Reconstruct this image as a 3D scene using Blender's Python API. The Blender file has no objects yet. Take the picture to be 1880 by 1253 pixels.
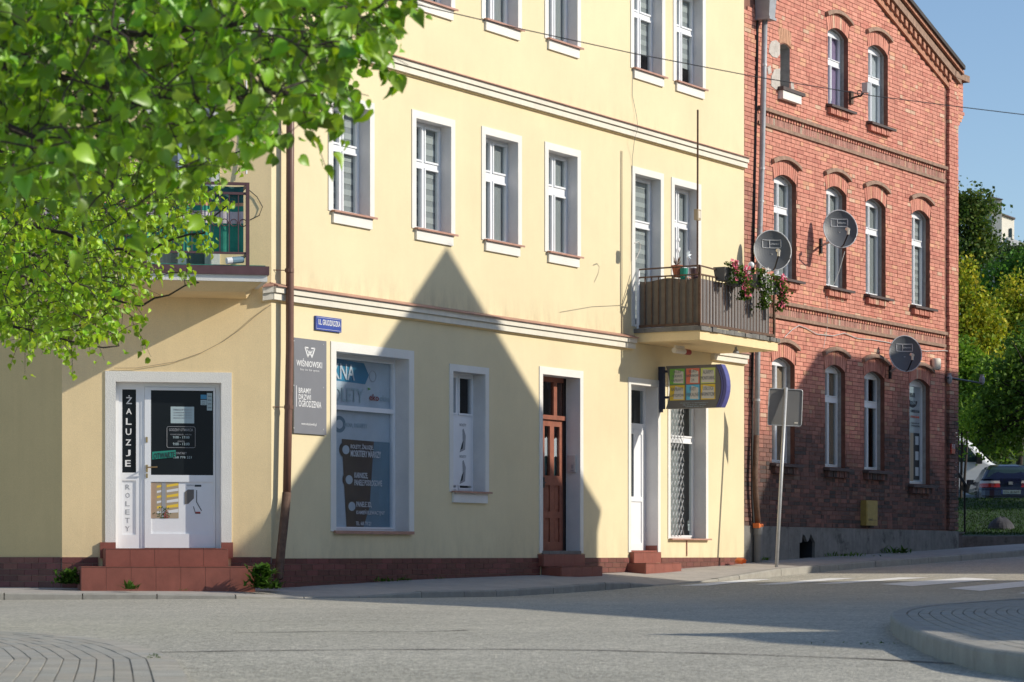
import bpy, bmesh, math, random
import numpy as np
from mathutils import Matrix, Vector
from mathutils.geometry import tessellate_polygon
random.seed(7); np.random.seed(7)
SC = bpy.context.scene
COL = SC.collection
# ------------------------------------------------------------------ camera, light, exposure
FPX, CX, HY = 5000.0, 940.0, 1018.0            # focal length / centre / horizon in photo pixels
cam_d = bpy.data.cameras.new('camera'); cam = bpy.data.objects.new('camera', cam_d); COL.objects.link(cam)
cam_d.sensor_width = 36.0; cam_d.lens = FPX/1880*36.0
cam_d.shift_y = (HY-626.5)/1880.0
cam_d.clip_start = 0.5; cam_d.clip_end = 3000
cam.location = (0, 0, 0); cam.rotation_euler = (math.radians(90), 0, 0)
cam_d.dof.use_dof = True; cam_d.dof.focus_distance = 39.0; cam_d.dof.aperture_fstop = 8.0
SC.camera = cam
SUN = Vector((1.266, -0.168, 0.66)).normalized()    # towards the sun
SUN_EL = math.asin(SUN.z); SUN_AZ = math.atan2(SUN.x, SUN.y)
w = bpy.data.worlds.new('World'); SC.world = w; w.use_nodes = True
wn = w.node_tree; bg = wn.nodes['Background']
sky = wn.nodes.new('ShaderNodeTexSky'); sky.sky_type = 'NISHITA'; sky.sun_disc = False
sky.sun_elevation = SUN_EL; sky.sun_rotation = SUN_AZ
sky.air_density = 0.9; sky.dust_density = 0.5; sky.ozone_density = 2.6
wn.links.new(sky.outputs[0], bg.inputs[0]); bg.inputs[1].default_value = 0.122
sl = bpy.data.lights.new('sun', 'SUN'); sl.energy = 3.45; sl.angle = math.radians(0.55); sl.color = (1.0, 0.93, 0.80)
so = bpy.data.objects.new('sun', sl); COL.objects.link(so)
so.rotation_euler = SUN.to_track_quat('Z', 'Y').to_euler(); so.location = (30, -5, 30)
SC.view_settings.view_transform = 'Standard'; SC.view_settings.look = 'None'
SC.view_settings.exposure = 0.3; SC.view_settings.gamma = 1.0
SC.view_settings.use_curve_mapping = False
SC.cycles.max_bounces = 8; SC.cycles.transparent_max_bounces = 16
SC.cycles.use_denoising = True

# ------------------------------------------------------------------ helpers
WM = {}                                              # object name -> world matrix
def frame(ox, oy, oz, ang): return Matrix.Translation((ox, oy, oz)) @ Matrix.Rotation(ang, 4, 'Z')
TH = math.atan2(5000.0, 2960.0)
FM = frame(-2.857, 35.71, 0, TH)                     # main street front: x along the front, y into the house
PHI = math.radians(12)
C1 = (-3.118, 35.27); C0 = (C1[0]-2.676*math.cos(PHI), C1[1]-2.676*math.sin(PHI))
FC = frame(C0[0], C0[1], 0, PHI)                     # chamfered corner front
LA = math.radians(-35); LLEN = 9.0
FL = frame(C0[0]-LLEN*math.cos(LA), C0[1]-LLEN*math.sin(LA), 0, LA)
FW = Matrix.Identity(4)
SLOC = Vector((0.50, -1.175, 0.66))                  # sun direction in FM axes
def at(F, px, py, y=0.0):
    Fi = F.inverted(); o = Fi.translation; d = Fi.to_3x3() @ Vector(((px-CX)/FPX, 1.0, (HY-py)/FPX))
    k = (y-o.y)/d.y; p = o + k*d
    return p.x, p.z
def X_(px, y=0.0, F=FM): return at(F, px, 500, y)[0]
def Z_(px, py, y=0.0, F=FM): return at(F, px, py, y)[1]
def world(px, py, Y): return Vector(((px-CX)/FPX*Y, Y, (HY-py)/FPX*Y))
def pl(t, pts):
    if t <= pts[0][0]: return pts[0][1]
    for (a, b), (c, d) in zip(pts, pts[1:]):
        if t <= c: return b+(d-b)*(t-a)/(c-a)
    return pts[-1][1]
RP = [(-60,-.56),(-6,-.56),(-1.5,-.55),(2.2,-.57),(4,-.545),(7.1,-.476),(11.76,-.38),(15.24,-.26),(24,-.035),(32,.17),(45,.45),(80,.9)]
BP = [(-60,-.40),(-6,-.42),(-.5,-.43),(1,-.40),(3,-.345),(5.6,-.315),(9.2,-.275),(13.4,-.17),(14,-.125),(23.5,.12),(32,.34),(45,.62),(80,1.05)]
FMi = FM.inverted()
def R_(X, Y): return pl((FMi @ Vector((X, Y, 0))).x, RP)
def B_(X, Y): return pl((FMi @ Vector((X, Y, 0))).x, BP)
def on_road(px, py, lift=0.0):
    Y = 20.0
    dx, dz = (px-CX)/FPX, (HY-py)/FPX
    lo, hi = 8.0, 120.0
    for _ in range(60):
        m = (lo+hi)/2
        if dz*m > R_(dx*m, m)+lift: lo = m
        else: hi = m
    return Vector((dx*lo, lo, R_(dx*lo, lo)+lift))

class MB:
    def __init__(s): s.v = []; s.f = []; s.m = []; s.c = []
    def face(s, pts, mi=0, col=None):
        b = len(s.v); s.v.extend([tuple(p) for p in pts]); s.f.append(tuple(range(b, b+len(pts)))); s.m.append(mi); s.c.append(col)
    def box(s, x0, x1, y0, y1, z0, z1, mi=0, col=None, skip=''):
        if x1 < x0: x0, x1 = x1, x0
        if y1 < y0: y0, y1 = y1, y0
        if z1 < z0: z0, z1 = z1, z0
        b = len(s.v)
        s.v += [(x0,y0,z0),(x1,y0,z0),(x1,y1,z0),(x0,y1,z0),(x0,y0,z1),(x1,y0,z1),(x1,y1,z1),(x0,y1,z1)]
        F = {'d':(3,2,1,0),'u':(4,5,6,7),'f':(0,1,5,4),'r':(1,2,6,5),'b':(2,3,7,6),'l':(3,0,4,7)}
        for k, q in F.items():
            if k in skip: continue
            s.f.append(tuple(b+i for i in q)); s.m.append(mi); s.c.append(col)
    def hexa(s, p, mi=0, col=None):                  # 8 corners: bottom ring then top ring
        b = len(s.v); s.v += [tuple(q) for q in p]
        for q in ((3,2,1,0),(4,5,6,7),(0,1,5,4),(1,2,6,5),(2,3,7,6),(3,0,4,7)):
            s.f.append(tuple(b+i for i in q)); s.m.append(mi); s.c.append(col)
    def prism(s, poly, y0, y1, mi=0, caps='fb', holes=()):   # polygon in x,z extruded along y
        loops = [list(poly)]+[list(h) for h in holes]
        flat = [p for l in loops for p in l]
        tr = tessellate_polygon([[Vector((p[0], p[1], 0)) for p in l] for l in loops])
        for cap, y in (('f', y0), ('b', y1)):
            if cap not in caps: continue
            b = len(s.v); s.v += [(p[0], y, p[1]) for p in flat]
            for t in tr:
                a0, a1, a2 = [flat[i] for i in t]
                ar = (a1[0]-a0[0])*(a2[1]-a0[1])-(a2[0]-a0[0])*(a1[1]-a0[1])
                if abs(ar) < 1e-10: continue
                t = tuple(t) if (ar > 0) == (cap == 'f') else tuple(reversed(t))
                s.f.append(tuple(b+i for i in t)); s.m.append(mi); s.c.append(None)
        if y1-y0 > 1e-6 and 's' in caps+'s' and 'n' not in caps:
            for li, l in enumerate(loops):
                ar = sum(p[0]*q[1]-q[0]*p[1] for p, q in zip(l, l[1:]+l[:1]))
                seq = l if (ar > 0) else l[::-1]
                for p, q in zip(seq, seq[1:]+seq[:1]):
                    pts = [(p[0],y0,p[1]),(p[0],y1,p[1]),(q[0],y1,q[1]),(q[0],y0,q[1])]
                    if li == 0: pts = [pts[3],pts[2],pts[1],pts[0]]
                    s.face(pts, mi)
    def zprism(s, poly, z0, z1, mi=0):               # polygon in x,y extruded along z (z may be functions)
        f0 = z0 if callable(z0) else (lambda x, y: z0); f1 = z1 if callable(z1) else (lambda x, y: z1)
        ar = sum(p[0]*q[1]-q[0]*p[1] for p, q in zip(poly, poly[1:]+poly[:1]))
        if ar < 0: poly = poly[::-1]
        tr = tessellate_polygon([[Vector((p[0], p[1], 0)) for p in poly]])
        for f, up in ((f1, True), (f0, False)):
            b = len(s.v); s.v += [(p[0], p[1], f(p[0], p[1])) for p in poly]
            for t in tr:
                a0, a1, a2 = [poly[i] for i in t]
                a = (a1[0]-a0[0])*(a2[1]-a0[1])-(a2[0]-a0[0])*(a1[1]-a0[1])
                if abs(a) < 1e-12: continue
                t = tuple(t) if (a > 0) == up else tuple(reversed(t))
                s.f.append(tuple(b+i for i in t)); s.m.append(mi); s.c.append(None)
        for p, q in zip(poly, poly[1:]+poly[:1]):
            s.face([(p[0],p[1],f0(*p[:2])),(q[0],q[1],f0(*q[:2])),(q[0],q[1],f1(*q[:2])),(p[0],p[1],f1(*p[:2]))], mi)
    def tube(s, pts, r, n=6, mi=0, r1=None, cap=True, col=None):
        pts = [Vector(p) for p in pts]; N = len(pts); rings = []
        for i, p in enumerate(pts):
            d = (pts[min(i+1, N-1)]-pts[max(i-1, 0)]).normalized()
            a = Vector((0,0,1)) if abs(d.z) < .9 else Vector((1,0,0))
            u = d.cross(a).normalized(); v = d.cross(u)
            rr = r if r1 is None else r+(r1-r)*i/(N-1)
            rings.append(len(s.v))
            for k in range(n):
                an = 2*math.pi*k/n
                s.v.append(tuple(p+u*(rr*math.cos(an))+v*(rr*math.sin(an))))
        for a, b in zip(rings, rings[1:]):
            for k in range(n):
                s.f.append((a+k, b+k, b+(k+1)%n, a+(k+1)%n)); s.m.append(mi); s.c.append(col)
        if cap:
            s.f.append(tuple(rings[0]+k for k in range(n))); s.m.append(mi); s.c.append(col)
            s.f.append(tuple(rings[-1]+k for k in reversed(range(n)))); s.m.append(mi); s.c.append(col)
    def lathe(s, prof, c=(0,0,0), n=12, mi=0, axis='z', sx=1.0, sy=1.0):
        rings = []
        for r, h in prof:
            rings.append(len(s.v))
            for k in range(n):
                a = 2*math.pi*k/n; x, y = r*math.cos(a)*sx, r*math.sin(a)*sy
                p = (x, y, h) if axis == 'z' else ((x, -h, y) if axis == 'y' else (h, x, y))
                s.v.append((p[0]+c[0], p[1]+c[1], p[2]+c[2]))
        for a, b in zip(rings, rings[1:]):
            for k in range(n):
                s.f.append((a+k, a+(k+1)%n, b+(k+1)%n, b+k)); s.m.append(mi); s.c.append(None)
        s.f.append(tuple(rings[0]+k for k in reversed(range(n)))); s.m.append(mi); s.c.append(None)
        s.f.append(tuple(rings[-1]+k for k in range(n))); s.m.append(mi); s.c.append(None)
    def mesh(s, name, mats, off=None, smooth=False):
        me = bpy.data.meshes.new(name)
        v = s.v if off is None else [(p[0]-off[0], p[1]-off[1], p[2]-off[2]) for p in s.v]
        me.from_pydata(v, [], s.f)
        for m in (mats if isinstance(mats, (list, tuple)) else [mats]): me.materials.append(m)
        if any(s.m): me.polygons.foreach_set('material_index', s.m)
        if any(c is not None for c in s.c):
            at_ = me.color_attributes.new('col', 'FLOAT_COLOR', 'CORNER')
            arr = []
            for f, c in zip(s.f, s.c):
                c = c or (1,1,1); arr += [c[0], c[1], c[2], 1.0]*len(f)
            at_.data.foreach_set('color', arr)
        if smooth: me.polygons.foreach_set('use_smooth', [True]*len(me.polygons))
        me.update()
        return me
    def build(s, name, mats, parent=None, F=FW, origin=(0,0,0), smooth=False, **tags):
        me = s.mesh(name, mats, origin if any(origin) else None, smooth)
        return place(name, me, parent, F @ Matrix.Translation(origin), **tags)
def place(name, data, parent=None, M=FW, **tags):
    o = bpy.data.objects.new(name, data); COL.objects.link(o)
    if parent is not None:
        o.parent = parent; o.matrix_basis = WM[parent.name].inverted() @ M
    else: o.matrix_basis = M
    WM[o.name] = M.copy()
    for k, v in tags.items(): o[k] = v
    return o
def thing(name, label, cat, M=FW, group=None, kind=None):
    o = place(name, None, None, M); o.empty_display_size = .2
    if label: o['label'] = label
    if cat: o['category'] = cat
    if group: o['group'] = group
    if kind: o['kind'] = kind
    return o
def T(F, x, y, z): return F @ Matrix.Translation((x, y, z))

# ------------------------------------------------------------------ materials
def node(nt, t, **kw):
    n = nt.nodes.new(t)
    for k, v in kw.items(): setattr(n, k, v)
    return n
def mat(name, col, rough=.7, grime=(), var=0.0, vs=3.0, bump=0.0, bs=60.0, metal=0.0, spec=.4, fine=0.0, fs=200.0, attr=False, dirt=None, coat=0.0, streak=0.0):
    """col with slow (var) and fine grain variation, optional bump; attr multiplies by the mesh colour attribute"""
    m = bpy.data.materials.new(name); m.use_nodes = True; nt = m.node_tree; L = nt.links
    p = nt.nodes['Principled BSDF']
    p.inputs['Roughness'].default_value = rough; p.inputs['Metallic'].default_value = metal
    p.inputs['Specular IOR Level'].default_value = spec; p.inputs['Coat Weight'].default_value = coat
    geo = node(nt, 'ShaderNodeNewGeometry')
    rgb = node(nt, 'ShaderNodeRGB'); rgb.outputs[0].default_value = (*col, 1); cur = rgb.outputs[0]
    def mul(cur, fac_out, lo, hi):
        mr = node(nt, 'ShaderNodeMapRange'); mr.inputs[1].default_value = .3; mr.inputs[2].default_value = .7
        mr.inputs[3].default_value = lo; mr.inputs[4].default_value = hi; L.new(fac_out, mr.inputs[0])
        mx = node(nt, 'ShaderNodeVectorMath', operation='SCALE'); L.new(cur, mx.inputs[0]); L.new(mr.outputs[0], mx.inputs['Scale'])
        return mx.outputs[0]
    if attr:
        a = node(nt, 'ShaderNodeAttribute', attribute_name='col'); mx = node(nt, 'ShaderNodeVectorMath', operation='MULTIPLY')
        L.new(cur, mx.inputs[0]); L.new(a.outputs['Color'], mx.inputs[1]); cur = mx.outputs[0]
    if var:
        n = node(nt, 'ShaderNodeTexNoise'); n.inputs['Scale'].default_value = vs; n.inputs['Detail'].default_value = 6; n.inputs['Roughness'].default_value = .65
        L.new(geo.outputs['Position'], n.inputs['Vector']); cur = mul(cur, n.outputs[0], 1-var, 1+var)
    if fine:
        n = node(nt, 'ShaderNodeTexNoise'); n.inputs['Scale'].default_value = fs; n.inputs['Detail'].default_value = 3
        L.new(geo.outputs['Position'], n.inputs['Vector']); cur = mul(cur, n.outputs[0], 1-fine, 1+fine)
    if streak:                                           # rain streaks: noise stretched along z
        mp = node(nt, 'ShaderNodeMapping'); mp.inputs['Scale'].default_value = (9, 9, .5); L.new(geo.outputs['Position'], mp.inputs[0])
        n = node(nt, 'ShaderNodeTexNoise'); n.inputs['Scale'].default_value = 1.0; n.inputs['Detail'].default_value = 5; L.new(mp.outputs[0], n.inputs['Vector'])
        cur = mul(cur, n.outputs[0], 1-streak, 1+streak*.5)
    for zlo, zhi, amt in grime:                          # dirt that has washed down and settled just above a ledge or the ground
        sp_ = node(nt, 'ShaderNodeSeparateXYZ'); L.new(geo.outputs['Position'], sp_.inputs[0])
        up_ = node(nt, 'ShaderNodeMapRange'); up_.inputs[1].default_value = zlo; up_.inputs[2].default_value = zhi; up_.inputs[3].default_value = 1; up_.inputs[4].default_value = 0; L.new(sp_.outputs['Z'], up_.inputs[0])
        ge = node(nt, 'ShaderNodeMath', operation='GREATER_THAN'); ge.inputs[1].default_value = zlo-.02; L.new(sp_.outputs['Z'], ge.inputs[0])
        mp = node(nt, 'ShaderNodeMapping'); mp.inputs['Scale'].default_value = (5, 5, 1.6); L.new(geo.outputs['Position'], mp.inputs[0])
        n = node(nt, 'ShaderNodeTexNoise'); n.inputs['Scale'].default_value = 1.0; n.inputs['Detail'].default_value = 8; n.inputs['Roughness'].default_value = .7; L.new(mp.outputs[0], n.inputs['Vector'])
        nr = node(nt, 'ShaderNodeMapRange'); nr.inputs[1].default_value = .42; nr.inputs[2].default_value = .72; L.new(n.outputs[0], nr.inputs[0])
        m1 = node(nt, 'ShaderNodeMath', operation='MULTIPLY'); L.new(up_.outputs[0], m1.inputs[0]); L.new(ge.outputs[0], m1.inputs[1])
        m2 = node(nt, 'ShaderNodeMath', operation='MULTIPLY'); L.new(m1.outputs[0], m2.inputs[0]); L.new(nr.outputs[0], m2.inputs[1])
        m3 = node(nt, 'ShaderNodeMath', operation='MULTIPLY_ADD'); m3.inputs[1].default_value = -amt; m3.inputs[2].default_value = 1; L.new(m2.outputs[0], m3.inputs[0])
        mx = node(nt, 'ShaderNodeVectorMath', operation='SCALE'); L.new(cur, mx.inputs[0]); L.new(m3.outputs[0], mx.inputs['Scale']); cur = mx.outputs[0]
    if dirt:                                             # (colour, noise scale, threshold)
        n = node(nt, 'ShaderNodeTexNoise'); n.inputs['Scale'].default_value = dirt[1]; n.inputs['Detail'].default_value = 7; n.inputs['Roughness'].default_value = .7
        L.new(geo.outputs['Position'], n.inputs['Vector'])
        mr = node(nt, 'ShaderNodeMapRange'); mr.inputs[1].default_value = dirt[2]; mr.inputs[2].default_value = dirt[2]+.12; L.new(n.outputs[0], mr.inputs[0])
        mx = node(nt, 'ShaderNodeMix', data_type='RGBA'); L.new(mr.outputs[0], mx.inputs[0]); L.new(cur, mx.inputs[6]); mx.inputs[7].default_value = (*dirt[0], 1); cur = mx.outputs[2]
    L.new(cur, p.inputs['Base Color'])
    if bump:
        n = node(nt, 'ShaderNodeTexNoise'); n.inputs['Scale'].default_value = bs; n.inputs['Detail'].default_value = 4
        L.new(geo.outputs['Position'], n.inputs['Vector'])
        b = node(nt, 'ShaderNodeBump'); b.inputs['Strength'].default_value = bump; b.inputs['Distance'].default_value = .02
        L.new(n.outputs[0], b.inputs['Height']); L.new(b.outputs[0], p.inputs['Normal'])
    return m
def glass_mat(name, tint, refl=1.0, ior=1.5):
    m = bpy.data.materials.new(name); m.use_nodes = True; nt = m.node_tree; L = nt.links
    nt.nodes.remove(nt.nodes['Principled BSDF']); out = nt.nodes['Material Output']
    tr = node(nt, 'ShaderNodeBsdfTransparent'); tr.inputs[0].default_value = (*tint, 1)
    gl = node(nt, 'ShaderNodeBsdfGlossy'); gl.inputs['Roughness'].default_value = .015; gl.inputs[0].default_value = (refl, refl, refl, 1)
    fr = node(nt, 'ShaderNodeFresnel'); fr.inputs[0].default_value = ior
    geo = node(nt, 'ShaderNodeNewGeometry'); n = node(nt, 'ShaderNodeTexNoise'); n.inputs['Scale'].default_value = 1.3
    b = node(nt, 'ShaderNodeBump'); b.inputs['Strength'].default_value = .04; b.inputs['Distance'].default_value = .05
    L.new(geo.outputs['Position'], n.inputs['Vector']); L.new(n.outputs[0], b.inputs['Height']); L.new(b.outputs[0], gl.inputs['Normal'])
    inv = node(nt, 'ShaderNodeMath', operation='SUBTRACT'); inv.inputs[0].default_value = 1; L.new(geo.outputs['Backfacing'], inv.inputs[1])
    fm_ = node(nt, 'ShaderNodeMath', operation='MULTIPLY'); L.new(fr.outputs[0], fm_.inputs[0]); L.new(inv.outputs[0], fm_.inputs[1])
    mx = node(nt, 'ShaderNodeMixShader'); L.new(fm_.outputs[0], mx.inputs[0]); L.new(tr.outputs[0], mx.inputs[1]); L.new(gl.outputs[0], mx.inputs[2])
    L.new(mx.outputs[0], out.inputs[0])
    return m
def leaf_mat(name, base, trans, tw=.45, spec=.15, rough=.6):
    m = bpy.data.materials.new(name); m.use_nodes = True; nt = m.node_tree; L = nt.links
    p = nt.nodes['Principled BSDF']; out = nt.nodes['Material Output']
    p.inputs['Roughness'].default_value = rough; p.inputs['Specular IOR Level'].default_value = spec
    a = node(nt, 'ShaderNodeAttribute', attribute_name='col')
    c1 = node(nt, 'ShaderNodeVectorMath', operation='MULTIPLY'); c1.inputs[1].default_value = base; L.new(a.outputs['Color'], c1.inputs[0]); L.new(c1.outputs[0], p.inputs['Base Color'])
    c2 = node(nt, 'ShaderNodeVectorMath', operation='MULTIPLY'); c2.inputs[1].default_value = trans; L.new(a.outputs['Color'], c2.inputs[0])
    t = node(nt, 'ShaderNodeBsdfTranslucent'); L.new(c2.outputs[0], t.inputs[0])
    mx = node(nt, 'ShaderNodeMixShader'); mx.inputs[0].default_value = tw
    L.new(p.outputs[0], mx.inputs[1]); L.new(t.outputs[0], mx.inputs[2]); L.new(mx.outputs[0], out.inputs[0])
    return m
M = {}
M['yellow'] = mat('yellow_render', (.775,.66,.42), .9, grime=((3.42,3.9,.34),(-.06,.6,.16),(6.85,7.2,.15)), var=.05, vs=.8, bump=.15, bs=110, fine=.05, fs=120, streak=.012)
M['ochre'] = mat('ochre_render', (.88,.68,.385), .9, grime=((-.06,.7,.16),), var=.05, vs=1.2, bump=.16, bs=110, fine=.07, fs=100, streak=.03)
M['ochreshade'] = mat('ochre_shaded_render', (.72,.545,.27), .9, var=.05, vs=1.2, bump=.16, bs=110, fine=.07, fs=100, streak=.03)  # left face: its shade is put into a darker copy of the ochre
M['white'] = mat('white_render', (.80,.775,.72), .85, var=.05, vs=2, bump=.35, bs=90, fine=.04, fs=120)
M['trim'] = mat('cream_trim', (.76,.71,.60), .85, var=.06, vs=2, bump=.2, bs=90, fine=.04, streak=.06)
M['reveal'] = mat('grey_reveal_render', (.74,.715,.69), .9, var=.06, vs=3, bump=.35, bs=90, fine=.05)
M['pvc'] = mat('white_plastic', (.82,.83,.85), .35, var=.03, vs=4)
M['sillred'] = mat('red_brown_metal', (.46,.25,.185), .5, var=.2, vs=5, bump=.1)
M['rust'] = mat('rusted_steel', (.13,.075,.05), .75, var=.35, vs=14, bump=.3, bs=80)
M['brown'] = mat('brown_pipe', (.17,.085,.06), .45, var=.15, vs=6)
M['purple'] = mat('brown_metal_edge', (.12,.06,.065), .5, var=.15, vs=6)
M['tile'] = mat('terracotta_tile', (.27,.088,.062), .55, grime=((-.6,-.1,.35),), var=.14, vs=6, fine=.06, fs=150, bump=.08, bs=120)
M['clinker'] = mat('dark_red_clinker', (.17,.058,.045), .6, var=.18, vs=7, attr=True, bump=.15)
M['mortar'] = mat('grey_mortar', (.30,.24,.20), .95, var=.15, vs=6, bump=.3)
M['brickmortar'] = mat('brick_mortar', (.24,.115,.085), .95, var=.25, vs=3, bump=.4, bs=80)
M['brick'] = mat('red_brick', (1,1,1), .9, attr=True, var=.14, vs=9, fine=.12, fs=160, bump=.3, bs=110)
M['concrete'] = mat('grey_concrete', (.21,.20,.185), .92, var=.22, vs=4, bump=.4, bs=70, fine=.1, dirt=((.10,.095,.085), 3.0, .54), streak=.15)
M['kerb'] = mat('kerb_concrete', (.34,.32,.28), .9, var=.15, vs=5, bump=.35, bs=90, fine=.1)
M['pave'] = mat('pavement_concrete', (.42,.385,.345), .92, var=.14, vs=3, bump=.4, bs=60, fine=.12, fs=90)
M['paver'] = mat('paving_block', (.38,.355,.305), .92, var=.12, vs=4, bump=.4, bs=90, fine=.12, fs=160, attr=True)
M['joint'] = mat('paving_joint', (.28,.26,.22), .95, var=.2, bump=.4)
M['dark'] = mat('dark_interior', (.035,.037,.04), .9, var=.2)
M['black'] = mat('black_plastic', (.02,.021,.023), .4, var=.1)
M['blackfilm'] = mat('black_film', (.010,.013,.016), .3, var=.1, spec=.2)
M['blind'] = mat('blind_fabric', (.62,.61,.58), .85, var=.05); M['blind2'] = mat('grey_blind_fabric', (.40,.40,.39), .85, var=.05)  # blind2: grey cloth of its own, for dark bands and plain curtains
M['net'] = mat('net_curtain', (.72,.72,.74), .9, var=.06, vs=14); M['violet'] = mat('violet_curtain', (.42,.30,.46), .9, var=.12, vs=8)
M['tan'] = mat('tan_curtain', (.42,.30,.21), .9, var=.1)
M['wood'] = mat('red_brown_wood', (.30,.105,.065), .5, var=.18, vs=9, bump=.1, streak=.12)
M['darkwood'] = mat('dark_wood', (.055,.032,.028), .55, var=.15, vs=9)
M['steel'] = mat('galvanised_steel', (.50,.51,.52), .5, metal=.35, var=.12, vs=12)
M['zinc'] = mat('weathered_zinc', (.34,.35,.37), .55, metal=.2, var=.12, vs=7, dirt=((.16,.075,.04), 2.6, .60))
M['signback'] = mat('grey_sign_back', (.20,.195,.19), .6, var=.08)
M['dish'] = mat('dark_grey_dish', (.10,.108,.12), .5, var=.06, vs=5); M['dishrim'] = mat('pale_dish_rim', (.58,.59,.61), .45)
M['whitepaint'] = mat('white_print', (.75,.75,.75), .6); M['greyprint'] = mat('grey_print', (.33,.34,.36), .6)
M['board'] = mat('grey_board', (.20,.205,.225), .45, var=.04); M['blue'] = mat('blue_enamel', (.055,.09,.36), .35, var=.06)
M['teal'] = mat('teal_card', (.02,.26,.19), .6); M['palepaper'] = mat('pale_paper', (.42,.52,.54), .7); M['bluepaper'] = mat('blue_paper', (.07,.27,.45), .7)
M['inkdark'] = mat('dark_print', (.03,.035,.04), .6); M['redprint'] = mat('red_print', (.35,.06,.05), .6); M['yellowprint'] = mat('yellow_print', (.85,.58,.06), .6)
M['greenprint'] = mat('green_print', (.22,.50,.08), .6); M['limeprint'] = mat('lime_print', (.68,.72,.18), .6); M['orangeprint'] = mat('orange_print', (.82,.20,.12), .6); M['skyprint'] = mat('sky_blue_print', (.14,.52,.72), .6)
M['cream'] = mat('cream_print', (.72,.66,.56), .6); M['beige'] = mat('beige_print', (.42,.33,.22), .6)
M['signgrey'] = mat('sign_grey', (.16,.145,.13), .5); M['indigo'] = mat('indigo_plastic', (.10,.10,.30), .35); M['navy'] = mat('navy_steel', (.035,.04,.07), .5)
M['filmblue'] = mat('blue_window_film', (.045,.25,.40), .3, var=.08, coat=.4); M['filmpale'] = mat('pale_window_film', (.55,.62,.66), .3, var=.08, coat=.4); M['filmbrown'] = mat('brown_window_film', (.085,.065,.055), .3, var=.12, vs=5, coat=.4); M['filmteal'] = mat('teal_window_film', (.17,.27,.33), .25, var=.12, coat=.4)
M['green_fabric'] = mat('green_fabric', (.03,.24,.17), .9, var=.18, vs=9); M['pale_fabric'] = mat('pale_fabric', (.55,.50,.52), .9, var=.1, vs=9); M['dgreen_fabric'] = mat('dark_green_fabric', (.03,.12,.12), .9, var=.18, vs=9); M['peach_fabric'] = mat('peach_fabric', (.60,.33,.20), .9)
M['screen'] = mat('brown_grey_screen', (.18,.15,.12), .9, var=.12, vs=10); M['screengrey'] = mat('grey_screen', (.29,.27,.265), .9, var=.06, vs=6)
M['gold'] = mat('yellow_metal', (.36,.26,.07), .6, var=.15, vs=8); M['brass'] = mat('brass', (.45,.33,.16), .35, metal=.7)
M['terracotta'] = mat('terracotta_pot', (.38,.13,.07), .8, var=.1); M['pot'] = mat('grey_plastic_pot', (.15,.14,.13), .6); M['orange'] = mat('orange_plastic', (.75,.19,.05), .55, var=.12, vs=20)
M['slate'] = mat('dark_roofing', (.06,.05,.045), .8, var=.2); M['stone'] = mat('grey_boulder', (.07,.07,.078), .9, var=.25, bump=.6, bs=20)
M['cable'] = mat('black_cable', (.02,.02,.022), .6); M['palecable'] = mat('pale_cable', (.55,.53,.50), .6)
M['glass'] = glass_mat('window_glass', (.84,.87,.88), .9); M['shopglass'] = glass_mat('shop_glass', (.93,.95,.97), .6)
M['carblue'] = mat('dark_blue_car_paint', (.006,.007,.028), .25, coat=.5); M['vanwhite'] = mat('white_van_paint', (.78,.79,.80), .3, coat=.5); M['carpale'] = mat('pale_green_car_paint', (.33,.38,.36), .3, coat=.5)
M['carglass'] = mat('car_glass', (.03,.055,.06), .12); M['lampred'] = mat('red_lens', (.45,.02,.015), .2, coat=.5); M['lampclear'] = mat('clear_lens', (.6,.55,.55), .2, coat=.5); M['tyre'] = mat('black_rubber', (.018,.018,.018), .8)
M['bark'] = mat('dark_bark', (.055,.042,.034), .9, var=.25, vs=15, bump=.5, bs=60)
M['leaf'] = leaf_mat('lime_leaf', (.165,.335,.014), (.44,.70,.024), .22, .6, .42)
M['leafpale'] = leaf_mat('pale_lime_leaf', (.23,.41,.020), (.56,.78,.03), .28, .5, .45)
M['weed'] = leaf_mat('weed_leaf', (.05,.12,.02), (.10,.22,.03), .3)
M['crown'] = leaf_mat('tree_leaf', (1.3,1.3,1.2), (1.5,1.7,.7), .3)
M['petalpink'] = mat('pink_petal', (.80,.14,.24), .6, var=.2, vs=40); M['petalwhite'] = mat('white_petal', (.72,.68,.66), .6, var=.1, vs=40)
M['farwall'] = mat('pale_far_render', (.66,.62,.54), .9, var=.05); M['grass'] = leaf_mat('grass_blade', (.028,.075,.012), (.03,.06,.008), .2); M['soil'] = mat('lawn_soil', (.022,.047,.012), .95, var=.35, vs=3, bump=.5)
M['plaster'] = mat('beige_plaster', (.46,.40,.32), .9, var=.06)
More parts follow.
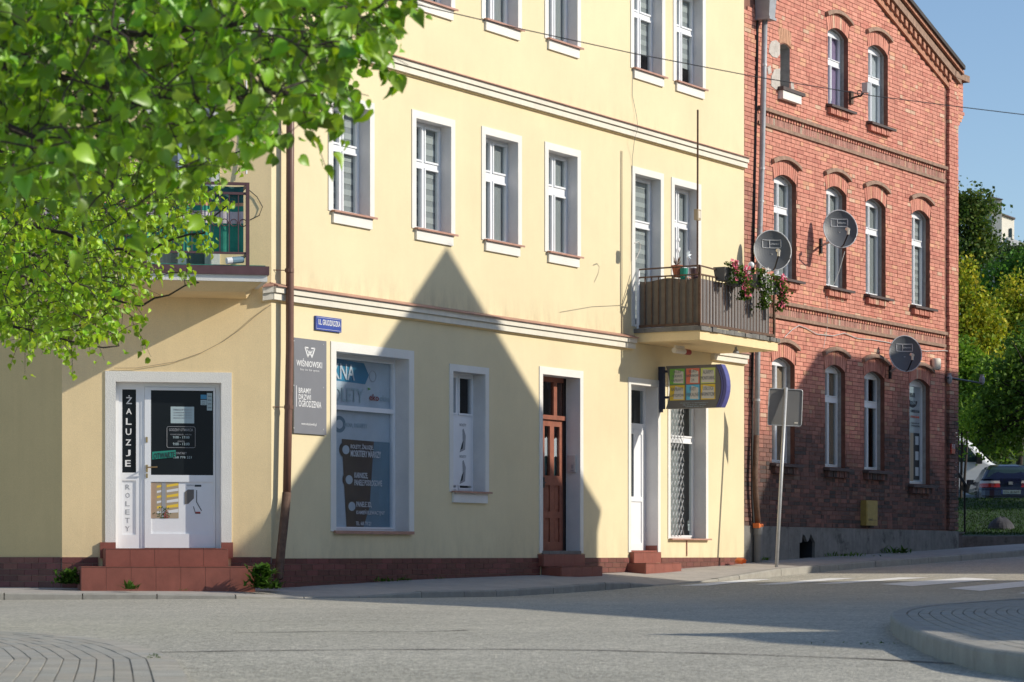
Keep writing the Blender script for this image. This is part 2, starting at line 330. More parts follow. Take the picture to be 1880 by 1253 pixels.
# road: pale worn asphalt with aggregate speckle, patches and thin cracks
def road_mat():
    m = mat('worn_asphalt', (.40,.375,.31), .88, var=.10, vs=.45, fine=.30, fs=62, bump=.5, bs=70); nt = m.node_tree; L = nt.links
    p = nt.nodes['Principled BSDF']; src = p.inputs['Base Color'].links[0].from_socket
    geo = node(nt, 'ShaderNodeNewGeometry')
    for sc_, lo, hi in ((70, .60, 1.5), (28, .86, 1.16), (6, .95, 1.05)):      # aggregate speckle at several sizes
        v = node(nt, 'ShaderNodeTexVoronoi'); v.inputs['Scale'].default_value = sc_; L.new(geo.outputs['Position'], v.inputs['Vector'])
        mr = node(nt, 'ShaderNodeMapRange'); mr.inputs[3].default_value = lo; mr.inputs[4].default_value = hi
        sep = node(nt, 'ShaderNodeSeparateColor'); L.new(v.outputs['Color'], sep.inputs[0]); L.new(sep.outputs[0], mr.inputs[0])
        s = node(nt, 'ShaderNodeVectorMath', operation='SCALE'); L.new(src, s.inputs[0]); L.new(mr.outputs[0], s.inputs['Scale']); src = s.outputs[0]
    L.new(src, p.inputs['Base Color'])
    return m
M['road'] = road_mat()
M['roadpaint'] = mat('worn_road_paint', (.80,.80,.78), .8, var=.10, vs=5, fine=.12, fs=60, dirt=((.3,.29,.27), 7, .66))

# ------------------------------------------------------------------ text
_fonts = {}
def text_mesh(s, name, m, sp=1.0, bold=0.0, align='LEFT'):
    cu = bpy.data.curves.new('lettering', 'FONT'); cu.body = s; cu.size = 1; cu.extrude = .004; cu.offset = bold; cu.resolution_u = 2; cu.space_character = sp; cu.align_x = align
    o = bpy.data.objects.new('lettering', cu); COL.objects.link(o)
    dg = bpy.context.evaluated_depsgraph_get(); me = bpy.data.meshes.new_from_object(o.evaluated_get(dg))
    bpy.data.objects.remove(o); bpy.data.curves.remove(cu)
    me.name = name; me.materials.clear(); me.materials.append(m); return me
def text(parent, F, s, x0, x1, z0, z1, y, m, name='lettering', bold=0.0, sp=1.0, tilt=0.0, thick=.002):
    bold *= .45
    """lettering stretched to the box x0..x1, z0..z1 on the plane y of frame F, facing -y"""
    me = text_mesh(s, name, m, sp, bold); n = len(me.vertices)
    if n == 0: return None
    a = np.empty(n*3); me.vertices.foreach_get('co', a); a = a.reshape(-1, 3)
    lo, hi = a.min(0), a.max(0); d = np.maximum(hi-lo, 1e-6)
    u, v = (a[:,0]-lo[0])/d[0], (a[:,1]-lo[1])/d[1]
    out = np.stack([(u-.5)*(x1-x0), -(a[:,2]-lo[2])/d[2]*thick, (v-.5)*(z1-z0)+ (u-.5)*tilt*(x1-x0)], 1)
    me.vertices.foreach_set('co', out.ravel()); me.update()
    return place(name, me, parent, T(F, (x0+x1)/2, y, (z0+z1)/2))
# ------------------------------------------------------------------ setting: ground, road, pavement, islands, crossing
def fm(t, d, z): return FM @ Vector((t, -d, z))      # main-front coordinates: along, out from the wall, up
m = MB(); m.face([(-700,-300,-1.3),(900,-300,-1.3),(900,1200,-1.3),(-700,1200,-1.3)])
m.build('ground', M['soil'], kind='structure')
m = MB(); ts = [p[0] for p in RP]; ts = sorted(set([-90]+ts+[110]))
for a, b in zip(ts, ts[1:]):
    m.face([fm(a,70,pl(a,RP)), fm(b,70,pl(b,RP)), fm(b,-45,pl(b,RP)), fm(a,-45,pl(a,RP))])
road = m.build('road', M['road'], kind='structure')
# crossing stripes (worn paint, each one a part of the road)
for q in ([(1244,1076.5),(1300,1076),(1418,1064.3),(1375,1064.3)], [(1385,1074.5),(1436,1074),(1572,1062.2),(1524,1062.2)], [(1490,1073.4),(1545,1072.2),(1706,1061.2),(1650,1061)],
          [(1615,1073.2),(1675,1077.4),(1831,1064.4),(1771,1061.4)], [(1740,1081),(1800,1086),(1960,1070),(1897,1066.5)], [(1868,1090),(1935,1095),(2090,1077),(2030,1072)]):
    mb = MB(); P = [on_road(*p) for p in q]; n = 6
    for i in range(n):
        a, b = i/n, (i+1)/n
        def e(f, s): p = P[0].lerp(P[3], f) if s == 0 else P[1].lerp(P[2], f); return (p.x, p.y, R_(p.x, p.y)+.005)
        mb.face([e(a,0), e(a,1), e(b,1), e(b,0)])
    mb.build('crossing_stripe', M['roadpaint'], road)
# street kerb: (x, y, top)
KP = []
def kp(px, yb, yt, Y=None, d=None):
    if d is not None:
        x, z = at(FM, px, yt, -d); p = FM @ Vector((x, -d, z)); KP.append((p.x, p.y, p.z))
    else: KP.append(((px-CX)/FPX*Y, Y, (HY-yt)/FPX*Y))
KP.append((-16, 31.9, -.45)); kp(-200,0,1086.5,Y=32.7); kp(-60,0,1087.5,Y=33.0); kp(40,0,1088.5,Y=33.15); kp(120,0,1089.3,Y=33.25); kp(250,0,1090,Y=33.4); kp(400,0,1091,Y=33.55); kp(500,0,1094.5,Y=33.7); kp(560,0,1097,Y=33.95)
kp(640,0,1097,Y=34.4); kp(700,0,1090,Y=34.9)
for px, yt, d in ((760,1086,1.88),(940,1083,1.88),(1135,1068,1.75),(1200,1075,1.65),(1300,1066,1.5),(1385,1052,1.4),(1425,1045,1.33),(1565,1033,1.3),(1720,1021.5,1.3)): kp(px, 0, yt, d=d)
for t in (24, 28, 32, 40, 55): p = fm(t, 1.3, pl(t, RP)+.12); KP.append(tuple(p))
# resample the kerb into stones of about 0.8 m
KP = [Vector(p) for p in KP]; dens = [KP[0]]
for a, b in zip(KP, KP[1:]):
    n = max(1, int((b-a).length/.2))
    dens += [a.lerp(b, i/n) for i in range(1, n+1)]
for _ in range(3): dens = [dens[0]]+[(dens[i-1]+dens[i]*2+dens[i+1])/4 for i in range(1, len(dens)-1)]+[dens[-1]]
stones = [dens[0]]; acc = 0
for a, b in zip(dens, dens[1:]):
    acc += (b-a).length
    if acc > .8: stones.append(b); acc = 0
wallpath = [Vector((*(FL @ Vector((-8,0,0))).xy, 0)), Vector((*C0, 0)), Vector((*C1, 0))]+[fm(t,0,0) for t in (2,4,6,8,10,12,13.4,16,20,23.5,28,34,40,60)]
def near_wall(p):
    best = None
    for a, b in zip(wallpath, wallpath[1:]):
        u = b-a; u.z = 0; k = max(0, min(1, (Vector((p.x,p.y,0))-a).dot(u)/u.length_squared)); q = a+u*k; dd = (q-Vector((p.x,p.y,0))).length
        if best is None or dd < best[0]: best = (dd, q)
    return best[1]
m = MB(); rows = []
for i, p in enumerate(stones):
    t = (stones[min(i+1,len(stones)-1)]-stones[max(i-1,0)]); n = Vector((-t.y, t.x, 0)).normalized()
    rows.append((p, n))
pav = []
for p, n in rows:
    back = p+n*.13; q = near_wall(back); q = q-(q-Vector((back.x,back.y,0))).normalized()*-.12
    zq = B_(q.x, q.y); mid = (Vector((back.x,back.y,0))+q)/2
    pav.append([(back.x,back.y,back.z-.006), (mid.x,mid.y,(back.z-.006+zq)/2+.004), (q.x,q.y,zq)])
for a, b in zip(pav, pav[1:]):
    for k in range(2): m.face([a[k], b[k], b[k+1], a[k+1]])
pavement = m.build('pavement', M['pave'], smooth=True, kind='structure')
for (a, na), (b, nb) in zip(rows, rows[1:]):
    u = (b-a).normalized(); g = .007; a2, b2 = a+u*g, b-u*g; mb = MB(); r = .018
    jz = random.uniform(-.004,.004); jo = random.uniform(-.006,.006)
    prof = [(jo-.0,-.35),(jo,-r),(jo+r,0),(.135,0),(.135,-.35)]
    ra = [a2+na*o+Vector((0,0,h+jz)) for o, h in prof]; rb = [b2+nb*o+Vector((0,0,h+jz)) for o, h in prof]; k = len(prof)
    for i in range(k): mb.face([ra[i], rb[i], rb[(i+1)%k], ra[(i+1)%k]][::-1])
    mb.face(ra); mb.face(rb[::-1])
    mb.build('kerb_stone', M['kerb'], pavement)
m = MB()
for (a, na), (b, nb) in zip(rows, rows[1:]):     # mortar bed in the kerb joints
    m.face([a+na*.02+Vector((0,0,-.4)), b+nb*.02+Vector((0,0,-.4)), b+nb*.02+Vector((0,0,-.03)), a+na*.02+Vector((0,0,-.03))])
m.build('kerb_bedding', M['joint'], pavement)

def shade(base=1.0, s=.08, warm=.03):
    k = base*random.uniform(1-s, 1+s); w_ = random.uniform(-warm, warm); return (k*(1+w_), k, k*(1-w_))
# flush paved corner near the camera: rows of blocks that repeat one curved line
OUT = [on_road(*p) for p in ((-260,1152),(-60,1159),(20,1164),(70,1168),(100,1170.5),(150,1177),(200,1187),(230,1197),(252,1206.5),(268,1214),(272,1224),(276,1235),(281,1253),(292,1300))]
def dens_line(P, step):
    out = [P[0]]
    for a, b in zip(P, P[1:]):
        n = max(1, round((b-a).length/step)); out += [a.lerp(b, i/n) for i in range(1, n+1)]
    return out
LINE = dens_line(OUT, .33)
m = MB(); poly = [(p.x+.155, p.y) for p in LINE]+[(p.x-2.6, p.y) for p in reversed(LINE)]
m.zprism(poly, lambda x, y: R_(x,y)-.05, lambda x, y: R_(x,y)+.006)
corner = m.build('paved_corner', M['joint'], kind='structure')
WB = .0865
def block(P0, P1, off0, off1, z, col, parent, mt, g=.006, name='paving_block'):
    u = (P1-P0); u.z = 0; u = u.normalized()*g
    a, b, c, d = P0+off0+u, P1+off0-u, P1+off1-u, P0+off1+u
    s = (off1-off0).normalized()*g; a, b, c, d = a+s, b+s, c-s, d-s
    mb = MB(); tz = lambda p, h: (p.x, p.y, R_(p.x, p.y)+h)
    j = random.uniform(-.0015,.0015); e = .004
    ctr = (a+b+c+d)/4; ins = lambda p: p+(ctr-p).normalized()*e
    base = [tz(p, 0) for p in (a,b,c,d)]; mid = [tz(p, z+j-e) for p in (a,b,c,d)]; top = [tz(ins(p), z+j) for p in (a,b,c,d)]
    flip = ((b-a).cross(d-a)).z < 0
    for lo, hi in ((base, mid), (mid, top)):
        for i in range(4):
            q = [lo[i], lo[(i+1)%4], hi[(i+1)%4], hi[i]]; mb.face(q[::-1] if flip else q, 0, col)
    mb.face(top[::-1] if flip else top, 0, col)
    mb.build(name, mt, parent)
for k in range(-1, 16):
    W0 = WB*k if k >= 0 else -.16; W1 = WB*(k+1) if k >= 0 else 0
    for i in range(0 if k % 2 else 0, len(LINE)-1):
        P0, P1 = LINE[i], LINE[i+1]
        px = CX+FPX*(P0.x-W1)/P0.y
        if P1.y < 11.4 or px < -120: continue
        block(P0, P1, Vector((-W0,0,0)), Vector((-W1,0,0)), .011, shade(1.02 if k >= 0 else 1.12, .05), corner, M['paver'], g=.0032)
# raised traffic island across the road
TOP = [(2200,1225),(2050,1214),(1880,1199),(1800,1190),(1730,1173),(1690,1160),(1660,1147.5),(1643,1138),(1636,1131),(1634,1126.5),(1638,1122.5),(1650,1118),(1675,1113.5),(1710,1109.5),(1760,1106),(1880,1098),(2050,1089),(2200,1082)]
HI = .115
LI = [on_road(px, py, HI) for px, py in TOP]
LI = dens_line(LI, .1)
for _ in range(4): LI = [LI[0]]+[(LI[i-1]+LI[i]*2+LI[i+1])/4 for i in range(1,len(LI)-1)]+[LI[-1]]
m = MB(); cx_ = [(p.x, p.y) for p in LI]
inner = []
for i, p in enumerate(LI):
    t = LI[min(i+1,len(LI)-1)]-LI[max(i-1,0)]; n = Vector((t.y, -t.x, 0)).normalized(); inner.append((p, n))
m.zprism([(p.x+n.x*.05, p.y+n.y*.05) for p, n in inner], lambda x, y: R_(x,y)-.1, lambda x, y: R_(x,y)+HI-.018)
island = m.build('traffic_island', M['joint'], kind='structure')
def stone_run(pts, parent, L=.75, wd=.12):
    idx = [0]; acc = 0
    for i in range(1, len(pts)):
        acc += (pts[i][0]-pts[i-1][0]).length
        if acc > L or i == len(pts)-1: idx.append(i); acc = 0
    for i0, i1 in zip(idx, idx[1:]):
        mb = MB(); seg = pts[i0:i1+1]; r = .02; rings = []
        for j, (p, n) in enumerate(seg):
            q = p
            if j == 0: q = p+(seg[1][0]-p).normalized()*.004
            if j == len(seg)-1: q = p-(p-seg[-2][0]).normalized()*.004
            z = R_(p.x, p.y)
            rings.append([Vector((q.x+n.x*o, q.y+n.y*o, z+h)) for o, h in ((0,-.12),(0,HI-r),(r*.4,HI-r*.3),(r*1.2,HI),(wd,HI),(wd,-.1))])
        for a, b in zip(rings, rings[1:]):
            for i in range(6): mb.face([a[i], b[i], b[(i+1)%6], a[(i+1)%6]])
        mb.face(rings[0][::-1]); mb.face(rings[-1])
        mb.build('kerb_stone', M['kerb'], parent)
stone_run(inner, island)
IN = [p+n*.125 for p, n in inner]; nose = min(range(len(IN)), key=lambda i: IN[i].x)
base = dens_line([IN[i] for i in range(0, len(IN), 2)], .21)
nb = 0
for k in range(26):
    off0, off1 = Vector((.085*k,0,0)), Vector((.085*(k+1),0,0))
    for i in range(len(base)-1):
        P0, P1 = base[i], base[i+1]
        px = CX+FPX*(P0.x+off0.x)/P0.y
        if px > 1915: continue
        # a row ends where it would cross the kerb on its other flank
        block(P0, P1, off0, off1, HI-.004+.0005*random.random(), shade(1.0, .06), island, M['paver'], g=.0038); nb += 1
print('island blocks', nb)

# sealed seam across the carriageway, a gully cover and small litter
M['seam'] = mat('bitumen_seam', (.13,.12,.11), .8, var=.3, vs=30)
def seam(pts, w_, name='road_seam'):
    P = dens_line([on_road(*p) for p in pts], .25); rg = random.Random(8); mb = MB()
    for i, (a, b) in enumerate(zip(P, P[1:])):
        n = Vector((-(b-a).y, (b-a).x, 0)).normalized()
        if i == 0: wa = w_*.6
        wb = w_*rg.uniform(.45,1.25); mb.face([(a.x-n.x*wa,a.y-n.y*wa,R_(a.x,a.y)+.004),(b.x-n.x*wb,b.y-n.y*wb,R_(b.x,b.y)+.004),(b.x+n.x*wb,b.y+n.y*wb,R_(b.x,b.y)+.004),(a.x+n.x*wa,a.y+n.y*wa,R_(a.x,a.y)+.004)]); wa = wb
    mb.build(name, M['seam'], road)
seam([(262,1199),(470,1195.5),(700,1193.5),(940,1193),(1100,1195),(1300,1200.5),(1410,1204),(1600,1211),(1900,1228)], .035)
seam([(420,1163),(620,1160),(760,1161),(860,1158)], .03)
# ------------------------------------------------------------------ yellow corner house
TE = X_(1366)                                        # right end of the yellow front
TOPZ = 11.4
house = thing('yellow_corner_house', 'pale yellow rendered three storey corner house with white window surrounds', 'house', T(FM,0,0,0))
def rectpoly(x0, x1, z0, z1): return [(x0,z0),(x1,z0),(x1,z1),(x0,z1)]
HM, HC = [], []                                      # wall openings (main, chamfer)
def ring(mb, x0, x1, z0, z1, w_, y0, y1, mi=0, wb=None, wt=None):
    wb = w_ if wb is None else wb; wt = w_ if wt is None else wt
    mb.box(x0, x0+w_, y0, y1, z0, z1, mi); mb.box(x1-w_, x1, y0, y1, z0, z1, mi)
    mb.box(x0+w_, x1-w_, y0, y1, z0, z0+wb, mi); mb.box(x0+w_, x1-w_, y0, y1, z1-wt, z1, mi)
def quad_reveal(mb, x0, x1, z0, z1, ya, yb, bottom=True):
    mb.face([(x0,ya,z0),(x0,yb,z0),(x0,yb,z1),(x0,ya,z1)][::-1]); mb.face([(x1,ya,z0),(x1,yb,z0),(x1,yb,z1),(x1,ya,z1)])
    mb.face([(x0,ya,z1),(x1,ya,z1),(x1,yb,z1),(x0,yb,z1)][::-1])
    if bottom: mb.face([(x0,ya,z0),(x1,ya,z0),(x1,yb,z0),(x0,yb,z0)])
def blind(parent, F, x0, x1, z0, z1, y, kind):
    mb = MB()
    if kind == 'bands':
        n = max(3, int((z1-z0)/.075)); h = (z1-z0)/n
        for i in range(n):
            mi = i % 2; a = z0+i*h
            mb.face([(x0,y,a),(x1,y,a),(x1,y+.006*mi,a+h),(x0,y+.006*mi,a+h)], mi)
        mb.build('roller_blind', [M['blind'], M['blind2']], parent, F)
    elif kind in ('net', 'violet', 'tan', 'mid'):
        n = 26; pts = []
        for i in range(n+1):
            x = x0+(x1-x0)*i/n; pts.append((x, y+.005*math.sin(i*1.9)+.004*math.sin(i*.7)))
        for (a, ya), (b, yb) in zip(pts, pts[1:]): mb.face([(a,ya,z0),(b,yb,z0),(b,yb,z1),(a,ya,z1)])
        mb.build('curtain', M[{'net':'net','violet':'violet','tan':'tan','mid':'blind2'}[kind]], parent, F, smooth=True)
def window(F, x0, x1, z0, z1, dep=.17, cols=2, tr=.38, blinds=None, sur=.11, sill=True, apron=True, holes=None, mat_='pvc', mull=.05, tw_=.034, sash_=.027, glass='glass', name='window', reveal=True, surb=False, wide=None):
    holes.append(rectpoly(x0, x1, z0, z1))
    mb = MB(); ring(mb, x0, x1, z0, z1, .038, dep, dep+.07)
    xm = (x0+x1)/2; xs = [(x0+.038, x1-.038)]
    if cols == 2: xs = [(x0+.038, xm-mull/2), (xm+mull/2, x1-.038)]; mb.box(xm-mull/2, xm+mull/2, dep+.003, dep+.067, z0+.038, z1-.038)
    zs = [(z0+.038, z1-.038)]
    if tr:
        zt = z1-tr*(z1-z0); zs = [(z0+.038, zt-tw_), (zt+tw_, z1-.038)]
        for a, b in xs: mb.box(a, b, dep+.004, dep+.066, zt-tw_, zt+tw_)
    wo = mb.build(name, M[mat_], house, F, origin=(x0, dep, z0))
    for ia, (a, b) in enumerate(xs):
        for ib, (c, d) in enumerate(zs):
            s_ = MB(); ring(s_, a+.002, b-.002, c+.002, d-.002, sash_, dep-.012, dep+.05); s_.build('sash', M[mat_], wo, F)
            p_ = MB(); p_.box(a+.015, b-.015, dep+.018, dep+.024, c+.02, d-.02); p_.build('pane', M[glass], wo, F)
    if reveal:
        r_ = MB(); quad_reveal(r_, x0, x1, z0, z1, .004, dep+.002); r_.build('reveal', M['reveal'], wo, F)
    if sur:
        s_ = MB(); zb = z0 if not surb else z0-sur
        s_.box(x0-sur, x0, -.014, .004, zb, z1+sur); s_.box(x1, x1+sur, -.0142, .004, zb, z1+sur); s_.box(x0, x1, -.0138, .004, z1, z1+sur)
        s_.build('surround', M['white'], wo, F)
    if sill:
        s_ = MB(); s_.box(x0-.05, x1+.10, -.075, dep+.01, z0-.006, z0+.012); s_.box(x0-.05, x1+.10, -.0755, -.06, z0-.014, z0-.004); s_.build('sill', M['sillred'], wo, F)
    if apron:
        s_ = MB(); s_.box(x0-.02, x1+.03, -.035, .003, z0-.155, z0-.008); s_.build('apron', M['white'], wo, F)
    if blinds:
        for k, (c, d) in enumerate(zs):
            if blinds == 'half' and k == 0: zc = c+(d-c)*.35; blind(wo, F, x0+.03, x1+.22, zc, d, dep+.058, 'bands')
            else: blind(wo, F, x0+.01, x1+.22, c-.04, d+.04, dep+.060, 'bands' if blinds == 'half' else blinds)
    return wo
def wpx(xl, xr, yt, yb, F=FM):                        # yt, yb: opening top and sill at the left edge
    x0, x1 = X_(xl,0,F), X_(xr,0,F); return x0, x1, Z_(xl,yb,0,F), Z_(xl,yt,0,F)
# first floor row
W1 = wpx(610.5,678,186,388); W2 = wpx(763,827,217,420); W3 = wpx(890.5,950,247,441); W4 = wpx(1006,1059,275,463)
window(FM, *W1, blinds='bands', holes=HM); window(FM, *W2, blinds='bands', holes=HM)
window(FM, *W3, blinds='mid', holes=HM, tr=.36, dep=.171, tw_=.055); window(FM, *W4, blinds='mid', holes=HM, tr=.36, tw_=.055)
# top row (heads mostly above the picture)
hgt = W2[3]-W2[2]
for W, ysill, xl, bl in ((W1,-36,610.5,'bands'),(W2,-1,768,'mid'),(W3,37,892.5,'mid'),(W4,72,1006,'mid')):
    z0 = Z_(xl, ysill); window(FM, W[0], W[1], z0, z0+hgt, blinds=bl, holes=HM)
a = wpx(1163,1214.5,-60,126); window(FM, a[0], a[1], a[2], a[2]+hgt, blinds='half', holes=HM)
a = wpx(1241,1289,0,150); window(FM, a[0], a[1], a[2], a[2]+hgt, blinds='half', holes=HM)
# balcony door and the window beside it
a = wpx(1165,1212,318.5,600); BD = window(FM, a[0], a[1], a[2], a[3], blinds='bands', holes=HM, tr=.31, cols=1, sill=False, apron=False, name='balcony_door')
a = wpx(1237.5,1281,339,506); window(FM, a[0], a[1], a[2], a[3], blinds='mid', holes=HM, tr=.4)
# shop window with printed films
x0, x1, z0, z1 = SW = wpx(616,750,645,976)
sh = window(FM, x0, x1, z0, z1, dep=.22, cols=1, tr=None, holes=HM, sur=.125, sill=False, apron=False, glass='shopglass', name='shop_window')
yf = .275
def zf(py, px=616): return Z_(px, py, .22)
def xf(px): return X_(px, .22)
zt0, zt1 = zf(752), zf(743.5)
m = MB(); m.box(x0+.05, x1-.05, .205, .285, zt0, zt1); m.build('transom', M['pvc'], sh, FM)
m = MB(); m.box(x0-.06, x1+.08, -.05, .225, z0-.012, z0+.012); m.box(x0-.06, x1+.08, -.0505, -.035, z0-.03, z0-.01); m.build('sill', M['sillred'], sh, FM)
def film(poly, mt, y, name='window_film'):
    mb = MB(); mb.prism(poly, y, y+.0015); return mb.build(name, M[mt], sh, FM)
XL, XR = x0+.045, x1-.05
film(rectpoly(XL, XR, zt1-.01, z1-.045), 'filmpale', yf)
Y2 = yf-.004
film([(XL,zf(697)),(xf(676),zf(700)),(xf(683),zf(682)),(xf(674),zf(661)),(XL,z1-.05)], 'filmblue', Y2)
film(rectpoly(XL, XR, z0+.045, zt0+.01), 'filmpale', yf)
film(rectpoly(xf(652), XR, z0+.05, zf(806)), 'filmteal', Y2)
film([(xf(633),zf(805)),(xf(642),z0+.05),(xf(672),z0+.05),(xf(684),zf(930)),(xf(692),zf(806))], 'filmbrown', Y2-.002)
film(rectpoly(XL, xf(655)-.0, zf(805), zt0-.01), 'filmpale', Y2-.001)
for px, py in ((640,826),(646,881),(651,930),(628,779)):
    cx, cz = X_(px, .22), Z_(px, py, .22)
    for rx, rz, mt, yy in ((.155,.115,'filmbrown' if px != 628 else 'filmteal',-.004), (.085,.062,'filmpale',-.006)):
        mb = MB(); mb.prism([(cx+rx*math.cos(k*math.pi/12), cz+rz*math.sin(k*math.pi/12)) for k in range(24)], Y2+yy-.0015, Y2+yy); mb.build('round_print', M[mt], sh, FM)
Y3 = Y2-.008
def tx(s, pxa, pxb, ya, yb, mt, bold=0.02, sp=1.0, y=None, parent=None):
    xa, xb = xf(pxa), xf(pxb); za, zb = Z_((pxa+pxb)/2, yb, .22), Z_((pxa+pxb)/2, ya, .22)
    text(parent or sh, FM, s, xa, xb, za, zb, y or Y3, M[mt], bold=bold, sp=sp)
tx('KNA', 616.5, 656, 668, 697, 'filmpale', .03); tx('OLETY', 617, 672, 712, 738, 'palepaper', .03)
tx('eko', 683, 700, 724, 736, 'redprint', .02); tx('okna', 702, 720, 726, 738, 'palepaper', .01); tx('OKNA, PARAPETY', 637, 679, 777, 787, 'palepaper', .02)
tx('ROLETY, ŻALUZJE,', 648.5, 690, 815, 827, 'whitepaint', .03, .95); tx('MOSKITIERY MARKIZY', 648.5, 704, 828, 840, 'whitepaint', .03, .95)
tx('KARNISZE,', 655.5, 680, 868, 880, 'whitepaint', .03, .95); tx('PANELE PODŁOGOWE', 655.5, 706, 881.5, 892.5, 'whitepaint', .03, .95)
tx('PANELE 3D,', 659, 687, 921.5, 933, 'whitepaint', .03, .95); tx('KAMIEŃ ELEWACYJNY', 659, 711, 936, 947, 'whitepaint', .03, .95); tx('TEL.: 668 778 221', 658, 686, 958, 965, 'whitepaint', .02)
cx, cz = X_(689,.22), Z_(689,691,.22); mb = MB()
mb.tube([(cx+.085*math.cos(k*math.pi/10), Y3, cz+.075*math.sin(k*math.pi/10)) for k in range(21)], .003, 4); mb.build('round_print', M['greyprint'], sh, FM)
mb = MB()
for k in range(6): a_ = k*1.05; mb.face([(X_(680,.22)+.02*k/3, Y3, Z_(680,716,.22)), (X_(680,.22)+.02*k/3+.03*math.cos(a_), Y3-.001, Z_(680,716,.22)+.03), (X_(680,.22)+.02*k/3+.035, Y3-.001, Z_(680,716,.22)+.01)])
mb.build('leaf_print', M['greenprint'], sh, FM)
# small window with white printed panel
x0, x1, z0, z1 = wpx(831,890,681.5,903)
sm = window(FM, x0, x1, z0, z1, dep=.2, cols=2, tr=.37, holes=HM, sur=.10, name='window', blinds=None)
m = MB(); m.box(x0+.08, x1-.08, .182, .187, z0+.10, Z_(832,768,.2)); pan = m.build('printed_panel', M['pvc'], sm, FM)
for ya in (787, 845):
    mb = MB(); xq, zq = x0+.50, Z_(845, ya+44, .2); sc_ = (Z_(845, ya, .2)-zq)
    mb.prism([(xq-.02,zq),(xq+.05,zq+.05*sc_),(xq+.13,zq+.12*sc_),(xq+.15,zq+.70*sc_),(xq+.09,zq+sc_),(xq+.06,zq+.95*sc_),(xq+.07,zq+.45*sc_)], .178, .180); mb.build('blind_print', M['greyprint'], sm, FM)
    mb = MB(); mb.prism([(xq+.00,zq+.10*sc_),(xq+.06,zq+.16*sc_),(xq+.085,zq+.5*sc_),(xq+.05,zq+.4*sc_)], .1765, .1778); mb.build('blind_print', M['inkdark'], sm, FM)
    text(sm, FM, 'ROLETY', x0+.48, x0+.66, Z_(845,ya-4,.2), Z_(845,ya-9,.2), .178, M['greyprint'])
# brown entrance door
x0, x1, z0, z1 = wpx(995.5,1064,687,1013)
HM.append(rectpoly(x0, x1, z0-.02, z1)); dp = .24
zt = Z_(1000, 770, dp); zt1 = Z_(1000, 762, dp)
XD = lambda px: X_(px, dp)
ml0, ml1 = XD(1017), XD(1023); fr0 = XD(1034.5)
m = MB(); m.box(x0, x0+.06, dp, dp+.09, z0, z1); m.box(fr0, x1, dp+.045, dp+.09, z0, z1); m.box(x0+.06, fr0, dp, dp+.09, z1-.075, z1); m.box(x0+.06, fr0+.03, dp-.03, dp+.07, zt, zt1); m.box(ml0, ml1, dp+.002, dp+.06, zt1, z1-.075)
ED = m.build('entrance_door', M['wood'], house, FM, origin=(x0, dp, z0))
m = MB(); m.box(fr0+.03, x1-.001, dp+.02, dp+.044, z0, z1); m.build('door_jamb', M['darkwood'], ED, FM)
for a, b in ((x0+.06, ml0), (ml1, fr0)):
    m = MB(); m.box(a, b, dp+.03, dp+.036, zt1, z1-.075); m.build('pane', M['glass'], ED, FM)
zg0, zg1 = Z_(1000, 873, dp), Z_(1000, 782, dp); yb_ = dp+.012; la, lb = x0+.062, fr0-.002
g1a, g1b, g2a, g2b = XD(1001), XD(1011), XD(1018.5), XD(1028.5)
m = MB(); m.box(la, g1a, yb_, yb_+.05, z0+.01, zt-.004); m.box(g2b, lb, yb_, yb_+.05, z0+.01, zt-.004); m.box(g1a, g2b, yb_, yb_+.05, zg1, zt-.004); m.box(g1b, g2a, yb_, yb_+.05, z0+.15, zg1)
m.box(g1a, g2b, yb_+.0002, yb_+.0498, z0+.01, z0+.15)
zp = zg0-.15; zmid = z0+.15+(zp-z0-.15)*.48
for a, b in ((g1a, g1b), (g2a, g2b)):
    m.box(a, b, yb_, yb_+.05, zp, zg0); m.box(a, b, yb_, yb_+.05, zmid-.05, zmid+.05)
    for c, d in ((z0+.15, zmid-.05), (zmid+.05, zp)): m.box(a, b, yb_+.024, yb_+.045, c, d); m.box(a+.025, b-.025, yb_+.010, yb_+.026, c+.04, d-.04)
m.build('door_leaf', M['wood'], ED, FM)
for a, b in ((g1a, g1b), (g2a, g2b)):
    m = MB(); m.box(a-.005, b+.005, yb_+.025, yb_+.031, zg0, zg1); m.build('pane', M['glass'], ED, FM)
    m = MB(); n = 8; zc0, zc1 = zg0+(zg1-zg0)*.38, zg0+(zg1-zg0)*.76
    for i in range(n):
        u0, u1 = a+.0+(b-a+.04)*i/n, a+.0+(b-a+.04)*(i+1)/n; wv = .006*(i % 2)
        m.face([(u0,yb_+.040+wv,zc0-.02*math.sin(i)),(u1,yb_+.046-wv,zc0-.02*math.sin(i+1)),(u1,yb_+.046-wv,zc1),(u0,yb_+.040+wv,zc1+.012*(i % 3))])
    m.build('lace_curtain', M['net'], ED, FM)
    m = MB(); m.box(a-.005, b+.08, yb_+.07, yb_+.08, zg0, zc0+.02); m.build('lower_curtain', M['dgreen_fabric'], ED, FM)
xm = g1a+.02
m = MB(); m.box(xm-.09, xm-.055, dp-.012, dp+.012, z0+.98, z0+1.14); m.tube([(xm-.072,dp-.04,z0+1.06),(xm-.17,dp-.045,z0+1.055)], .009, 6); m.build('door_handle', M['black'], ED, FM)
m = MB(); quad_reveal(m, x0, x1, z0, z1, .004, dp+.002, False); m.build('reveal', M['reveal'], ED, FM)
m = MB(); m.box(x0-.10, x0, -.014, .004, z0-.02, z1+.115); m.box(x1, x1+.10, -.0142, .004, z0-.02, z1+.115); m.box(x0, x1, -.0138, .004, z1, z1+.115); m.build('surround', M['white'], ED, FM)
m = MB(); m.box(x0-.02, x1+.02, -.02, dp+.1, z0-.06, z0+.012); m.build('threshold', M['concrete'], ED, FM)
